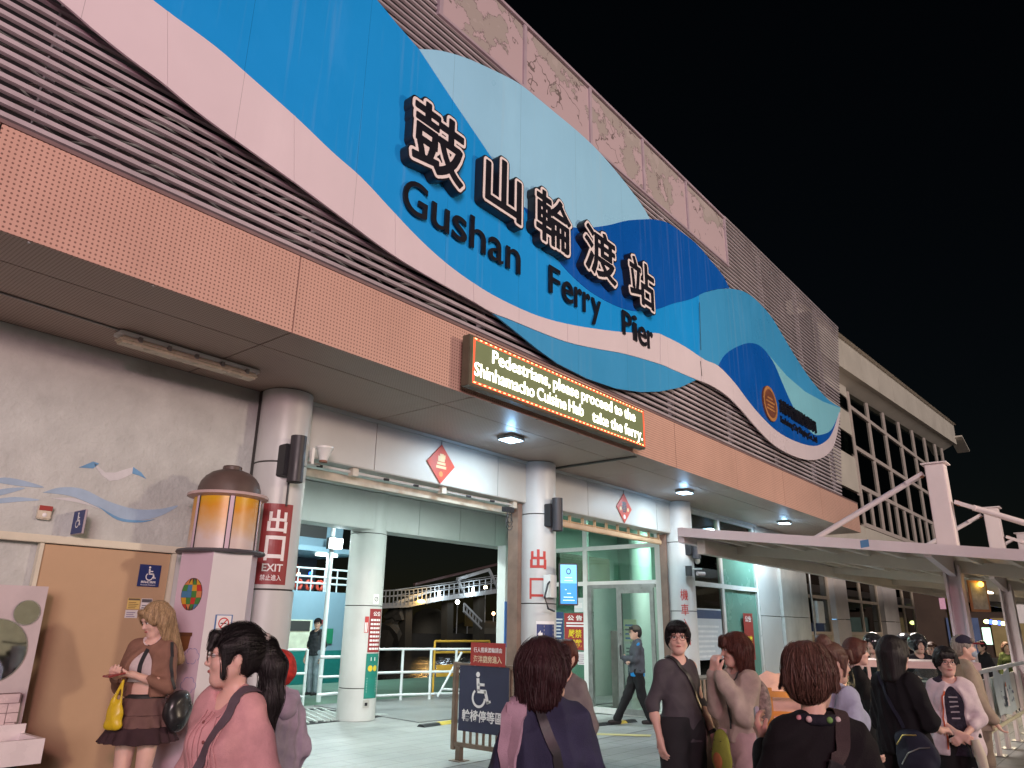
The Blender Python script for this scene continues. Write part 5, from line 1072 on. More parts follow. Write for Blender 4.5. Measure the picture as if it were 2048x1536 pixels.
# ================================================================ waiting shelter
SH = thing('queue_shelter', 'pinkish white steel queue shelter hung by tie rods from masts', 'shelter', (14, 1.9, 0)); M_sh = mat('shelter_paint', (.76, .66, .68), .45, var=.06, scale=1.2, stain=.12, stain_c=(.42, .36, .33), stain_s=1.2); M_shu = mat('shelter_underside', (.66, .60, .53), .6, var=.12, scale=1)
rz_ = lambda y: 2.99 - (5.13 - y) * .1255
X0, X1, YA, YZ = 10.09, 40.0, 5.13, -1.2
MB().add([(X0 + .08, YA, rz_(YA) - .03), (X1, YA, rz_(YA) - .03), (X1, YZ, rz_(YZ) - .03), (X0 + .08, YZ, rz_(YZ) - .03)], [(0, 1, 2, 3)]).build('roof_sheet', M_shu, SH)
MB().beam((X0 + .04, YA, rz_(YA) - .06), (X0 + .04, YZ, rz_(YZ) - .06), .08, .125).build('edge_beam', M_sh, SH)
MB().beam((X0 + .08, YA, rz_(YA) - .10), (X1, YA, rz_(YA) - .10), .10, .22).build('edge_beam', M_sh, SH)
for i in range(12):
    y = YA - .42 - i * .45; MB().box((X0 + .09, y - .03, rz_(y) - .12), (X1, y + .03, rz_(y) - .04)).build('purlin', M_shu, SH)
MB().box((X0 + .3, 4.86, rz_(4.86) - .33), (X1, 4.98, rz_(4.9) - .14)).build('gutter', M_shu, SH)
for i, x in enumerate((11.62, 16.5, 21.2, 26, 31)):
    z1 = rz_(1.9)
    p = MB(); p.box((x - .13, 1.80, 0), (x + .13, 1.83, z1 - .16)); p.box((x - .13, 1.97, 0), (x + .13, 2.0, z1 - .16)); p.box((x - .012, 1.83, 0), (x + .012, 1.97, z1 - .16)); p.build('post', M_sh, SH)
    m = MB(); m.box((x - .12, 1.78, z1 + .01), (x + .12, 2.02, 3.80)); m.build('mast', M_sh, SH, bevel=.01)
    MB().box((x - .15, 1.74, 3.801), (x + .15, 2.06, 3.82)).build('mast_cap', M_sh, SH)
    MB().add([(x - 1.5, 1.86, z1 - .03), (x, 1.86, z1 - .03), (x, 1.86, z1 - .30), (x - 1.45, 1.86, z1 - .15), (x - 1.5, 1.94, z1 - .03), (x, 1.94, z1 - .03), (x, 1.94, z1 - .30), (x - 1.45, 1.94, z1 - .15)], [(0, 3, 2, 1), (4, 5, 6, 7), (3, 7, 6, 2), (0, 4, 7, 3)]).build('bracket_beam', M_sh, SH)
    MB().beam((x, 5.0, rz_(5.0) - .17), (x, -1.1, rz_(-1.1) - .17), .10, .16).build('rafter', M_shu, SH)
    for yy, zt in ((3.75, 3.68), (-.35, 3.25)):
        s = 1 if yy > 1.9 else -1; a = Vector((x, 1.9 + s * .2, zt)); b = Vector((x, yy, rz_(yy) + .02)); d = (b - a).normalized()
        r = MB(); r.cyl(a + d * .18, b, .04, n=10); rod = r.build('tie_rod', M_sh, SH, smooth=True)
        MB().beam(a - d * .04, a + d * .22, .05, .13, (1, 0, 0)).build('clevis', M_sh, rod); MB().cyl((x - .06, a.y, a.z), (x + .06, a.y, a.z), .035, n=10).build('pin', mat('rusty_pin', (.32, .12, .06), .6), rod)
sheet('sticker', rect(0, 0, .10, .09), plane_fn((X0 - .002, 2.62, rz_(2.6) - .105), (0, -1, .12), (0, 0, 1)), .002, mat('sticker_blue', (.10, .24, .45), .5), SH)
# rail fence under the shelter
FN = thing('queue_fence', 'white queue fence with sloping rails and flat posts under the shelter', 'fence', (13, 1.88, 0)); M_fn = mat('fence_white', (.62, .55, .54), .5, var=.08)
for x in (11.6, 12.69, 13.55, 14.58, 15.7, 16.9, 18.1, 19.4): MB().box((x - .09, 1.86, .006), (x + .09, 1.90, 1.06)).build('post', M_fn, FN); MB().box((x - .12, 1.80, .003), (x + .12, 1.96, .014)).build('base_plate', M_steel, FN)
MB().cyl((11.5, 1.84, 1.085), (19.5, 1.84, 1.085), .03, n=10).build('top_rail', M_rail, FN, smooth=True); MB().cyl((11.5, 1.84, .36), (19.5, 1.84, .36), .025, n=10).build('rail', mat('rail_cream', (.6, .58, .42), .5), FN, smooth=True)
for i in range(5): MB().box((11.72 + i * 1.6, 1.91, .40), (13.28 + i * 1.6, 1.93, .96)).build('panel', mat('fence_panel', (.50, .50, .46), .6, var=.1), FN)
BN = thing('hanging_banner', 'pale blue printed cloth hung over the white queue fence', 'banner', (13.4, 1.8, .45)); M_bn = mat('banner_cloth', (.46, .54, .56), .8, var=.08, scale=4)
nb = 14; mb = MB(); vv = [(12.75 + 1.6 * i / nb, 1.80 + .015 * math.sin(i * 1.3 + j * .5), .47 + .60 * j / 6 + (.03 * math.sin(i * .5) if j == 0 else 0) - (.10 * math.exp(-((i - 7) / 2.5) ** 2) if j == 6 else 0)) for j in range(7) for i in range(nb + 1)]
mb.add(vv, [(j * (nb + 1) + i, j * (nb + 1) + i + 1, (j + 1) * (nb + 1) + i + 1, (j + 1) * (nb + 1) + i) for j in range(6) for i in range(nb)]).build('cloth', M_bn, BN, smooth=True)
fbn = front_fn(1.776); mk = [mat('banner_ink', (.05, .06, .13), .7), mat('banner_orange', (.5, .17, .08), .7)]
for i in range(26): x = random.uniform(12.95, 14.15); z = random.uniform(.60, .82); a = random.uniform(0, 3.1); l = random.uniform(.02, .05); u = (math.cos(a) * l, math.sin(a) * l); v = (-u[1] * .3, u[0] * .3); MB().prism([(x - u[0], z - u[1]), (x + v[0], z + v[1]), (x + u[0], z + u[1]), (x - v[0], z - v[1])], fbn, .001 + i * .0002).build('printed_mark', mk[0], BN)
sheet('printed_tower', [(13.4, .58), (13.56, .58), (13.50, .84), (13.45, .84)], fbn, .007, M_wp, BN); sheet('printed_roof', [(13.43, .84), (13.52, .84), (13.475, .90)], fbn, .007, mk[1], BN)
# lit notice on the first shelter post
LN = thing('lantern_notice', 'framed notice with glowing orange bulb on the shelter post', 'notice', (11.9, 1.75, 1.85)); fln = plane_fn((11.72, 1.78, 0), (.86, -.5, 0), (0, 0, 1)); sheet('frame', rect(.0, 1.84, .34, .40), fln, .02, mat('notice_wood', (.50, .27, .14), .6), LN); fl2 = lambda a, b, c: fln(a, b, c + .021)
sheet('sheet', rect(.03, 1.87, .28, .34), fl2, .002, mat('notice_grey', (.42, .45, .42), .6, var=.3, scale=14), LN); c = fln(.17, 2.19, .07); MB().ell(c, (.035, .035, .035), 12, 8).build('bulb', mat('bulb_orange', (1, .6, .1), .5, var=0, emit=(1, .5, .06), estr=7), LN)
lamp('POINT', 'notice_bulb_beam', fln(.17, 2.1, .2), .25, (1, .6, .25), .05)
# warm strip under the shelter further away
ST = box('shelter_strip_light', (19.4, 2.6, 2.42), (20.4, 2.72, 2.45), mat('warm_strip', (1, .85, .6), .5, var=0, emit=(1, .82, .55), estr=7)); tag(ST, 'small warm strip light under the far shelter roof', 'strip light'); lamp('AREA', 'shelter_strip_beam', (19.9, 2.66, 2.40), 90, (1, .8, .55), .8)

for x, lab in ((13.2, 'added strip light under the near end of the shelter roof'), (26.5, 'added strip light under the distant end of the shelter roof')):
    o = box('shelter_strip_light', (x, 3.35, 2.585), (x + 1.0, 3.43, 2.61), MATS['warm_strip'] if x > 20 else M_whitel); tag(o, lab, 'strip light'); lamp('AREA', 'shelter_strip_beam', (x + .5, 3.39, 2.56), 85, (1, .9, .82), .8)  # both strips are additions that brighten the shelter underside and the wall
# ================================================================ street beyond, far right
SB = thing('far_street_building', 'dark street building with shop lights beyond the shelter', 'building', (62, 4, 0)); M_far = mat('far_wall', (.10, .065, .05), .9, var=.35, scale=.3)
MB().box((60, -14, 0), (70, 13, 6.2)).build('wall', M_far, SB)
for i in range(9):
    y = -12 + i * 2.6; MB().box((59.9, y, 2.9), (59.98, y + 1.7, 4.6)).build('window', M_glassd, SB); MB().box((59.92, y, .1), (59.985, y + 1.9, 2.5)).build('shopfront', mat('shopfront_%d' % (i % 3), ((.07, .09, .08), (.14, .1, .06), (.05, .06, .09))[i % 3], .6, var=.5, scale=1.3, emit=((.10, .14, .12), (.22, .15, .06), (.06, .08, .16))[i % 3], estr=.5), SB)
LS = thing('light_string', 'string of blue and yellow lights across the far street', 'light string', (40, 3.2, 2.6))
for i, c in enumerate(((.9, 1, .3), (.05, .1, 1), (.9, 1, .3), (.05, .1, 1), (.9, 1, .3))): q = at(1973 + i * 8.5, 1243 + i * 1, x=40); MB().ell(q, (.1, .12, .09), 8, 6).build('bulb', mat('string_%d' % (i % 2), c, .5, var=0, emit=c, estr=5), LS)
q0, q1 = at(1968, 1241, x=40), at(2012, 1245, x=40); MB().cyl(q0, q1, .015, n=6).build('wire', M_black, LS)
for px, py, w_, h_, cc, e, lab in ((1974, 1272, .35, .8, (.6, .9, .7), 1.6, 'small bright shop sign beyond the shelter'), (1892, 1207, .6, .55, (.55, .28, .36), .5, 'pinkish shop sign in the dark beyond the windows'), (2043, 1225, .5, 1.0, (.5, .42, .4), .5, 'pale poster at the right edge beyond the shelter')):
    q = at(px, py, x=45); t = MB().box((45, q[1] - w_ / 2, q[2] - h_ / 2), (45.1, q[1] + w_ / 2, q[2] + h_ / 2)).build('shop_sign', mat('shop_sign_%d' % px, cc, .5, var=.2, emit=cc, estr=e)); tag(t, lab, 'sign')
YP = cyl('yellow_pole', (36, 6.25, 0), (36, 6.25, 3.4), .10, mat('pole_yellow', (.35, .24, .06), .6)); tag(YP, 'dull yellow pole in the dark beyond the windows', 'pole')

# ================================================================ stall and cart
KC = thing('food_cart', 'pinkish white food cart with glazed counter behind the queue', 'cart', (8.9, 2.3, 0)); M_kc = mat('cart_white', (.66, .50, .51), .4, var=.06)
def rb(c, rz): 
    ca, sa = math.cos(rz), math.sin(rz); return lambda p: (c[0] + ca * p[0] - sa * p[1], c[1] + sa * p[0] + ca * p[1], p[2])
kt = rb((8.75, 2.25), R(-74))
def kbox(nm, lo, hi, m, par=KC): b = MB().box(lo, hi); b.v = [kt(p) for p in b.v]; return b.build(nm, m, par)
kbox('body', (-.85, -.30, .38), (.85, .30, .98), M_kc); kbox('counter', (-.88, -.33, .982), (.88, .33, 1.01), M_kc); kbox('canopy', (-.88, -.32, 1.235), (.88, .33, 1.30), M_kc)
for x in (-.84, -.1, .84): 
    for y in (-.30, .30): kbox('upright', (x - .015, y - .015, 1.01), (x + .015, y + .015, 1.235), M_kc)
kbox('glass_front', (-.82, -.305, 1.012), (.82, -.30, 1.233), M_glassc); kbox('blue_tray', (-.75, -.15, 1.02), (-.35, .1, 1.12), mat('tray_blue', (.05, .18, .36), .5)); kbox('dark_tray', (0, -.15, 1.02), (.6, .2, 1.1), M_black); kbox('axle', (-.9, -.04, .25), (.9, .04, .30), M_black)
for x in (-.55, .5):
    for y in (-.26, .26):
        c = kt((x, y, .27)); e = kt((x, y + .05, .27)); d = np.array(e) - np.array(c); wv = MB(); wv.cyl(c, e, .26, n=24); wo = wv.build('wheel', M_black, KC, smooth=True); MB().cyl(np.array(c) - d * .1, np.array(e) + d * .1, .15, n=16).build('rim', M_steel, wo)
STL = thing('snack_stall', 'small orange framed stall with pink sheet and warm bulb', 'stall', (7.2, 3.0, 0)); M_orf = mat('orange_frame', (.55, .25, .07), .55, var=.1)
s0 = at_depth(1536, 1400, 7.0); sx_, sy_ = s0[0], s0[1]; stt = rb((sx_, sy_), R(-65))
def sbox(nm, lo, hi, m): b = MB().box(lo, hi); b.v = [stt(p) for p in b.v]; return b.build(nm, m, STL)
sbox('post', (-.03, -.03, 0), (.04, .04, 1.05), M_orf); sbox('post', (.62, -.03, 0), (.69, .04, 1.05), M_orf); sbox('rail', (-.03, -.04, .97), (.75, .03, 1.02), M_orf); sbox('table', (-.1, .05, .80), (.8, .6, .84), M_orf)
nn = 10; mb = MB(); mb.add([(*stt((-.05 + .8 * i / nn, .02 + .05 * j, 0))[:2], .70 + .46 * (j / 6) ** .7 + .025 * math.sin(i * 2.1 + j) + .02 * math.sin(j * 3 + i)) for j in range(7) for i in range(nn + 1)], [(j * (nn + 1) + i, j * (nn + 1) + i + 1, (j + 1) * (nn + 1) + i + 1, (j + 1) * (nn + 1) + i) for j in range(6) for i in range(nn)]).build('sheet_cover', mat('pink_sheet', (.66, .42, .38), .5, var=.12), STL, smooth=True)
CR = thing('plastic_crate', 'orange perforated plastic crate hung on the snack stall', 'crate', (*stt((.15, -.1, 0))[:2], .5)); 
b = MB().box((.02, -.16, .45), (.30, -.06, .78)); b.v = [stt(p) for p in b.v]; b.build('shell', mat('crate_orange', (.60, .27, .08), .5), CR)
for i in range(3):
    for j in range(4): MB().prism(ring((.07 + i * .09, .50 + j * .075), .016, 0, 8), lambda a, b, c: stt((a, -.161 - c, b)), .002).build('hole', mat('crate_hole', (.09, .03, .015), .8), CR)
q = stt((.5, -.05, 1.08)); BL = thing('bare_bulb', 'bare glowing bulb above the snack stall', 'bulb', q); MB().ell((q[0], q[1], 1.10), (.035, .035, .055), 12, 10).build('glass', mat('bulb_warm', (1, .85, .5), .5, var=0, emit=(1, .78, .38), estr=14), BL); cyl('holder', (q[0], q[1], 1.15), (q[0], q[1], 1.20), .015, M_black, BL, 8); cyl('stem', (q[0], q[1], 1.02), (q[0], q[1], 1.05), .012, M_black, BL, 8); lamp('POINT', 'bare_bulb_beam', (q[0] - .12, q[1] - .05, 1.12), 7, (1, .72, .36), .04)
# stainless crowd barrier behind the man
SBR = thing('crowd_barrier', 'stainless crowd barrier standing behind the couple', 'barrier', (7.0, 3.9, 0)); b0, b1 = at_depth(1385, 1400, 7.6), at_depth(1450, 1400, 8.2)
for z in (1.08, .2): MB().cyl((b0[0], b0[1], z), (b1[0], b1[1], z), .025, n=8).build('rail', M_steel, SBR)
for i in range(9): t = i / 8; MB().cyl((b0[0] + (b1[0] - b0[0]) * t, b0[1] + (b1[1] - b0[1]) * t, .2 if 0 < i < 8 else 0), (b0[0] + (b1[0] - b0[0]) * t, b0[1] + (b1[1] - b0[1]) * t, 1.08), .014, n=8).build('bar', mat('barrier_warm', (.42, .36, .28), .4, metal=.4), SBR)

# ================================================================ across the plaza (seen in the mirrors)
OS = thing('opposite_shop_row', 'low shop row with lit windows across the plaza behind the photographer', 'building', (6, -18, 0)); MB().box((-14, -20, 0), (30, -17, 5)).build('wall', mat('shop_wall', (.3, .28, .25), .8, var=.2), OS)
for i in range(12): MB().box((-13 + i * 3.5, -16.99, .4), (-10.6 + i * 3.5, -16.94, 2.6)).build('lit_window', mat('lit_shop_%d' % (i % 3), (.5, .5, .4), .5, var=.5, scale=2, emit=((1, .8, .5), (.8, .9, .7), (1, .6, .45))[i % 3], estr=.16), OS)
for i in range(7): MB().lathe((-8 + i * 4.1, -13.2 + .5 * (i % 2), 0), [(.16, 0), (.12, 2.2)], 10).build('tree_guard', M_steel, OS) if False else None
for i, (px2, lab) in enumerate(((5.2, 'white scooter parked across the plaza'), (6.9, 'second white scooter parked across the plaza'))):
    t = thing('parked_scooter', lab, 'scooter', (px2, -8, 0), R(170 + 20 * i), local=True); b = MB(); b.tube([(0, -.5, .3), (0, -.42, .95)], [.12, .16], 12); b.tube([(0, -.45, .28), (0, .1, .3), (0, .6, .55)], [.10, .14, .15], 12); b.build('body', mat('scooter_white', (.7, .7, .7), .25), t, smooth=True); MB().ell((0, .3, .78), (.14, .36, .07), 14, 8).build('saddle', M_black, t)
    for y in (-.6, .6): MB().tube([(0, y + .2 * math.cos(k), .25 + .2 * math.sin(k)) for k in np.linspace(0, 6.283, 18)], .05, 8, False).build('wheel', M_black, t, smooth=True)
    MB().tube([(-.34, -.3, 1.05), (0, -.42, 1.0), (.34, -.3, 1.05)], .02, 8).build('handlebar', M_black, t, smooth=True); MB().ell((0, -.58, .85), (.1, .06, .07), 12, 8).build('headlight', M_whitel, t)
# ================================================================ people: smooth distance-field bodies, clothes and hair
class SD:
    """a list of rounded shapes blended into one continuous surface"""
    def __init__(s): s.p = []; s.sub = []; s.clip = []; s.noise = None
    def cone(s, a, b, ra, rb=None, k=.03, sub=False):
        rb = ra if rb is None else rb; a, b = np.array(a, float), np.array(b, float); r = max(ra, rb)
        (s.sub if sub else s.p).append(('c', (a, b, ra, rb), k, np.minimum(a, b) - r, np.maximum(a, b) + r)); return s
    def ell(s, c, r, k=.02, M=None, sub=False):
        c, r = np.array(c, float), np.array(r, float); R_ = max(r)
        (s.sub if sub else s.p).append(('e', (c, r, M), k, c - R_, c + R_)); return s
    def frus(s, c, z0, z1, r0, r1, sq=1.15, k=.02, ruff=0, nr=14, ph=0.0):
        R_ = max(r0, r1) + ruff; c = np.array(c, float)
        s.p.append(('f', (c, z0, z1, r0, r1, sq, ruff, nr, ph), k, np.array([c[0] - R_, c[1] - R_, z0]), np.array([c[0] + R_, c[1] + R_, z1]))); return s
    def chain(s, pts, rad, k=.03):
        for i in range(len(pts) - 1): s.cone(pts[i], pts[i + 1], rad[i], rad[i + 1], k)
        return s
    @staticmethod
    def d(kind, g, X, Y, Z):
        if kind == 'c':
            a, b, ra, rb = g; ab = b - a; L = max(1e-9, ab @ ab)
            t = np.clip(((X - a[0]) * ab[0] + (Y - a[1]) * ab[1] + (Z - a[2]) * ab[2]) / L, 0, 1)
            return np.sqrt((X - a[0] - t * ab[0]) ** 2 + (Y - a[1] - t * ab[1]) ** 2 + (Z - a[2] - t * ab[2]) ** 2) - (ra + (rb - ra) * t)
        if kind == 'e':
            c, r, M = g; x, y, z = X - c[0], Y - c[1], Z - c[2]
            if M is not None: x, y, z = (M[0][0] * x + M[1][0] * y + M[2][0] * z, M[0][1] * x + M[1][1] * y + M[2][1] * z, M[0][2] * x + M[1][2] * y + M[2][2] * z)
            q = np.sqrt((x / r[0]) ** 2 + (y / r[1]) ** 2 + (z / r[2]) ** 2); q2 = np.sqrt((x / r[0] ** 2) ** 2 + (y / r[1] ** 2) ** 2 + (z / r[2] ** 2) ** 2)
            return q * (q - 1) / np.maximum(q2, 1e-6)
        c, z0, z1, r0, r1, sq, ruff, nr, ph = g; t = np.clip((Z - z0) / (z1 - z0), 0, 1); x, y = X - c[0], (Y - c[1]) * sq
        rr = np.sqrt(x * x + y * y) + 0 * Z; a = np.arctan2(y, x)
        rad = r0 + (r1 - r0) * t + ruff * (1 - t) * np.sin(a * nr + ph + 2 * np.sin(a * 3))
        return np.maximum(rr - rad, np.maximum(z0 - Z, Z - z1))
    def field(s, X, Y, Z, grid=None):
        F = np.full(np.broadcast(X, Y, Z).shape, .3, np.float32)
        for lst, sg in ((s.p, 1), (None, 0), (s.sub, -1)):
            if lst is None:
                if s.noise: F = F + s.noise(X, Y, Z)
                continue
            for kind, g, k, lo, hi in lst:
                sl_ = (slice(None),) * 3; x, y, z = X, Y, Z
                if grid is not None:
                    o, res, n = grid; m = k + 3 * res
                    i0 = np.clip(np.floor((lo - m - o) / res).astype(int), 0, n); i1 = np.clip(np.ceil((hi + m - o) / res).astype(int) + 1, 0, n)
                    if (i1 <= i0).any(): continue
                    sl_ = tuple(slice(a, b) for a, b in zip(i0, i1)); x, y, z = X[sl_[0], :, :], Y[:, sl_[1], :], Z[:, :, sl_[2]]
                v = s.d(kind, g, x, y, z); f = F[sl_] if grid is not None else F
                if sg > 0: h = np.maximum(k - np.abs(f - v), 0) / k; f = np.minimum(f, v) - h * h * k * .25
                else: v = -v; h = np.maximum(k - np.abs(f - v), 0) / k; f = np.maximum(f, v) + h * h * k * .25
                if grid is not None: F[sl_] = f
                else: F = f
        for nrm, off in s.clip: F = np.maximum(F, nrm[0] * X + nrm[1] * Y + nrm[2] * Z - off)
        return F
    def at(s, p): p = np.asarray(p, float); return float(s.field(np.array([p[0]]), np.array([p[1]]), np.array([p[2]]))[0])
    def grad(s, p):
        e = .004; p = np.asarray(p, float); g = np.array([s.at(p + e * v) - s.at(p - e * v) for v in np.eye(3)]); n = np.linalg.norm(g); return g / n if n > 1e-9 else np.array([0, -1., 0])
    def mesh(s, name, m, res):
        lo = np.min([q[3] for q in s.p], 0) - 4 * res - .02; hi = np.max([q[4] for q in s.p], 0) + 4 * res + .02
        for nrm, off in s.clip:
            for ax in range(3):
                if abs(nrm[ax]) == 1 and nrm[(ax + 1) % 3] == 0 and nrm[(ax + 2) % 3] == 0:
                    if nrm[ax] > 0: hi[ax] = min(hi[ax], off + 3 * res)
                    else: lo[ax] = max(lo[ax], -off - 3 * res)
        n = np.ceil((hi - lo) / res).astype(int) + 1
        X = (lo[0] + res * np.arange(n[0], dtype=np.float32))[:, None, None]; Y = (lo[1] + res * np.arange(n[1], dtype=np.float32))[None, :, None]; Z = (lo[2] + res * np.arange(n[2], dtype=np.float32))[None, None, :]
        F = s.field(X, Y, Z, (lo, res, n)); ins = F < 0
        c = [ins[a:n[0] - 1 + a, b:n[1] - 1 + b, d:n[2] - 1 + d] for a in (0, 1) for b in (0, 1) for d in (0, 1)]
        cnt = sum(q.astype(np.int8) for q in c); act = (cnt > 0) & (cnt < 8); idx = -np.ones(act.shape, np.int32); I = np.argwhere(act); idx[act] = np.arange(len(I))
        acc = np.zeros((len(I), 3)); num = np.zeros(len(I))
        cor = [(a, b, d) for a in (0, 1) for b in (0, 1) for d in (0, 1)]
        for i in range(8):
            for j in range(i + 1, 8):
                if sum(abs(cor[i][t] - cor[j][t]) for t in range(3)) != 1: continue
                fa = F[I[:, 0] + cor[i][0], I[:, 1] + cor[i][1], I[:, 2] + cor[i][2]]; fb = F[I[:, 0] + cor[j][0], I[:, 1] + cor[j][1], I[:, 2] + cor[j][2]]
                cr = (fa < 0) != (fb < 0); t = np.where(cr, fa / np.where(cr, fa - fb, 1), 0)
                acc += np.where(cr[:, None], np.array(cor[i]) + t[:, None] * (np.array(cor[j]) - np.array(cor[i])), 0); num += cr
        V = lo + res * (I + acc / num[:, None]); quads = []
        for ax in range(3):
            s0 = [slice(0, -1)] * 3; s1 = [slice(0, -1)] * 3; s1[ax] = slice(1, None)
            u, v = [(1, 2), (2, 0), (0, 1)][ax]
            a = ins[tuple(slice(0, n[t] - (1 if t == ax else 0)) for t in range(3))]; b = ins[tuple(slice(1 if t == ax else 0, n[t]) for t in range(3))]
            for flip, ch in ((0, a & ~b), (1, ~a & b)):
                E = np.argwhere(ch); E = E[(E[:, u] > 0) & (E[:, v] > 0) & (E[:, u] < n[u] - 1) & (E[:, v] < n[v] - 1)]
                if not len(E): continue
                eu, ev = np.eye(3, dtype=int)[u], np.eye(3, dtype=int)[v]
                q = [idx[tuple((E - du * eu - dv * ev).T)] for du, dv in ((1, 1), (0, 1), (0, 0), (1, 0))]
                q = np.stack(q if not flip else q[::-1], 1); quads.append(q)
        Q = np.concatenate(quads); Q = Q[(Q >= 0).all(1)]
        me = bpy.data.meshes.new(name); me.from_pydata(V.tolist(), [], Q.tolist()); me.materials.append(m)
        me.polygons.foreach_set('use_smooth', [True] * len(me.polygons)); me.update(); return me

def wrinkle(seed, amp, f=9.0, vert=.35):
    r = np.random.RandomState(seed); W = [(r.normal(size=3) * f * (.6 + r.rand()), r.rand() * 6.28) for _ in range(4)]; U = [(r.normal(size=3) * f * 1.7, r.rand() * 6.28) for _ in range(3)]
    def fn(X, Y, Z):
        v = 0
        for w_, p in W: v = v + np.sin(w_[0] * X + w_[1] * Y + w_[2] * vert * Z + p + .8 * np.sin(7 * X + 5 * Z + p))
        for w_, p in U: v = v + 2.2 * (np.abs(np.sin(w_[0] * X + w_[1] * Y + w_[2] * .8 * Z + p + 1.1 * np.sin(9 * X - 6 * Z + p))) - .64)
        return (v * amp / 2.7).astype(np.float32)
    return fn
SKIN = mat('skin', (.70, .46, .36), .5, var=.06, scale=9, sub=.12, spec=.35); SKINP = mat('skin_pink', (.74, .47, .39), .48, var=.06, scale=9, sub=.12, spec=.35)
def hair_mat(name, c): return mat(name, c, .5, var=.6, scale=1.0, stretch=(170, 170, 5), bump=.35, bscale=1.0, spec=.35)
H_black = hair_mat('hair_black', (.012, .010, .011)); H_brown = hair_mat('hair_brown', (.11, .058, .042)); H_red = hair_mat('hair_dark_red', (.034, .012, .014)); H_blond = hair_mat('hair_blond', (.40, .27, .15)); H_auburn = hair_mat('hair_auburn', (.085, .026, .018))
def cloth(name, c, rough=.8, var=.12, scale=14): return mat(name, c, rough, var=var, scale=scale, bump=.3, bscale=220, spec=.2)
EYEW = mat('eye_white', (.7, .68, .66), .25, var=0); IRIS = mat('iris', (.015, .01, .008), .15, var=0); LIP = mat('lips', (.42, .13, .12), .4, var=.05); BROW = mat('eyebrow', (.03, .018, .015), .8, var=0)

def rotz(p, a, c=(0, 0)): x, y = p[0] - c[0], p[1] - c[1]; return np.array([c[0] + x * math.cos(a) - y * math.sin(a), c[1] + x * math.sin(a) + y * math.cos(a), p[2]])

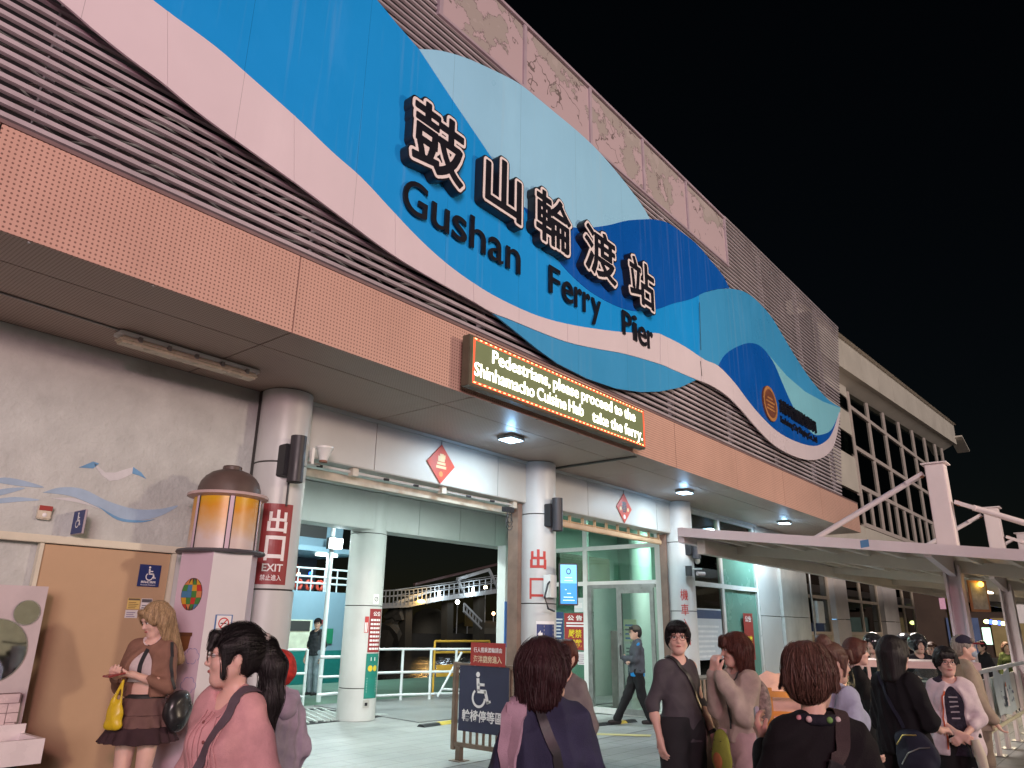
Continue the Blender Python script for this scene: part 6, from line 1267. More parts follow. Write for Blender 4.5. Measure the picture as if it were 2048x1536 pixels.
class Person:
    def __init__(s, label, xy, h, face, head=0, pitch=0, roll=0, male=False, res=.010, group=None, skin=SKIN, lean=0.0):
        """face: world direction (degrees) the chest points to; head: degrees the head turns to the person's left"""
        s.t = thing('person', label, 'person', (xy[0], xy[1], 0.004), R(face + 90), group=group, local=True)
        s.k = h / 1.65; s.t.scale = (s.k,) * 3; s.male = male; s.res = res; s.skin = skin
        s.hm = Matrix.Rotation(R(head), 3, 'Z') @ Matrix.Rotation(R(pitch), 3, 'X') @ Matrix.Rotation(R(roll), 3, 'Y'); s.hc = np.array([0, -.012 + lean * .0, 1.535]); s.M = [list(r) for r in np.array(s.hm).tolist()]
        s.sw = .150 if male else .128; s.body = SD(); s.top = SD()
        s.arms = {}; s.legs = {-1: [(-.085, 0, .88), (-.09, -.015, .48), (-.09, .015, .09)], 1: [(.085, 0, .88), (.09, -.015, .48), (.09, .015, .09)]}
    def hp(s, p): v = s.hm @ Vector(p); return s.hc + np.array(v)
    def hell(s, sd, c, r, k=.02, sub=False): sd.ell(s.hp(c), r, k, np.array(s.hm).T.tolist() if False else np.array(s.hm).tolist(), sub)
    def hcone(s, sd, a, b, ra, rb=None, k=.02, sub=False): sd.cone(s.hp(a), s.hp(b), ra, rb, k, sub)
    def torso(s, sd, e=0.0, k=.05):
        w_ = 1.12 if s.male else 1
        sd.cone((-.070, .005, .93), (.070, .005, .93), .094 + e, None, k); sd.cone((-.045 * w_, 0, 1.06), (.045 * w_, 0, 1.06), (.088 if s.male else .074) + e, None, k)
        sd.cone((-.062 * w_, 0, 1.21), (.062 * w_, 0, 1.21), .084 + e, None, k); sd.cone((0, 0, .95), (0, 0, 1.25), .086 + e, None, k); sd.cone((-s.sw + .03, .012, 1.335), (s.sw - .03, .012, 1.335), .042 + e * .5, None, k); sd.cone((-.03, .015, 1.345), (.03, .015, 1.365), .048 + e * .3, None, k)
        if not s.male:
            for x in (-1, 1): sd.ell((x * .060, -.064, 1.20), np.array([.058, .050, .056]) + e, .04)
    def arm(s, side, elbow, wrist, hand=None, curl=.5, pn=None, r=1.0):
        """side -1 right, 1 left; hand: direction of the fingers"""
        sh = np.array([side * s.sw, .012, 1.322]); e, w_ = np.array(elbow, float), np.array(wrist, float); e[0] *= .86; w_[0] *= .86 if abs(w_[0]) > .2 else 1; s.arms[side] = (sh, e, w_); b = s.body
        b.cone(sh, e, .035 * r, .030 * r); b.cone(e, e + (w_ - e) * .35, .031 * r, .032 * r); b.cone(e + (w_ - e) * .35, w_, .032 * r, .022 * r)
        f = np.array(hand if hand is not None else (w_ - e), float); f /= np.linalg.norm(f)
        n_ = np.array(pn if pn is not None else (0, -1, 0), float); n_ -= f * (n_ @ f); n_ /= max(1e-6, np.linalg.norm(n_)); u = np.cross(f, n_)     # n_: palm normal, u: across the palm
        pc = w_ + f * .045; b.cone(w_, w_ + f * .02, .023, .024, .015)
        for q in (-.024, 0, .022): b.cone(w_ + f * .018 + u * q * .6, w_ + f * .082 + u * q, .0155, .0145, .014)
        for q, l, c0 in ((-.030, .062, 0), (-.011, .074, 0), (.010, .069, .05), (.029, .052, .1)):
            p = w_ + f * .084 + u * q; c = curl + c0; dirs = [f * math.cos(c * a) + n_ * math.sin(c * a) for a in (.7, 1.5, 2.2)]
            for dd, fr, r0, r1 in zip(dirs, (.45, .32, .23), (.0098, .0090, .0080), (.0090, .0080, .0070)): b.cone(p, p + dd * l * fr, r0, r1, .006); p = p + dd * l * fr
        p = w_ + f * .03 - u * .026; t1 = (-u * .75 + f * .6 + n_ * .35); t1 /= np.linalg.norm(t1); t2 = (f * .8 - u * .1 + n_ * .6 * (.4 + curl)); t2 /= np.linalg.norm(t2)
        b.cone(p, p + t1 * .034, .014, .0115, .012); b.cone(p + t1 * .034, p + t1 * .034 + t2 * .034, .011, .0085, .006)
    def leg(s, side, knee, ankle, hip=None): s.legs[side] = [hip or (side * .085, 0, .88), knee, ankle]
    def finish_body(s, face=True, eyes=True, smile=False, glasses=None):
        b = s.body; s.torso(b, -.006)
        for sd_, (h_, k_, a_) in s.legs.items():
            h_, k_, a_ = map(np.array, (h_, k_, a_)); b.cone(h_, k_, .082, .052, .04); b.cone(k_, k_ + (a_ - k_) * .35, .05, .052); b.cone(k_ + (a_ - k_) * .35, a_, .052, .034)
            b.cone(a_ + [0, .02, -.045], a_ + [0, -.13, -.06], .034, .026)
        hc = s.hell; b.cone((0, .018, 1.33), s.hp((0, .022, -.06)), .053 if s.male else .046, .050 if s.male else .043, .03)
        hc(b, (0, .014, .03), (.074, .092, .092)); hc(b, (0, -.028, -.028), (.060, .062, .082), .03); s.hcone(b, (0, -.05, -.086), (0, -.064, -.092), .026 if s.male else .022, .02, .03)
        for x in (-1, 1): s.hcone(b, (x * .050, .005, -.045), (x * .018, -.055, -.092), .022, .020, .03); hc(b, (x * .034, -.062, -.028), (.024, .022, .024), .02); hc(b, (x * .074, .014, -.012), (.010, .020, .031), .008)
        s.hcone(b, (0, -.088, .004), (0, -.104, -.026), .0065, .0105, .010); hc(b, (0, -.094, -.030), (.016, .010, .008), .008); hc(b, (0, -.074, .028), (.050, .020, .012), .02); hc(b, (0, -.084, -.058), (.020, .011, .009), .008)
        if face:
            for x in (-1, 1): hc(b, (x * .031, -.100, .006), (.018, .016, .010), .010, True)
        me = b.mesh('body', s.skin, s.res); s.bo = link(bpy.data.objects.new('body', me), s.t)
        if eyes:
            for x in (-1, 1):
                rot = s.hm; c = s.hp((x * .031, -.078, .006)); eo = MB().ell(c, (.0150, .0120, .0085), 12, 8, rot).build('eye', EYEW, s.t); c = s.hp((x * .031, -.0875, .0055)); MB().ell(c, (.0068, .0035, .0068), 10, 6, rot).build('iris', IRIS, eo)
                c = s.hp((x * .032, -.0905, .026)); MB().ell(c, (.017, .004, .0026), 10, 6, rot).build('eyebrow', BROW, s.t); c = s.hp((x * .031, -.0885, .0135)); MB().ell(c, (.0152, .004, .0016), 10, 6, rot).build('eyelashes', BROW, s.t)
            c = s.hp((0, -.0925, -.058)); MB().ell(c, (.023 if smile else .019, .0065, .0065), 12, 8, s.hm).build('lips', LIP, s.t)
        if glasses:
            mb = MB()
            for x in (-1, 1):
                mb.tube([s.hp((x * .031 + .024 * math.cos(t), -.104, .004 + .020 * math.sin(t))) for t in np.linspace(0, 6.283, 18)], .0016, 5); mb.tube([s.hp((x * .055, -.102, .008)), s.hp((x * .078, -.05, .008)), s.hp((x * .080, .01, .004))], .0016, 5)
            mb.tube([s.hp((-.008, -.105, .008)), s.hp((.008, -.105, .008))], .0016, 5); mb.build('glasses', glasses, s.t, smooth=True)
    def hair(s, style, m, length=.12, vol=0.0, name='hair'):
        d = SD(); hc = s.hell
        hc(d, (0, .020, .036), (.084 + vol, .102 + vol, .098 + vol))
        if style in ('short', 'crop'):
            hc(d, (0, .055, -.02), (.078 + vol, .068 + vol, .075), .03); 
            for x in (-1, 1): s.hcone(d, (x * .074, .0, .03), (x * .076, .005, -.02), .016 + vol * .5, .010, .02)
            s.hcone(d, (-.05, -.075, .075), (.055, -.070, .072), .022 + vol * .4, .02, .02)
            if style == 'short':
                rs = np.random.RandomState(int(abs(s.hc[2] * 1e4)) + int(vol * 1e4))
                for _ in range(110):      # uneven tufts
                    a = rs.uniform(-2.5, 2.5); zz = rs.uniform(.025, .12); q = np.array([math.sin(a) * (.086 + vol) * math.sqrt(max(.05, 1 - (max(0, zz - .03) / .11) ** 2)), .02 + math.cos(a) * (.10 + vol) * math.sqrt(max(.05, 1 - (max(0, zz - .03) / .11) ** 2)), zz]); s.hcone(d, q * np.array([.86, .86, 1]), q * np.array([1.03, 1.03, 1]) + np.array([rs.normal() * .012, rs.normal() * .010, -.045 - .03 * rs.rand()]), .011, .003, .016)
                for x in (-.045, -.015, .02, .05): s.hcone(d, (x, -.075, .08), (x * 1.1, -.092, .045), .016, .008, .012)
        if style in ('bob', 'long', 'half'):
            L_ = length
            for x in (-1, 1):
                s.hcone(d, (x * .070, .0, .03), (x * .082, .0, -.03), .026 + vol, .026 + vol, .03); s.hcone(d, (x * .082, .0, -.03), (x * .080, .010, -L_), .026 + vol, .022 + vol * .6, .03); s.hcone(d, (x * .060, .06, 0), (x * .066, .062, -L_ * 1.03), .045 + vol, .034 + vol, .04)
                s.hcone(d, (x * .015, -.082, .088), (x * .075, -.055, .0), .020, .018, .025)
            s.hcone(d, (0, .085, 0), (0, .080, -L_ * 1.05), .050 + vol, .038 + vol, .04)
            if style == 'half':
                for x in (-.05, -.025, 0, .025, .05): s.hcone(d, (x * .8, -.082, .085), (x, -.098, .034), .017, .010, .012)
        if style in ('tail', 'bun'):
            hc(d, (0, .05, -.005), (.076, .070, .080), .03)
            for x in (-.05, -.03, -.01, .012, .034, .052): s.hcone(d, (x * .8, -.080, .085), (x * 1.05, -.100, .030), .018, .009, .012)
            for x in (-1, 1): s.hcone(d, (x * .072, -.045, .045), (x * .076, -.036, -.075), .017, .007, .02); s.hcone(d, (x * .074, -.01, .04), (x * .077, -.012, -.02), .02, .010, .02)
            if style == 'bun': hc(d, (.0, .075, .125), (.050, .050, .046), .015)
            else: d.chain([s.hp((0, .10, .05)), s.hp((0, .135, .035)), s.hp((.0, .165, -.05)), s.hp((0, .16, -.18)), s.hp((0, .135, -.32)), s.hp((0, .12, -.45))], [.026, .030, .050, .052, .040, .012], .03)
        d.noise = None; hcx = s.hc
        def nz(X, Y, Z):
            a = np.arctan2(X - hcx[0], Y - hcx[1] - .02); return (0.0008 * (np.sin(a * 43 + 3 * np.sin(Z * 8) + 2 * np.sin(a * 4)) + .9 * np.sin(a * 17 + Z * 9))).astype(np.float32)
        d.noise = nz
        if style not in ('hood',):
            zc = -.035 if style in ('bob', 'long') else -.045
            hc(d, (0, -.088, zc), (.055, .055, .078), .012, True)
            if style in ('short', 'crop', 'tail', 'bun'):
                for x in (-1, 1): hc(d, (x * .088, .012, -.03), (.03, .026, .040), .010, True)
        me = d.mesh('hair', m, max(.006, s.res * .8)); s.ho = link(bpy.data.objects.new(name, me), s.t); s.hd = d
        if s.res < .0085: s.strands(me, d, m, style)
        return s.ho
    def strands(s, me, d, m, style, N=1300, steps=13):
        """fine locks that follow the hair surface downwards and break up its outline"""
        rs = np.random.RandomState(len(me.vertices)); V = np.empty(len(me.vertices) * 3); me.vertices.foreach_get('co', V); V = V.reshape(-1, 3); P = V[rs.choice(len(V), N)].copy(); step = .010 + .006 * rs.rand(N)[:, None]
        def G(P): 
            e = .003; f = lambda Q: d.field(Q[:, 0], Q[:, 1], Q[:, 2]); g = np.stack([f(P + e * v) - f(P - e * v) for v in np.eye(3)], 1); return g / np.maximum(1e-6, np.linalg.norm(g, axis=1))[:, None], f
        back = np.array(s.hm @ Vector((0, 1, 0))); cr = s.hp((0, .03, .12)); off = .0012 + .0075 * rs.rand(N)[:, None] ** 3; path = []
        wig = rs.normal(size=(N, 3)) * .25
        for t in range(steps):
            g, f = G(P); P = P + g * (off - f(P)[:, None]); path.append(P.copy())
            away = P - cr; away /= np.linalg.norm(away, axis=1)[:, None] + 1e-6; dr = np.array([0, 0, -1.]) + away * .5 + wig
            if style == 'tail': dr = np.where((P[:, 2] > s.hc[2] - .02)[:, None], back * .8 + np.array([0, 0, .1]) + wig * .5, dr)
            dr -= g * (dr * g).sum(1)[:, None]; dr /= np.linalg.norm(dr, axis=1)[:, None] + 1e-6; P = P + dr * step
        A = np.stack(path, 1); v = []; f_ = []
        for i in range(N):
            b = len(v)
            for t in range(steps):
                r = .0010 * math.sin(math.pi * (t + .6) / (steps + .2)) + .0003
                for q in range(3): v.append(A[i, t] + r * np.array([math.cos(q * 2.094 + i), math.sin(q * 2.094 + i), .2 * math.sin(q * 2.1)]))
            for t in range(steps - 1):
                for q in range(3): f_.append((b + 3 * t + q, b + 3 * t + (q + 1) % 3, b + 3 * t + 3 + (q + 1) % 3, b + 3 * t + 3 + q))
        mb = MB(); mb.v = [tuple(map(float, p)) for p in v]; mb.f = f_; o = mb.build('hair_strands', m, s.t, smooth=True); o['kind'] = 'stuff'
    def shirt(s, m, hem=.86, sleeve=1.0, ease=.018, flare=.0, seed=1, amp=.006, name='shirt', sl_r=1.0, neck=.060, cut=None, open_front=False):
        ease *= .68; sl_r = 1 + (sl_r - 1) * .6; d = s.top = SD(); s.torso(d, ease); wv = .098 + ease
        d.cone((-.075, .005, hem - .05), (.075, .005, hem - .05), wv + flare, None, .06); d.cone((-.06, 0, hem), (-.05, 0, 1.15), .086 + ease + flare, .072 + ease, .05); d.cone((.06, 0, hem), (.05, 0, 1.15), .086 + ease + flare, .072 + ease, .05)
        d.cone((-.05, .015, 1.362), (.05, .015, 1.362), .036 + ease, None, .04)
        for sd_, (sh, e, w_) in s.arms.items():
            L1 = np.linalg.norm(e - sh); L2 = np.linalg.norm(w_ - e); q = sleeve * (L1 + L2); r0, r1, r2 = (.047 + ease * .5) * sl_r, (.041 + ease * .7) * sl_r, (.035 + ease * .7) * sl_r
            if q <= L1: d.cone(sh, sh + (e - sh) * q / L1, r0, r0 * .95 + .002, .05)
            else: t = (q - L1) / L2; d.cone(sh, e, r0, r1, .05); d.cone(e, e + (w_ - e) * t, r1, r1 + (r2 - r1) * t, .03)
        d.noise = wrinkle(seed, amp); d.clip.append(((0, 0, -1), -hem)); d.cone((0, -.02, 1.40), (0, -.04, 1.50), neck, neck + .02, .012, True)
        me = d.mesh(name, m, s.res); return link(bpy.data.objects.new(name, me), s.t)
    def pants(s, m, seed=3, ease=.02, amp=.006, to=.06, top=.98, name='trousers'):
        d = SD(); d.cone((-.070, .005, .93), (.070, .005, .93), .098 + ease * .5, None, .05); d.cone((-.055, .005, 1.0), (.055, .005, 1.0), .084 + ease * .5, None, .05)
        for sd_, (h_, k_, a_) in s.legs.items(): h_, k_, a_ = map(np.array, (h_, k_, a_)); d.cone(h_, k_, .088 + ease, .062 + ease, .05); d.cone(k_, a_, .062 + ease, .050 + ease, .03)
        d.noise = wrinkle(seed, amp, 11, .9); d.clip += [((0, 0, -1), -to), ((0, 0, 1), top)]; s.pd = d
        return link(bpy.data.objects.new(name, d.mesh(name, m, s.res)), s.t)
    def skirt(s, m, z0, z1, r0, r1, ruff=.012, nr=12, name='skirt', sq=1.12):
        d = SD(); d.frus((0, .005, 0), z0, z1, r0, r1, sq, .02, ruff, nr); d.noise = wrinkle(5, .003); return link(bpy.data.objects.new(name, d.mesh(name, m, s.res)), s.t)
    def shoes(s, m, sole=.0):
        for sd_, (h_, k_, a_) in s.legs.items():
            a_ = np.array(a_); d = SD(); d.cone(a_ + [0, .022, -.035], a_ + [0, .0, .01], .042, .042, .03); d.cone(a_ + [0, .03, -.045], a_ + [0, -.135, -.055], .043, .034, .03); d.clip.append(((0, 0, -1), -(a_[2] - .09))); link(bpy.data.objects.new('shoe', d.mesh('shoe', m, .010)), s.t)
    def strap(s, pts, w_, m, sd=None, off=.006, name='strap', th=.004):
        sd = sd or s.top; P = smooth_line(pts, 9); mb = MB(); ring_ = []
        Q = []
        for p in P:
            p = np.array(p, float)
            for _ in range(5): p = p + sd.grad(p) * (off - sd.at(p))
            Q.append(p)
        for i, p in enumerate(Q):
            g = sd.grad(p); t = Q[min(i + 1, len(Q) - 1)] - Q[max(0, i - 1)]; t /= np.linalg.norm(t) + 1e-9; u = np.cross(t, g); u /= np.linalg.norm(u) + 1e-9
            ring_.append([p - u * w_ / 2, p + u * w_ / 2, p + u * w_ / 2 + g * th, p - u * w_ / 2 + g * th])
        v = [q for r in ring_ for q in r]; f = [(4 * i + a, 4 * i + (a + 1) % 4, 4 * i + 4 + (a + 1) % 4, 4 * i + 4 + a) for i in range(len(Q) - 1) for a in range(4)]
        return mb.add(v, f).build(name, m, s.t, smooth=True)
    def blob(s, name, m, fill, seed=2, amp=.004, res=None, parent=None, clip=None):
        d = SD(); fill(d); d.noise = wrinkle(seed, amp) if amp else None
        if clip: d.clip += clip
        return link(bpy.data.objects.new(name, d.mesh(name, m, res or s.res)), parent or s.t)
# ---------------------------------------------------------------- who stands where
def spot(u, vtop, d): p = at_depth(u, vtop, d); return (p[0], p[1]), p[2]
def face_of(xy, rel): return math.degrees(math.atan2(xy[1], xy[0])) + rel      # rel: 0 away from the photographer, 180 towards, 90 to the left, -90 to the right
M_gold_ = mat('brass', (.5, .35, .12), .35, metal=1, var=.1)
GLS = mat('glasses_metal', (.10, .06, .05), .35, metal=.6, var=0)

# 1 woman in pink blouse, foreground left
xy, h = spot(478, 1257, 3.0); p = Person('woman in pink pleated blouse with black ponytail and glasses, looking left', xy, h, face_of(xy, 138), head=-44, pitch=2, res=.007, skin=SKINP)
p.arm(1, (.235, .05, 1.06), (.25, -.04, .82), pn=(-1, 0, 0)); p.arm(-1, (-.235, .03, 1.06), (-.25, -.06, .82), pn=(1, 0, 0)); p.finish_body(glasses=GLS); p.hair('tail', H_black, vol=.004)
pk = cloth('pink_blouse', (.62, .34, .35), .85); p.shirt(pk, hem=.78, sleeve=.95, ease=.020, flare=.035, seed=11, amp=.012, sl_r=1.15, neck=.056); p.pants(cloth('grey_trousers', (.12, .11, .12))); p.shoes(M_black)
for i in range(5): q = np.array((.0, -.2, 1.33 - i * .10)); [q.__setitem__(slice(None), q + p.top.grad(q) * (.004 - p.top.at(q))) for _ in range(6)]; MB().ell(q, (.007, .005, .007), 10, 6).build('button', mat('button_rose', (.22, .07, .07), .4), p.t)
for s_ in (-1, 1):
    for j in range(3): x = s_ * (.022 + j * .020); p.strap([(x, -.1, 1.34), (x * 1.1, -.13, 1.22), (x * 1.3, -.13, 1.06)], .007, pk, off=.003, name='pleat', th=.005)
p.strap([(.10, .06, 1.40), (.085, -.06, 1.37), (.03, -.13, 1.22), (-.05, -.13, 1.05), (-.13, -.10, .88)], .042, cloth('grey_strap', (.13, .10, .12)), off=.008)
p.blob('scrunchie', cloth('floral_scrunchie', (.50, .46, .42), var=.6, scale=60), lambda d: [d.ell(p.hp((.022 * math.cos(t), .118 + .012 * math.sin(t), .045 + .03 * math.sin(t))), (.020, .018, .018), .008) for t in np.linspace(0, 6, 9)], amp=.004, res=.006)

# 2 person in lavender with red cap
xy, h = spot(560, 1310, 4.3); p = Person('person in lavender hooded jacket and crinkled red cap, seen from behind', xy, h, face_of(xy, 40), pitch=12, res=.009)
p.arm(1, (.25, .05, 1.05), (.22, -.12, .86)); p.arm(-1, (-.26, .05, 1.05), (-.24, -.12, .86)); p.finish_body(); lv = cloth('lavender_jacket', (.44, .37, .48)); p.shirt(lv, hem=.74, sleeve=1, ease=.055, flare=.035, seed=21, amp=.016, sl_r=1.25, neck=.05, name='jacket'); p.pants(cloth('dark_trousers', (.05, .05, .06))); p.shoes(M_black)
p.blob('hood', lv, lambda d: [d.ell((0, .10, 1.36), (.12, .07, .06), .03), d.ell((0, .125, 1.30), (.085, .05, .06), .03)], 5, .006)
p.blob('cap', cloth('red_cap', (.52, .05, .04), var=.35, scale=30), lambda d: (p.hell(d, (0, .02, .035), (.098, .112, .100)), p.hell(d, (0, .05, -.02), (.088, .085, .07))), 8, .011, .008, clip=[((0, -.25, -1), -1.47)])

# 3 blonde woman by the door
q = at(318, 1208, y=5.95); xy, h = (q[0], q[1]), q[2]; p = Person('blonde woman in brown jacket and tiered skirt looking at her phone', xy, h, face_of(xy, 150), head=-32, pitch=24, res=.008, skin=SKINP)
p.arm(1, (.215, -.03, 1.07), (.02, -.225, 1.16), hand=(-.8, -.5, .1), curl=.6, pn=(0, 0, 1)); p.arm(-1, (-.225, -.02, 1.06), (-.085, -.255, 1.15), hand=(.3, -.75, .2), curl=.7, pn=(.2, .1, 1))
p.leg(-1, (-.07, -.03, .48), (-.06, .03, .09)); p.leg(1, (.08, -.01, .48), (.085, .04, .09)); p.finish_body(); p.hair('long', H_blond, .33, vol=.001)
p.shirt(cloth('white_crop_top', (.66, .55, .55)), hem=1.10, sleeve=.02, ease=.006, amp=.004, neck=.052, name='crop_top')
jk = cloth('brown_jacket', (.25, .13, .095), .75); cp = p.top
d = SD(); p.torso(d, .028)
for sd_, (sh, e, w_) in p.arms.items(): d.cone(sh, e, .062, .054, .05); d.cone(e, e + (w_ - e) * .86, .050, .040, .03)
d.noise = wrinkle(33, .006); d.clip.append(((0, 0, -1), -1.0)); d.cone((0, -.17, .9), (0, -.15, 1.40), .125, .075, .012, True); d.cone((0, -.02, 1.40), (0, -.04, 1.5), .062, .07, .012, True); p.top = d; link(bpy.data.objects.new('jacket', d.mesh('jacket', jk, .008)), p.t)
skm = cloth('tiered_skirt', (.17, .095, .085)); skd = cloth('dark_ruffle', (.055, .03, .035)); p.skirt(skm, .88, .995, .20, .142, .006, 16); p.skirt(skm, .80, .885, .225, .19, .012, 18, 'skirt_tier'); p.skirt(skd, .70, .81, .265, .21, .018, 15, 'skirt_tier'); p.skirt(mat('waistband', (.02, .02, .02), .6), .985, 1.02, .142, .128, 0, 1, 'waistband')
p.shoes(M_black); MB().obox((-.045, -.345, 1.165), (.038, -.02, .0), (.022, .065, .01), (0, -.001, .006)).build('phone', mat('phone_red', (.30, .05, .05), .35), p.t, bevel=.004)
p.strap([(.015, -.08, 1.36), (.0, -.11, 1.25), (-.005, -.12, 1.16)], .03, M_black, cp, off=.006, name='ribbon_tie')
p.blob('yellow_bag', mat('yellow_plastic', (.66, .46, .02), .35, var=.15, scale=10), lambda d: (d.cone((-.03, -.25, 1.12), (-.075, -.255, .985), .005, .014, .012), d.cone((-.03, -.25, 1.12), (-.02, -.255, .985), .005, .014, .012), d.ell((-.05, -.255, .90), (.062, .030, .10), .02), d.ell((-.085, -.255, .835), (.032, .024, .03), .02), d.ell((-.015, -.255, .835), (.032, .024, .03), .02)), 9, .007, .006)
p.blob('shoulder_bag', mat('black_leather', (.018, .017, .019), .3, var=.2, spec=.6), lambda d: (d.ell((.26, .02, .93), (.075, .13, .12), .03), d.ell((.27, .0, .86), (.06, .10, .09), .04)), 12, .006)
p.strap([(.16, -.02, 1.375), (.20, -.06, 1.30), (.24, -.08, 1.16), (.27, -.05, 1.05)], .022, M_black, d, off=.008)

# 4 man on the gangway
q = at(623, 1391, z=0); p = Person('man in dark cap and grey shirt on the gangway by the ferry', (q[0], q[1]), 1.66, face_of(q, 140), head=30, male=True, res=.014)
p.arm(1, (.27, .03, 1.05), (.27, -.06, .80), pn=(-1, 0, 0)); p.arm(-1, (-.27, .03, 1.05), (-.27, -.06, .80), pn=(1, 0, 0)); p.finish_body(eyes=True); p.hair('crop', H_black); p.shirt(cloth('charcoal_shirt', (.05, .055, .065)), hem=.84, sleeve=.5, ease=.03, seed=4); p.pants(cloth('pale_jeans', (.26, .33, .38))); p.shoes(M_black)
def cap_on(p, m, brim_m=None):
    p.blob('cap', m, lambda d: p.hell(d, (0, .012, .045), (.088, .104, .088)), amp=0, res=.008, clip=[(tuple(-np.array(p.hm @ Vector((0, .0, 1)))), -float(np.array(p.hm @ Vector((0, 0, 1))) @ p.hp((0, 0, .040))))])
    p.blob('cap_brim', brim_m or m, lambda d: p.hell(d, (0, -.125, .045), (.066, .068, .009)), amp=0, res=.006)
cap_on(p, cloth('dark_cap', (.02, .02, .025))); p.strap([(.12, .06, 1.38), (.11, -.08, 1.33), (.12, -.13, 1.15)], .04, M_black)

# 5 woman with dark bob, back to us
xy, h = spot(1092, 1286, 3.0); p = Person('woman with dark red bob in navy top, seen from behind in the foreground', xy, h, face_of(xy, -8), head=-52, pitch=3, res=.007, skin=SKIN)
p.arm(1, (.24, -.02, 1.07), (.14, -.22, 1.02)); p.arm(-1, (-.25, -.03, 1.08), (-.12, -.24, 1.04)); p.finish_body(); p.hair('bob', H_red, .125, vol=.008)
nv = cloth('navy_top', (.040, .043, .085), .8); p.shirt(nv, hem=.72, sleeve=.98, ease=.026, flare=.03, seed=41, amp=.012, sl_r=1.2, neck=.05); p.pants(cloth('dark_trousers', (.05, .05, .06))); p.shoes(M_black)
p.strap([(.02, -.08, 1.40), (.025, .07, 1.385), (-.06, .15, 1.24), (-.13, .14, 1.05), (-.19, .08, .88)], .040, M_black, off=.009); p.strap([(-.145, .13, .99), (-.155, .125, .965)], .046, M_gold_, off=.015, name='buckle')
sc = cloth('lavender_scarf', (.48, .34, .42)); p.strap([(.10, -.05, 1.38), (.105, .06, 1.38), (.13, .125, 1.24), (.14, .14, 1.05), (.15, .14, .85)], .085, sc, off=.010, name='scarf', th=.012); p.strap([(.13, .05, 1.37), (.17, .10, 1.22), (.19, .11, 1.0), (.20, .12, .82)], .05, sc, off=.012, name='scarf', th=.014)

# 6 man with cap and folded arms
q = at(1278, 1452, z=0); p = Person('man in cap and grey jacket with folded arms walking past the glass door', (q[0], q[1]), 1.60, face_of(q, 100), head=6, male=True, res=.012)
p.arm(1, (.25, -.07, 1.08), (-.02, -.22, 1.10), hand=(-1, .1, .1), pn=(0, 1, 0)); p.arm(-1, (-.25, -.06, 1.07), (.02, -.19, 1.04), hand=(1, .1, .1), pn=(0, 1, 0)); p.leg(-1, (-.08, -.16, .50), (-.08, -.36, .10)); p.leg(1, (.08, .05, .48), (.08, .20, .12)); p.finish_body(glasses=GLS); p.hair('crop', H_black)
p.shirt(cloth('blue_shirt', (.02, .22, .55)), hem=.80, sleeve=.1, ease=.022, flare=.01); s1 = p.top; p.shirt(cloth('slate_jacket', (.075, .08, .095)), hem=.86, sleeve=.98, ease=.036, seed=6, amp=.010, name='jacket'); p.pants(cloth('black_trousers', (.018, .018, .02))); p.shoes(mat('dark_shoe', (.03, .022, .022), .5)); cap_on(p, cloth('olive_cap', (.10, .09, .07)))

# 7 man in dark grey sweater
xy, h = spot(1352, 1247, 5.7); p = Person('man in dark grey sweater and glasses turning to look back', xy, h, face_of(xy, 222), head=-40, pitch=-1, male=True, res=.008, skin=SKINP)
p.arm(-1, (-.265, .06, 1.06), (-.27, -.02, .83), hand=(0, -.25, -1), curl=.5, pn=(1, 0, 0), r=1.05); p.arm(1, (.265, .02, 1.06), (.22, -.14, .86), hand=(-.1, -.35, -1), curl=.75, pn=(-1, -.2, 0), r=1.05); p.finish_body(glasses=mat('glasses_rose', (.25, .1, .09), .3, metal=.5, var=0)); p.hair('crop', H_black, vol=.006)
p.shirt(cloth('grey_sweater', (.085, .078, .09), .85), hem=.80, sleeve=.58, ease=.012, flare=.005, seed=71, amp=.009); p.pants(cloth('charcoal_trousers', (.03, .03, .034)), ease=.03); p.shoes(M_black)
p.strap([(-.10, .04, 1.40), (-.06, -.06, 1.37), (.04, -.12, 1.20), (.12, -.10, 1.05), (.17, .0, .97)], .030, M_black, off=.008); w_ = np.array((.192, -.132, .873)); MB().cyl(w_ + np.array((-.002, .006, .012)), w_ + np.array((.002, -.006, -.012)), .032, n=16).build('watch', M_black, p.t, smooth=True)
p.blob('carried_coat', cloth('taupe_coat', (.24, .18, .16)), lambda d: (d.cone((.27, .04, .98), (.27, -.06, .90), .05, .05, .04), d.cone((.30, .0, .92), (.33, .0, .42), .06, .12, .06), d.cone((.22, .05, .9), (.24, .06, .45), .06, .10, .06)), 73, .020)
p.blob('shoulder_bag', cloth('black_bag', (.02, .02, .022)), lambda d: d.ell((.20, .13, .95), (.09, .06, .13), .03), 74, .006)
def bottle(p, c, ax, nm='water_bottle'):
    c, ax = np.array(c), np.array(ax) / np.linalg.norm(ax); b = MB(); b.tube([c, c + ax * .02, c + ax * .035, c + ax * .07, c + ax * .12, c + ax * .17, c + ax * .20], [.012, .012, .018, .031, .030, .031, .028], 14); o = b.build(nm, glass('bottle_plastic', (.78, .82, .84), .05, .6), p.t, smooth=True); MB().tube([c + ax * .085, c + ax * .14], .0315, 14).build('label', mat('bottle_label', (.5, .48, .46), .4, var=.6, scale=40), o); MB().tube([c - ax * .015, c + ax * .002], .014, 12).build('bottle_cap', M_wp, o)
bottle(p, (.178, -.205, .80), (.02, -.05, -1)); bottle(p, (.215, -.20, .80), (.6, -.1, -.35))

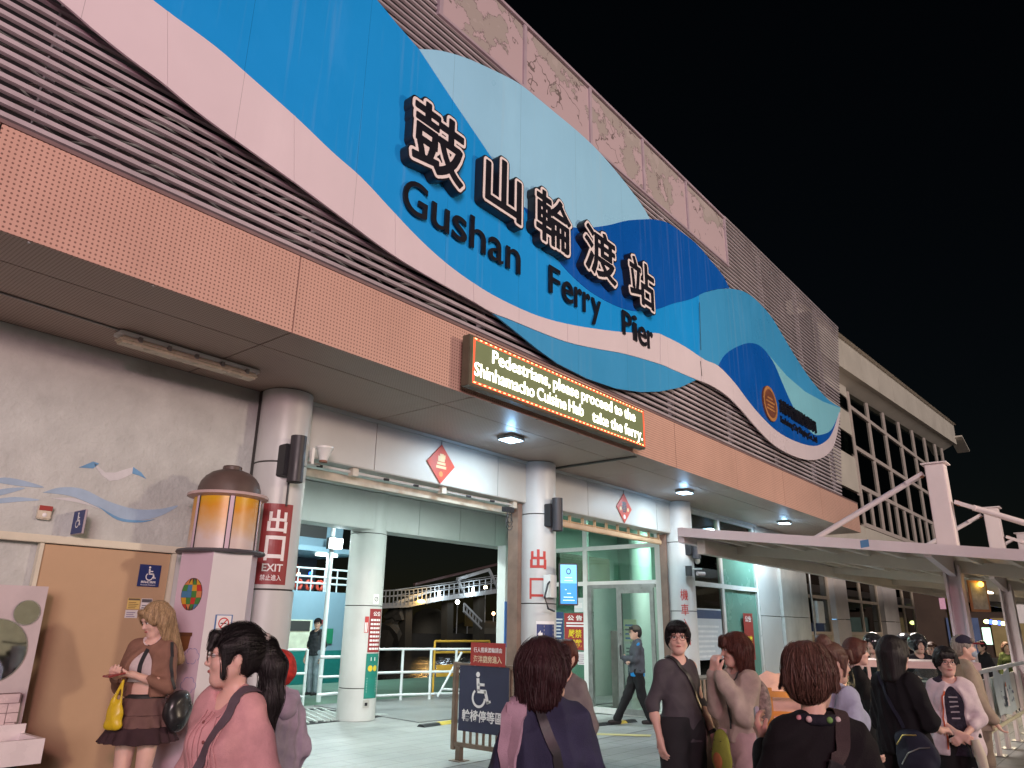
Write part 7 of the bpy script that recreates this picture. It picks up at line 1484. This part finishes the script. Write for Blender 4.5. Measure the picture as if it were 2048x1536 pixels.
# 8 woman with avocado bag
xy, h = spot(1470, 1269, 5.3); p = Person('woman in beige jacket with green avocado bag, hands at her mouth', xy, h, face_of(xy, 128), head=-20, pitch=4, res=.008, skin=SKINP)
p.arm(1, (.19, -.10, 1.10), (.03, -.19, 1.37), hand=(-.35, -.1, .9), curl=.8, pn=(0, 1, .2)); p.arm(-1, (-.19, -.10, 1.10), (-.04, -.20, 1.38), hand=(.3, .0, .9), curl=.8, pn=(0, 1, .2)); p.finish_body(); p.hair('half', H_auburn, .20, vol=.002)
bj = cloth('beige_jacket', (.50, .42, .37), .8); p.shirt(bj, hem=.90, sleeve=.94, ease=.028, flare=.012, seed=81, amp=.011, sl_r=1.25, name='jacket', neck=.055); p.pants(cloth('pink_shorts', (.60, .44, .45)), to=.60, ease=.055, name='shorts'); p.shoes(M_wp)
p.blob('backpack', cloth('pattern_backpack', (.34, .28, .26), var=.5, scale=30), lambda d: d.ell((0, .17, 1.16), (.12, .08, .17), .03), 82, .006)
av = p.blob('avocado_bag', cloth('avocado_green', (.24, .26, .05), .9, .15), lambda d: (d.ell((.05, -.235, .80), (.105, .04, .115), .03), d.ell((.05, -.23, .91), (.075, .035, .085), .04)), amp=.002, res=.007)
MB().ell((.05, -.272, .79), (.050, .016, .056), 16, 10).build('avocado_stone', cloth('avocado_stone', (.34, .12, .05)), av); [MB().ell((.05 + s_ * .035, -.264, .92), (.012, .005, .003), 8, 6).build('bag_eye', BROW, av) for s_ in (-1, 1)]
p.strap([(.10, .04, 1.39), (.07, -.08, 1.34), (.03, -.13, 1.15), (.05, -.16, 1.0)], .014, M_black, off=.006)
for s_ in (-1, 1): MB().tube([(.05 + s_ * .04, -.235, .70), (.05 + s_ * .05, -.24, .64), (.05 + s_ * .055, -.25, .60)], [.008, .008, .012], 8).build('bag_leg', cloth('bag_peach', (.5, .22, .13)), av, smooth=True)

# 9 person in black jacket, foreground right
xy, h = spot(1617, 1297, 2.7); p = Person('person with short brown hair in black jacket, back turned in the foreground', xy, h, face_of(xy, 12), head=-28, pitch=6, res=.0068)
p.arm(1, (.24, -.06, 1.10), (.16, -.22, 1.26), hand=(.3, -.4, .8), curl=.7, pn=(-1, 0, 0)); p.arm(-1, (-.25, .02, 1.06), (-.16, -.20, .98)); p.finish_body(); p.hair('short', H_brown, vol=.006)
bk = cloth('black_jacket', (.012, .011, .013), .85); p.shirt(bk, hem=.76, sleeve=.96, ease=.030, flare=.02, seed=91, amp=.009, sl_r=1.2, neck=.058, name='jacket'); p.pants(cloth('black_trousers', (.018, .018, .02))); p.shoes(M_black)
p.strap([(-.075, -.05, 1.39), (-.08, .06, 1.385), (-.045, .14, 1.27), (.02, .15, 1.12), (.10, .14, .95), (.14, .12, .82)], .050, cloth('brown_strap', (.06, .045, .045)), off=.010); p.strap([(-.035, .145, 1.255), (-.02, .15, 1.215)], .062, M_black, off=.016, name='buckle', th=.010)
d = SD(); d.noise = None
for t in np.linspace(0, 2 * math.pi, 15)[:-1]: d.cone((.068 * math.sin(t), .018 - .062 * math.cos(t), 1.392), (.066 * math.sin(t + .45), .018 - .060 * math.cos(t + .45), 1.392), .018, .018, .012)
col_ = link(bpy.data.objects.new('collar', d.mesh('collar', cloth('printed_collar', (.020, .02, .03)), .007)), p.t)
for t, c_ in ((2.6, (.62, .45, .45)), (3.5, (.16, .34, .10)), (4.0, (.6, .5, .5)), (2.1, (.55, .25, .28))): MB().ell((.084 * math.sin(t), .018 - .080 * math.cos(t), 1.395), (.012, .012, .012), 10, 8).build('flower_print', mat('flower_%d' % int(t * 10), c_, .7), col_)
MB().obox((.178, -.285, 1.335), (.008, 0, 0), (0, .03, .005), (0, -.006, .065)).build('phone', mat('phone_white', (.5, .52, .6), .3), p.t, bevel=.004)

# 10 person with hair bun in pale blue shirt
xy, h = spot(1660, 1290, 4.4); p = Person('person with hair bun and glasses in pale blue shirt', xy, h, face_of(xy, -52), head=-12, pitch=8, res=.009)
p.arm(1, (.22, -.05, 1.07), (.10, -.24, .98)); p.arm(-1, (-.23, .05, 1.05), (-.22, -.06, .84)); p.finish_body(glasses=GLS); p.hair('bun', H_brown); p.shirt(cloth('pale_blue_shirt', (.42, .46, .60)), hem=.80, sleeve=.92, ease=.034, flare=.015, seed=101, amp=.012, sl_r=1.2); p.pants(cloth('blue_jeans', (.10, .15, .24))); p.shoes(M_wp)
# 11 woman in black coat
xy, h = spot(1708, 1280, 6.6); p = Person('woman with short reddish brown hair in black coat facing right', xy, h, face_of(xy, -80), head=-6, res=.010, skin=SKINP)
p.arm(1, (.22, -.06, 1.06), (.10, -.24, .98)); p.arm(-1, (-.23, -.05, 1.05), (-.12, -.24, .97)); p.finish_body(); p.hair('bob', H_auburn, .075, vol=.006); p.shirt(cloth('black_coat', (.013, .012, .013)), hem=.62, sleeve=.97, ease=.04, flare=.02, seed=111, amp=.010, name='coat'); p.pants(cloth('black_trousers', (.018, .018, .02))); p.shoes(M_black); p.blob('scarf', cloth('pale_scarf', (.5, .4, .4)), lambda d: [d.cone((.05 * math.sin(t), .015 - .05 * math.cos(t), 1.395), (.05 * math.sin(t + .5), .015 - .05 * math.cos(t + .5), 1.395), .022, .022, .01) for t in np.arange(0, 6.3, .5)], 3, .003, .008)
# 12 woman in black with navy shoulder bag
xy, h = spot(1783, 1277, 5.3); p = Person('woman in black with long black hair and big navy shoulder bag', xy, h, face_of(xy, -32), head=-25, pitch=3, res=.009, skin=SKINP)
p.arm(1, (.23, -.02, 1.06), (.06, -.24, 1.10)); p.arm(-1, (-.25, .02, 1.07), (-.16, -.20, 1.0), hand=(.2, -.9, .1), curl=.8, pn=(0, 0, -1)); p.finish_body(); p.hair('long', H_black, .17, vol=.006); p.shirt(cloth('black_tee', (.012, .012, .015)), hem=.84, sleeve=.52, ease=.040, flare=.01, seed=121, amp=.010, sl_r=1.35); p.pants(cloth('black_trousers', (.018, .018, .02)), ease=.035); p.shoes(M_black)
nb_ = cloth('navy_bag', (.022, .026, .045), .6); bg = p.blob('shoulder_bag', nb_, lambda d: (d.ell((-.18, .14, .86), (.16, .08, .14), .03), d.ell((-.18, .19, .80), (.13, .06, .09), .03), d.ell((-.14, .14, .96), (.12, .06, .06), .04)), 122, .008); MB().tube([(-.30, .20, .93), (-.24, .235, .92), (-.16, .245, .88), (-.10, .24, .80)], .005, 6).build('zip', M_steel, bg, smooth=True); MB().tube([(-.22, .215, 1.0), (-.12, .22, .99), (-.06, .21, .92)], .005, 6).build('zip', M_gold_, bg, smooth=True)
p.strap([(.10, -.02, 1.39), (.09, .07, 1.37), (.0, .14, 1.20), (-.08, .14, 1.03)], .025, nb_, off=.008)
# 13 woman in white jacket
xy, h = spot(1888, 1299, 6.0); p = Person('short woman in open white jacket over dark shirt, hands clasped', xy, h, face_of(xy, 186), head=8, pitch=2, res=.009, skin=SKINP)
p.arm(1, (.22, -.03, 1.07), (.03, -.22, .94), hand=(-.7, -.3, -.4), curl=.8, pn=(0, 1, 0)); p.arm(-1, (-.22, -.03, 1.07), (-.02, -.22, .96), hand=(.7, -.3, -.4), curl=.8, pn=(0, 1, 0)); p.finish_body(glasses=GLS, smile=True); p.hair('short', H_black, .10, vol=.012)
p.shirt(cloth('dark_print_shirt', (.035, .032, .05), var=.5, scale=40), hem=.76, sleeve=.1, ease=.022); dk = p.top
d = SD(); p.torso(d, .024); d.cone((-.08, .005, .82), (.08, .005, .82), .142, None, .05); d.cone((-.07, .005, 1.0), (.07, .005, 1.0), .115, None, .05)
for sd_, (sh, e, ww) in p.arms.items(): d.cone(sh, e, .058, .052, .05); d.cone(e, e + (ww - e) * .45, .052, .047, .03)
d.noise = wrinkle(131, .008); d.clip.append(((0, 0, -1), -.76)); d.cone((.0, -.19, .6), (.0, -.13, 1.40), .125, .062, .01, True); d.cone((0, -.02, 1.40), (0, -.04, 1.5), .06, .07, .012, True); link(bpy.data.objects.new('jacket', d.mesh('jacket', cloth('white_jacket', (.72, .62, .66), .7), .009)), p.t)
p.pants(cloth('black_trousers', (.018, .018, .02))); p.shoes(M_black); p.blob('tote_bag', cloth('pale_tote', (.50, .40, .39)), lambda d: d.ell((.06, -.28, .50), (.16, .05, .20), .02), 132, .006); p.strap([(.02, -.24, .9), (.03, -.30, .80), (.04, -.34, .68)], .012, M_black, d, off=.05, name='bag_handle')
MB().tube([(.10, -.26, .92), (.12, -.27, .80), (.13, -.28, .70)], [.03, .045, .04], 10).build('paper_roll', mat('paper_roll', (.6, .55, .45), .7), p.t, smooth=True)
p.strap([(-.085, -.16, 1.34), (-.105, -.17, 1.1), (-.11, -.18, .80)], .012, cloth('orange_piping', (.55, .13, .06)), d, off=.004, name='piping')
for i in range(5): p.strap([(-.035, -.14, 1.25 - i * .045), (.03, -.14, 1.255 - i * .045)], .012, mat('shirt_print', (.4, .38, .42), .7), dk, off=.002, name='shirt_print', th=.002)
# 14 man with cap and mask
xy, h = spot(1922, 1273, 7.2); p = Person('man in navy cap, face mask and beige jacket facing right', xy, h, face_of(xy, -78), head=0, male=True, res=.011, skin=SKINP)
p.arm(1, (.26, .0, 1.05), (.25, -.12, .86)); p.arm(-1, (-.26, .0, 1.05), (-.25, -.12, .86)); p.finish_body(); p.hair('crop', hair_mat('hair_grey', (.25, .22, .2))); p.shirt(cloth('beige_anorak', (.36, .29, .23)), hem=.76, sleeve=.97, ease=.045, flare=.02, seed=141, amp=.010, name='jacket'); p.pants(cloth('khaki_trousers', (.24, .19, .15))); p.shoes(M_black); cap_on(p, cloth('navy_cap', (.028, .026, .05)), cloth('red_brim', (.28, .04, .05))); p.blob('face_mask', cloth('blue_mask', (.34, .42, .52)), lambda d: p.hell(d, (0, -.062, -.055), (.060, .050, .045)), amp=.002, res=.008)
p.blob('collar', cloth('white_collar', (.6, .52, .5)), lambda d: [d.cone((.052 * math.sin(t), .015 - .055 * math.cos(t), 1.385), (.052 * math.sin(t + .5), .015 - .055 * math.cos(t + .5), 1.385), .018, .018, .01) for t in np.arange(0, 6.3, .5)], 3, .002, .009)
# 15 background people
bgp = [(1583, 1291, 9.5, 100, 'dark-haired person in brown jacket by the white wall', H_black, 'crop', (.16, .10, .07)), (1962, 1283, 15, 130, 'dark-haired person in black beyond the queue fence', H_black, 'short', (.02, .02, .024)), (2010, 1285, 16, 200, 'person in olive top beyond the queue fence', H_brown, 'bob', (.07, .09, .03)), (1862, 1286, 11, 160, 'person with bare head behind the scooter lights', H_brown, 'crop', (.10, .06, .08))]
for u, v, d_, rel, lab, hm_, st, c in bgp:
    xy, h = spot(u, v, d_); p = Person(lab, xy, h, face_of(xy, rel), res=.015, male=st == 'crop'); p.arm(1, (.25, .03, 1.05), (.24, -.08, .82)); p.arm(-1, (-.25, .03, 1.05), (-.24, -.08, .82)); p.finish_body(eyes=True); p.hair(st, hm_, .10); p.shirt(cloth('bg_%d' % u, c), hem=.80, sleeve=.97, ease=.03, seed=u); p.pants(cloth('dark_trousers', (.05, .05, .06))); p.shoes(M_black)
# passer-by behind the bob-haired woman
xy, h = spot(1130, 1284, 5.2); p = Person('person almost hidden behind the woman with the bob', xy, h, face_of(xy, 150), res=.012); p.arm(1, (.25, .03, 1.05), (.24, -.1, .84)); p.arm(-1, (-.25, .0, 1.06), (-.2, -.2, .98)); p.finish_body(); p.hair('short', H_auburn); p.shirt(cloth('grey_top', (.2, .18, .18)), hem=.8, ease=.015); p.pants(cloth('dark_trousers', (.05, .05, .06))); p.shoes(M_black)

# ---------------------------------------------------------------- scooters with helmeted riders
M_helm = mat('helmet_black', (.02, .02, .024), .15, var=.1, spec=.6, coat=.5)
def scooter(lab, u, d_, rel, lit, c, rider):
    q = at_depth(u, 1330, d_); a = R(face_of(q, rel) + 90); t = thing('scooter', lab, 'scooter', (q[0], q[1], 0), a, local=True); M_b = mat('scooter_%d' % u, c, .25, var=.05, coat=.4)
    d = SD(); d.cone((0, -.42, .35), (0, -.36, .92), .09, .11, .08); d.cone((0, -.40, .32), (0, .1, .28), .09, .11, .08); d.cone((0, .15, .40), (0, .62, .52), .14, .12, .10); d.cone((0, .1, .55), (0, .55, .68), .12, .10, .08); link(bpy.data.objects.new('body', d.mesh('body', M_b, .02)), t)
    d = SD(); d.cone((0, .02, .74), (0, .55, .80), .11, .09, .06); link(bpy.data.objects.new('saddle', d.mesh('saddle', M_black, .02)), t)
    for y in (-.58, .58):
        w_ = MB(); w_.tube([(.0 , y + .20 * math.cos(k), .25 + .20 * math.sin(k)) for k in np.linspace(0, 6.2832, 21)], .05, 8, False); wo = w_.build('wheel', M_black, t, smooth=True); MB().cyl((-.03, y, .25), (.03, y, .25), .13, n=16).build('rim', M_steel, wo)
    MB().cyl((0, -.58, .25), (0, -.40, .95), .03).build('fork', M_steel, t); MB().tube([(-.34, -.26, 1.03), (-.12, -.36, .99), (.12, -.36, .99), (.34, -.26, 1.03)], .018, 8).build('handlebar', M_black, t, smooth=True)
    for s_ in (-1, 1): MB().tube([(s_ * .22, -.32, 1.02), (s_ * .30, -.36, 1.16)], .006, 6).build('mirror_stem', M_black, t); MB().ell((s_ * .31, -.36, 1.20), (.06, .015, .04), 12, 8).build('mirror', M_steel, t)
    MB().ell((0, -.47, .90), (.085, .04, .06), 14, 10).build('headlight', mat('headlight_on', (.9, .95, 1), .3, var=0, emit=(.55, .82, 1), estr=45) if lit else M_whitel, t)
    MB().box((-.10, -.53, .52), (.10, -.52, .62)).build('number_plate', M_wp, t)
    if lit: lamp('SPOT', 'headlight_beam', (q[0] + .55 * math.sin(a), q[1] - .55 * math.cos(a), .9), 14, (.6, .82, 1), .05, (math.sin(a), -math.cos(a), -.05), spot=70)
    r = Person(rider, (q[0] - .12 * math.sin(a) * 1, q[1] + .12 * math.cos(a)), 1.58, math.degrees(a) - 90, res=.014, male=True); r.t.location.z = -.06
    r.leg(-1, (-.17, -.36, .78), (-.16, -.30, .36), (-.10, .02, .88)); r.leg(1, (.17, -.36, .78), (.16, -.30, .36), (.10, .02, .88)); r.arm(1, (.27, -.16, 1.10), (.30, -.40, 1.12), hand=(0, -1, 0)); r.arm(-1, (-.27, -.16, 1.10), (-.30, -.40, 1.12), hand=(0, -1, 0)); r.finish_body(); r.shirt(cloth('rider_jacket', (.025, .025, .03)), hem=.86, sleeve=.97, ease=.035, seed=5); r.pants(cloth('dark_trousers', (.05, .05, .06)), to=.3); r.shoes(M_black)
    r.blob('helmet', M_helm, lambda d: (r.hell(d, (0, .015, .03), (.125, .145, .13)), r.hell(d, (0, -.13, -.03), (.07, .06, .075), .02, True)), amp=0, res=.012)
scooter('scooter with glaring white headlight behind the food cart', 1850, 9.8, 205, True, (.25, .05, .05), 'helmeted rider on the scooter with the glaring headlight')
scooter('dark scooter waiting behind the woman in the black coat', 1742, 9.6, 150, False, (.06, .07, .08), 'helmeted rider behind the woman in the black coat')
scooter('white scooter waiting behind the woman in black', 1818, 11.5, 190, False, (.5, .5, .5), 'helmeted rider further back above the food cart')
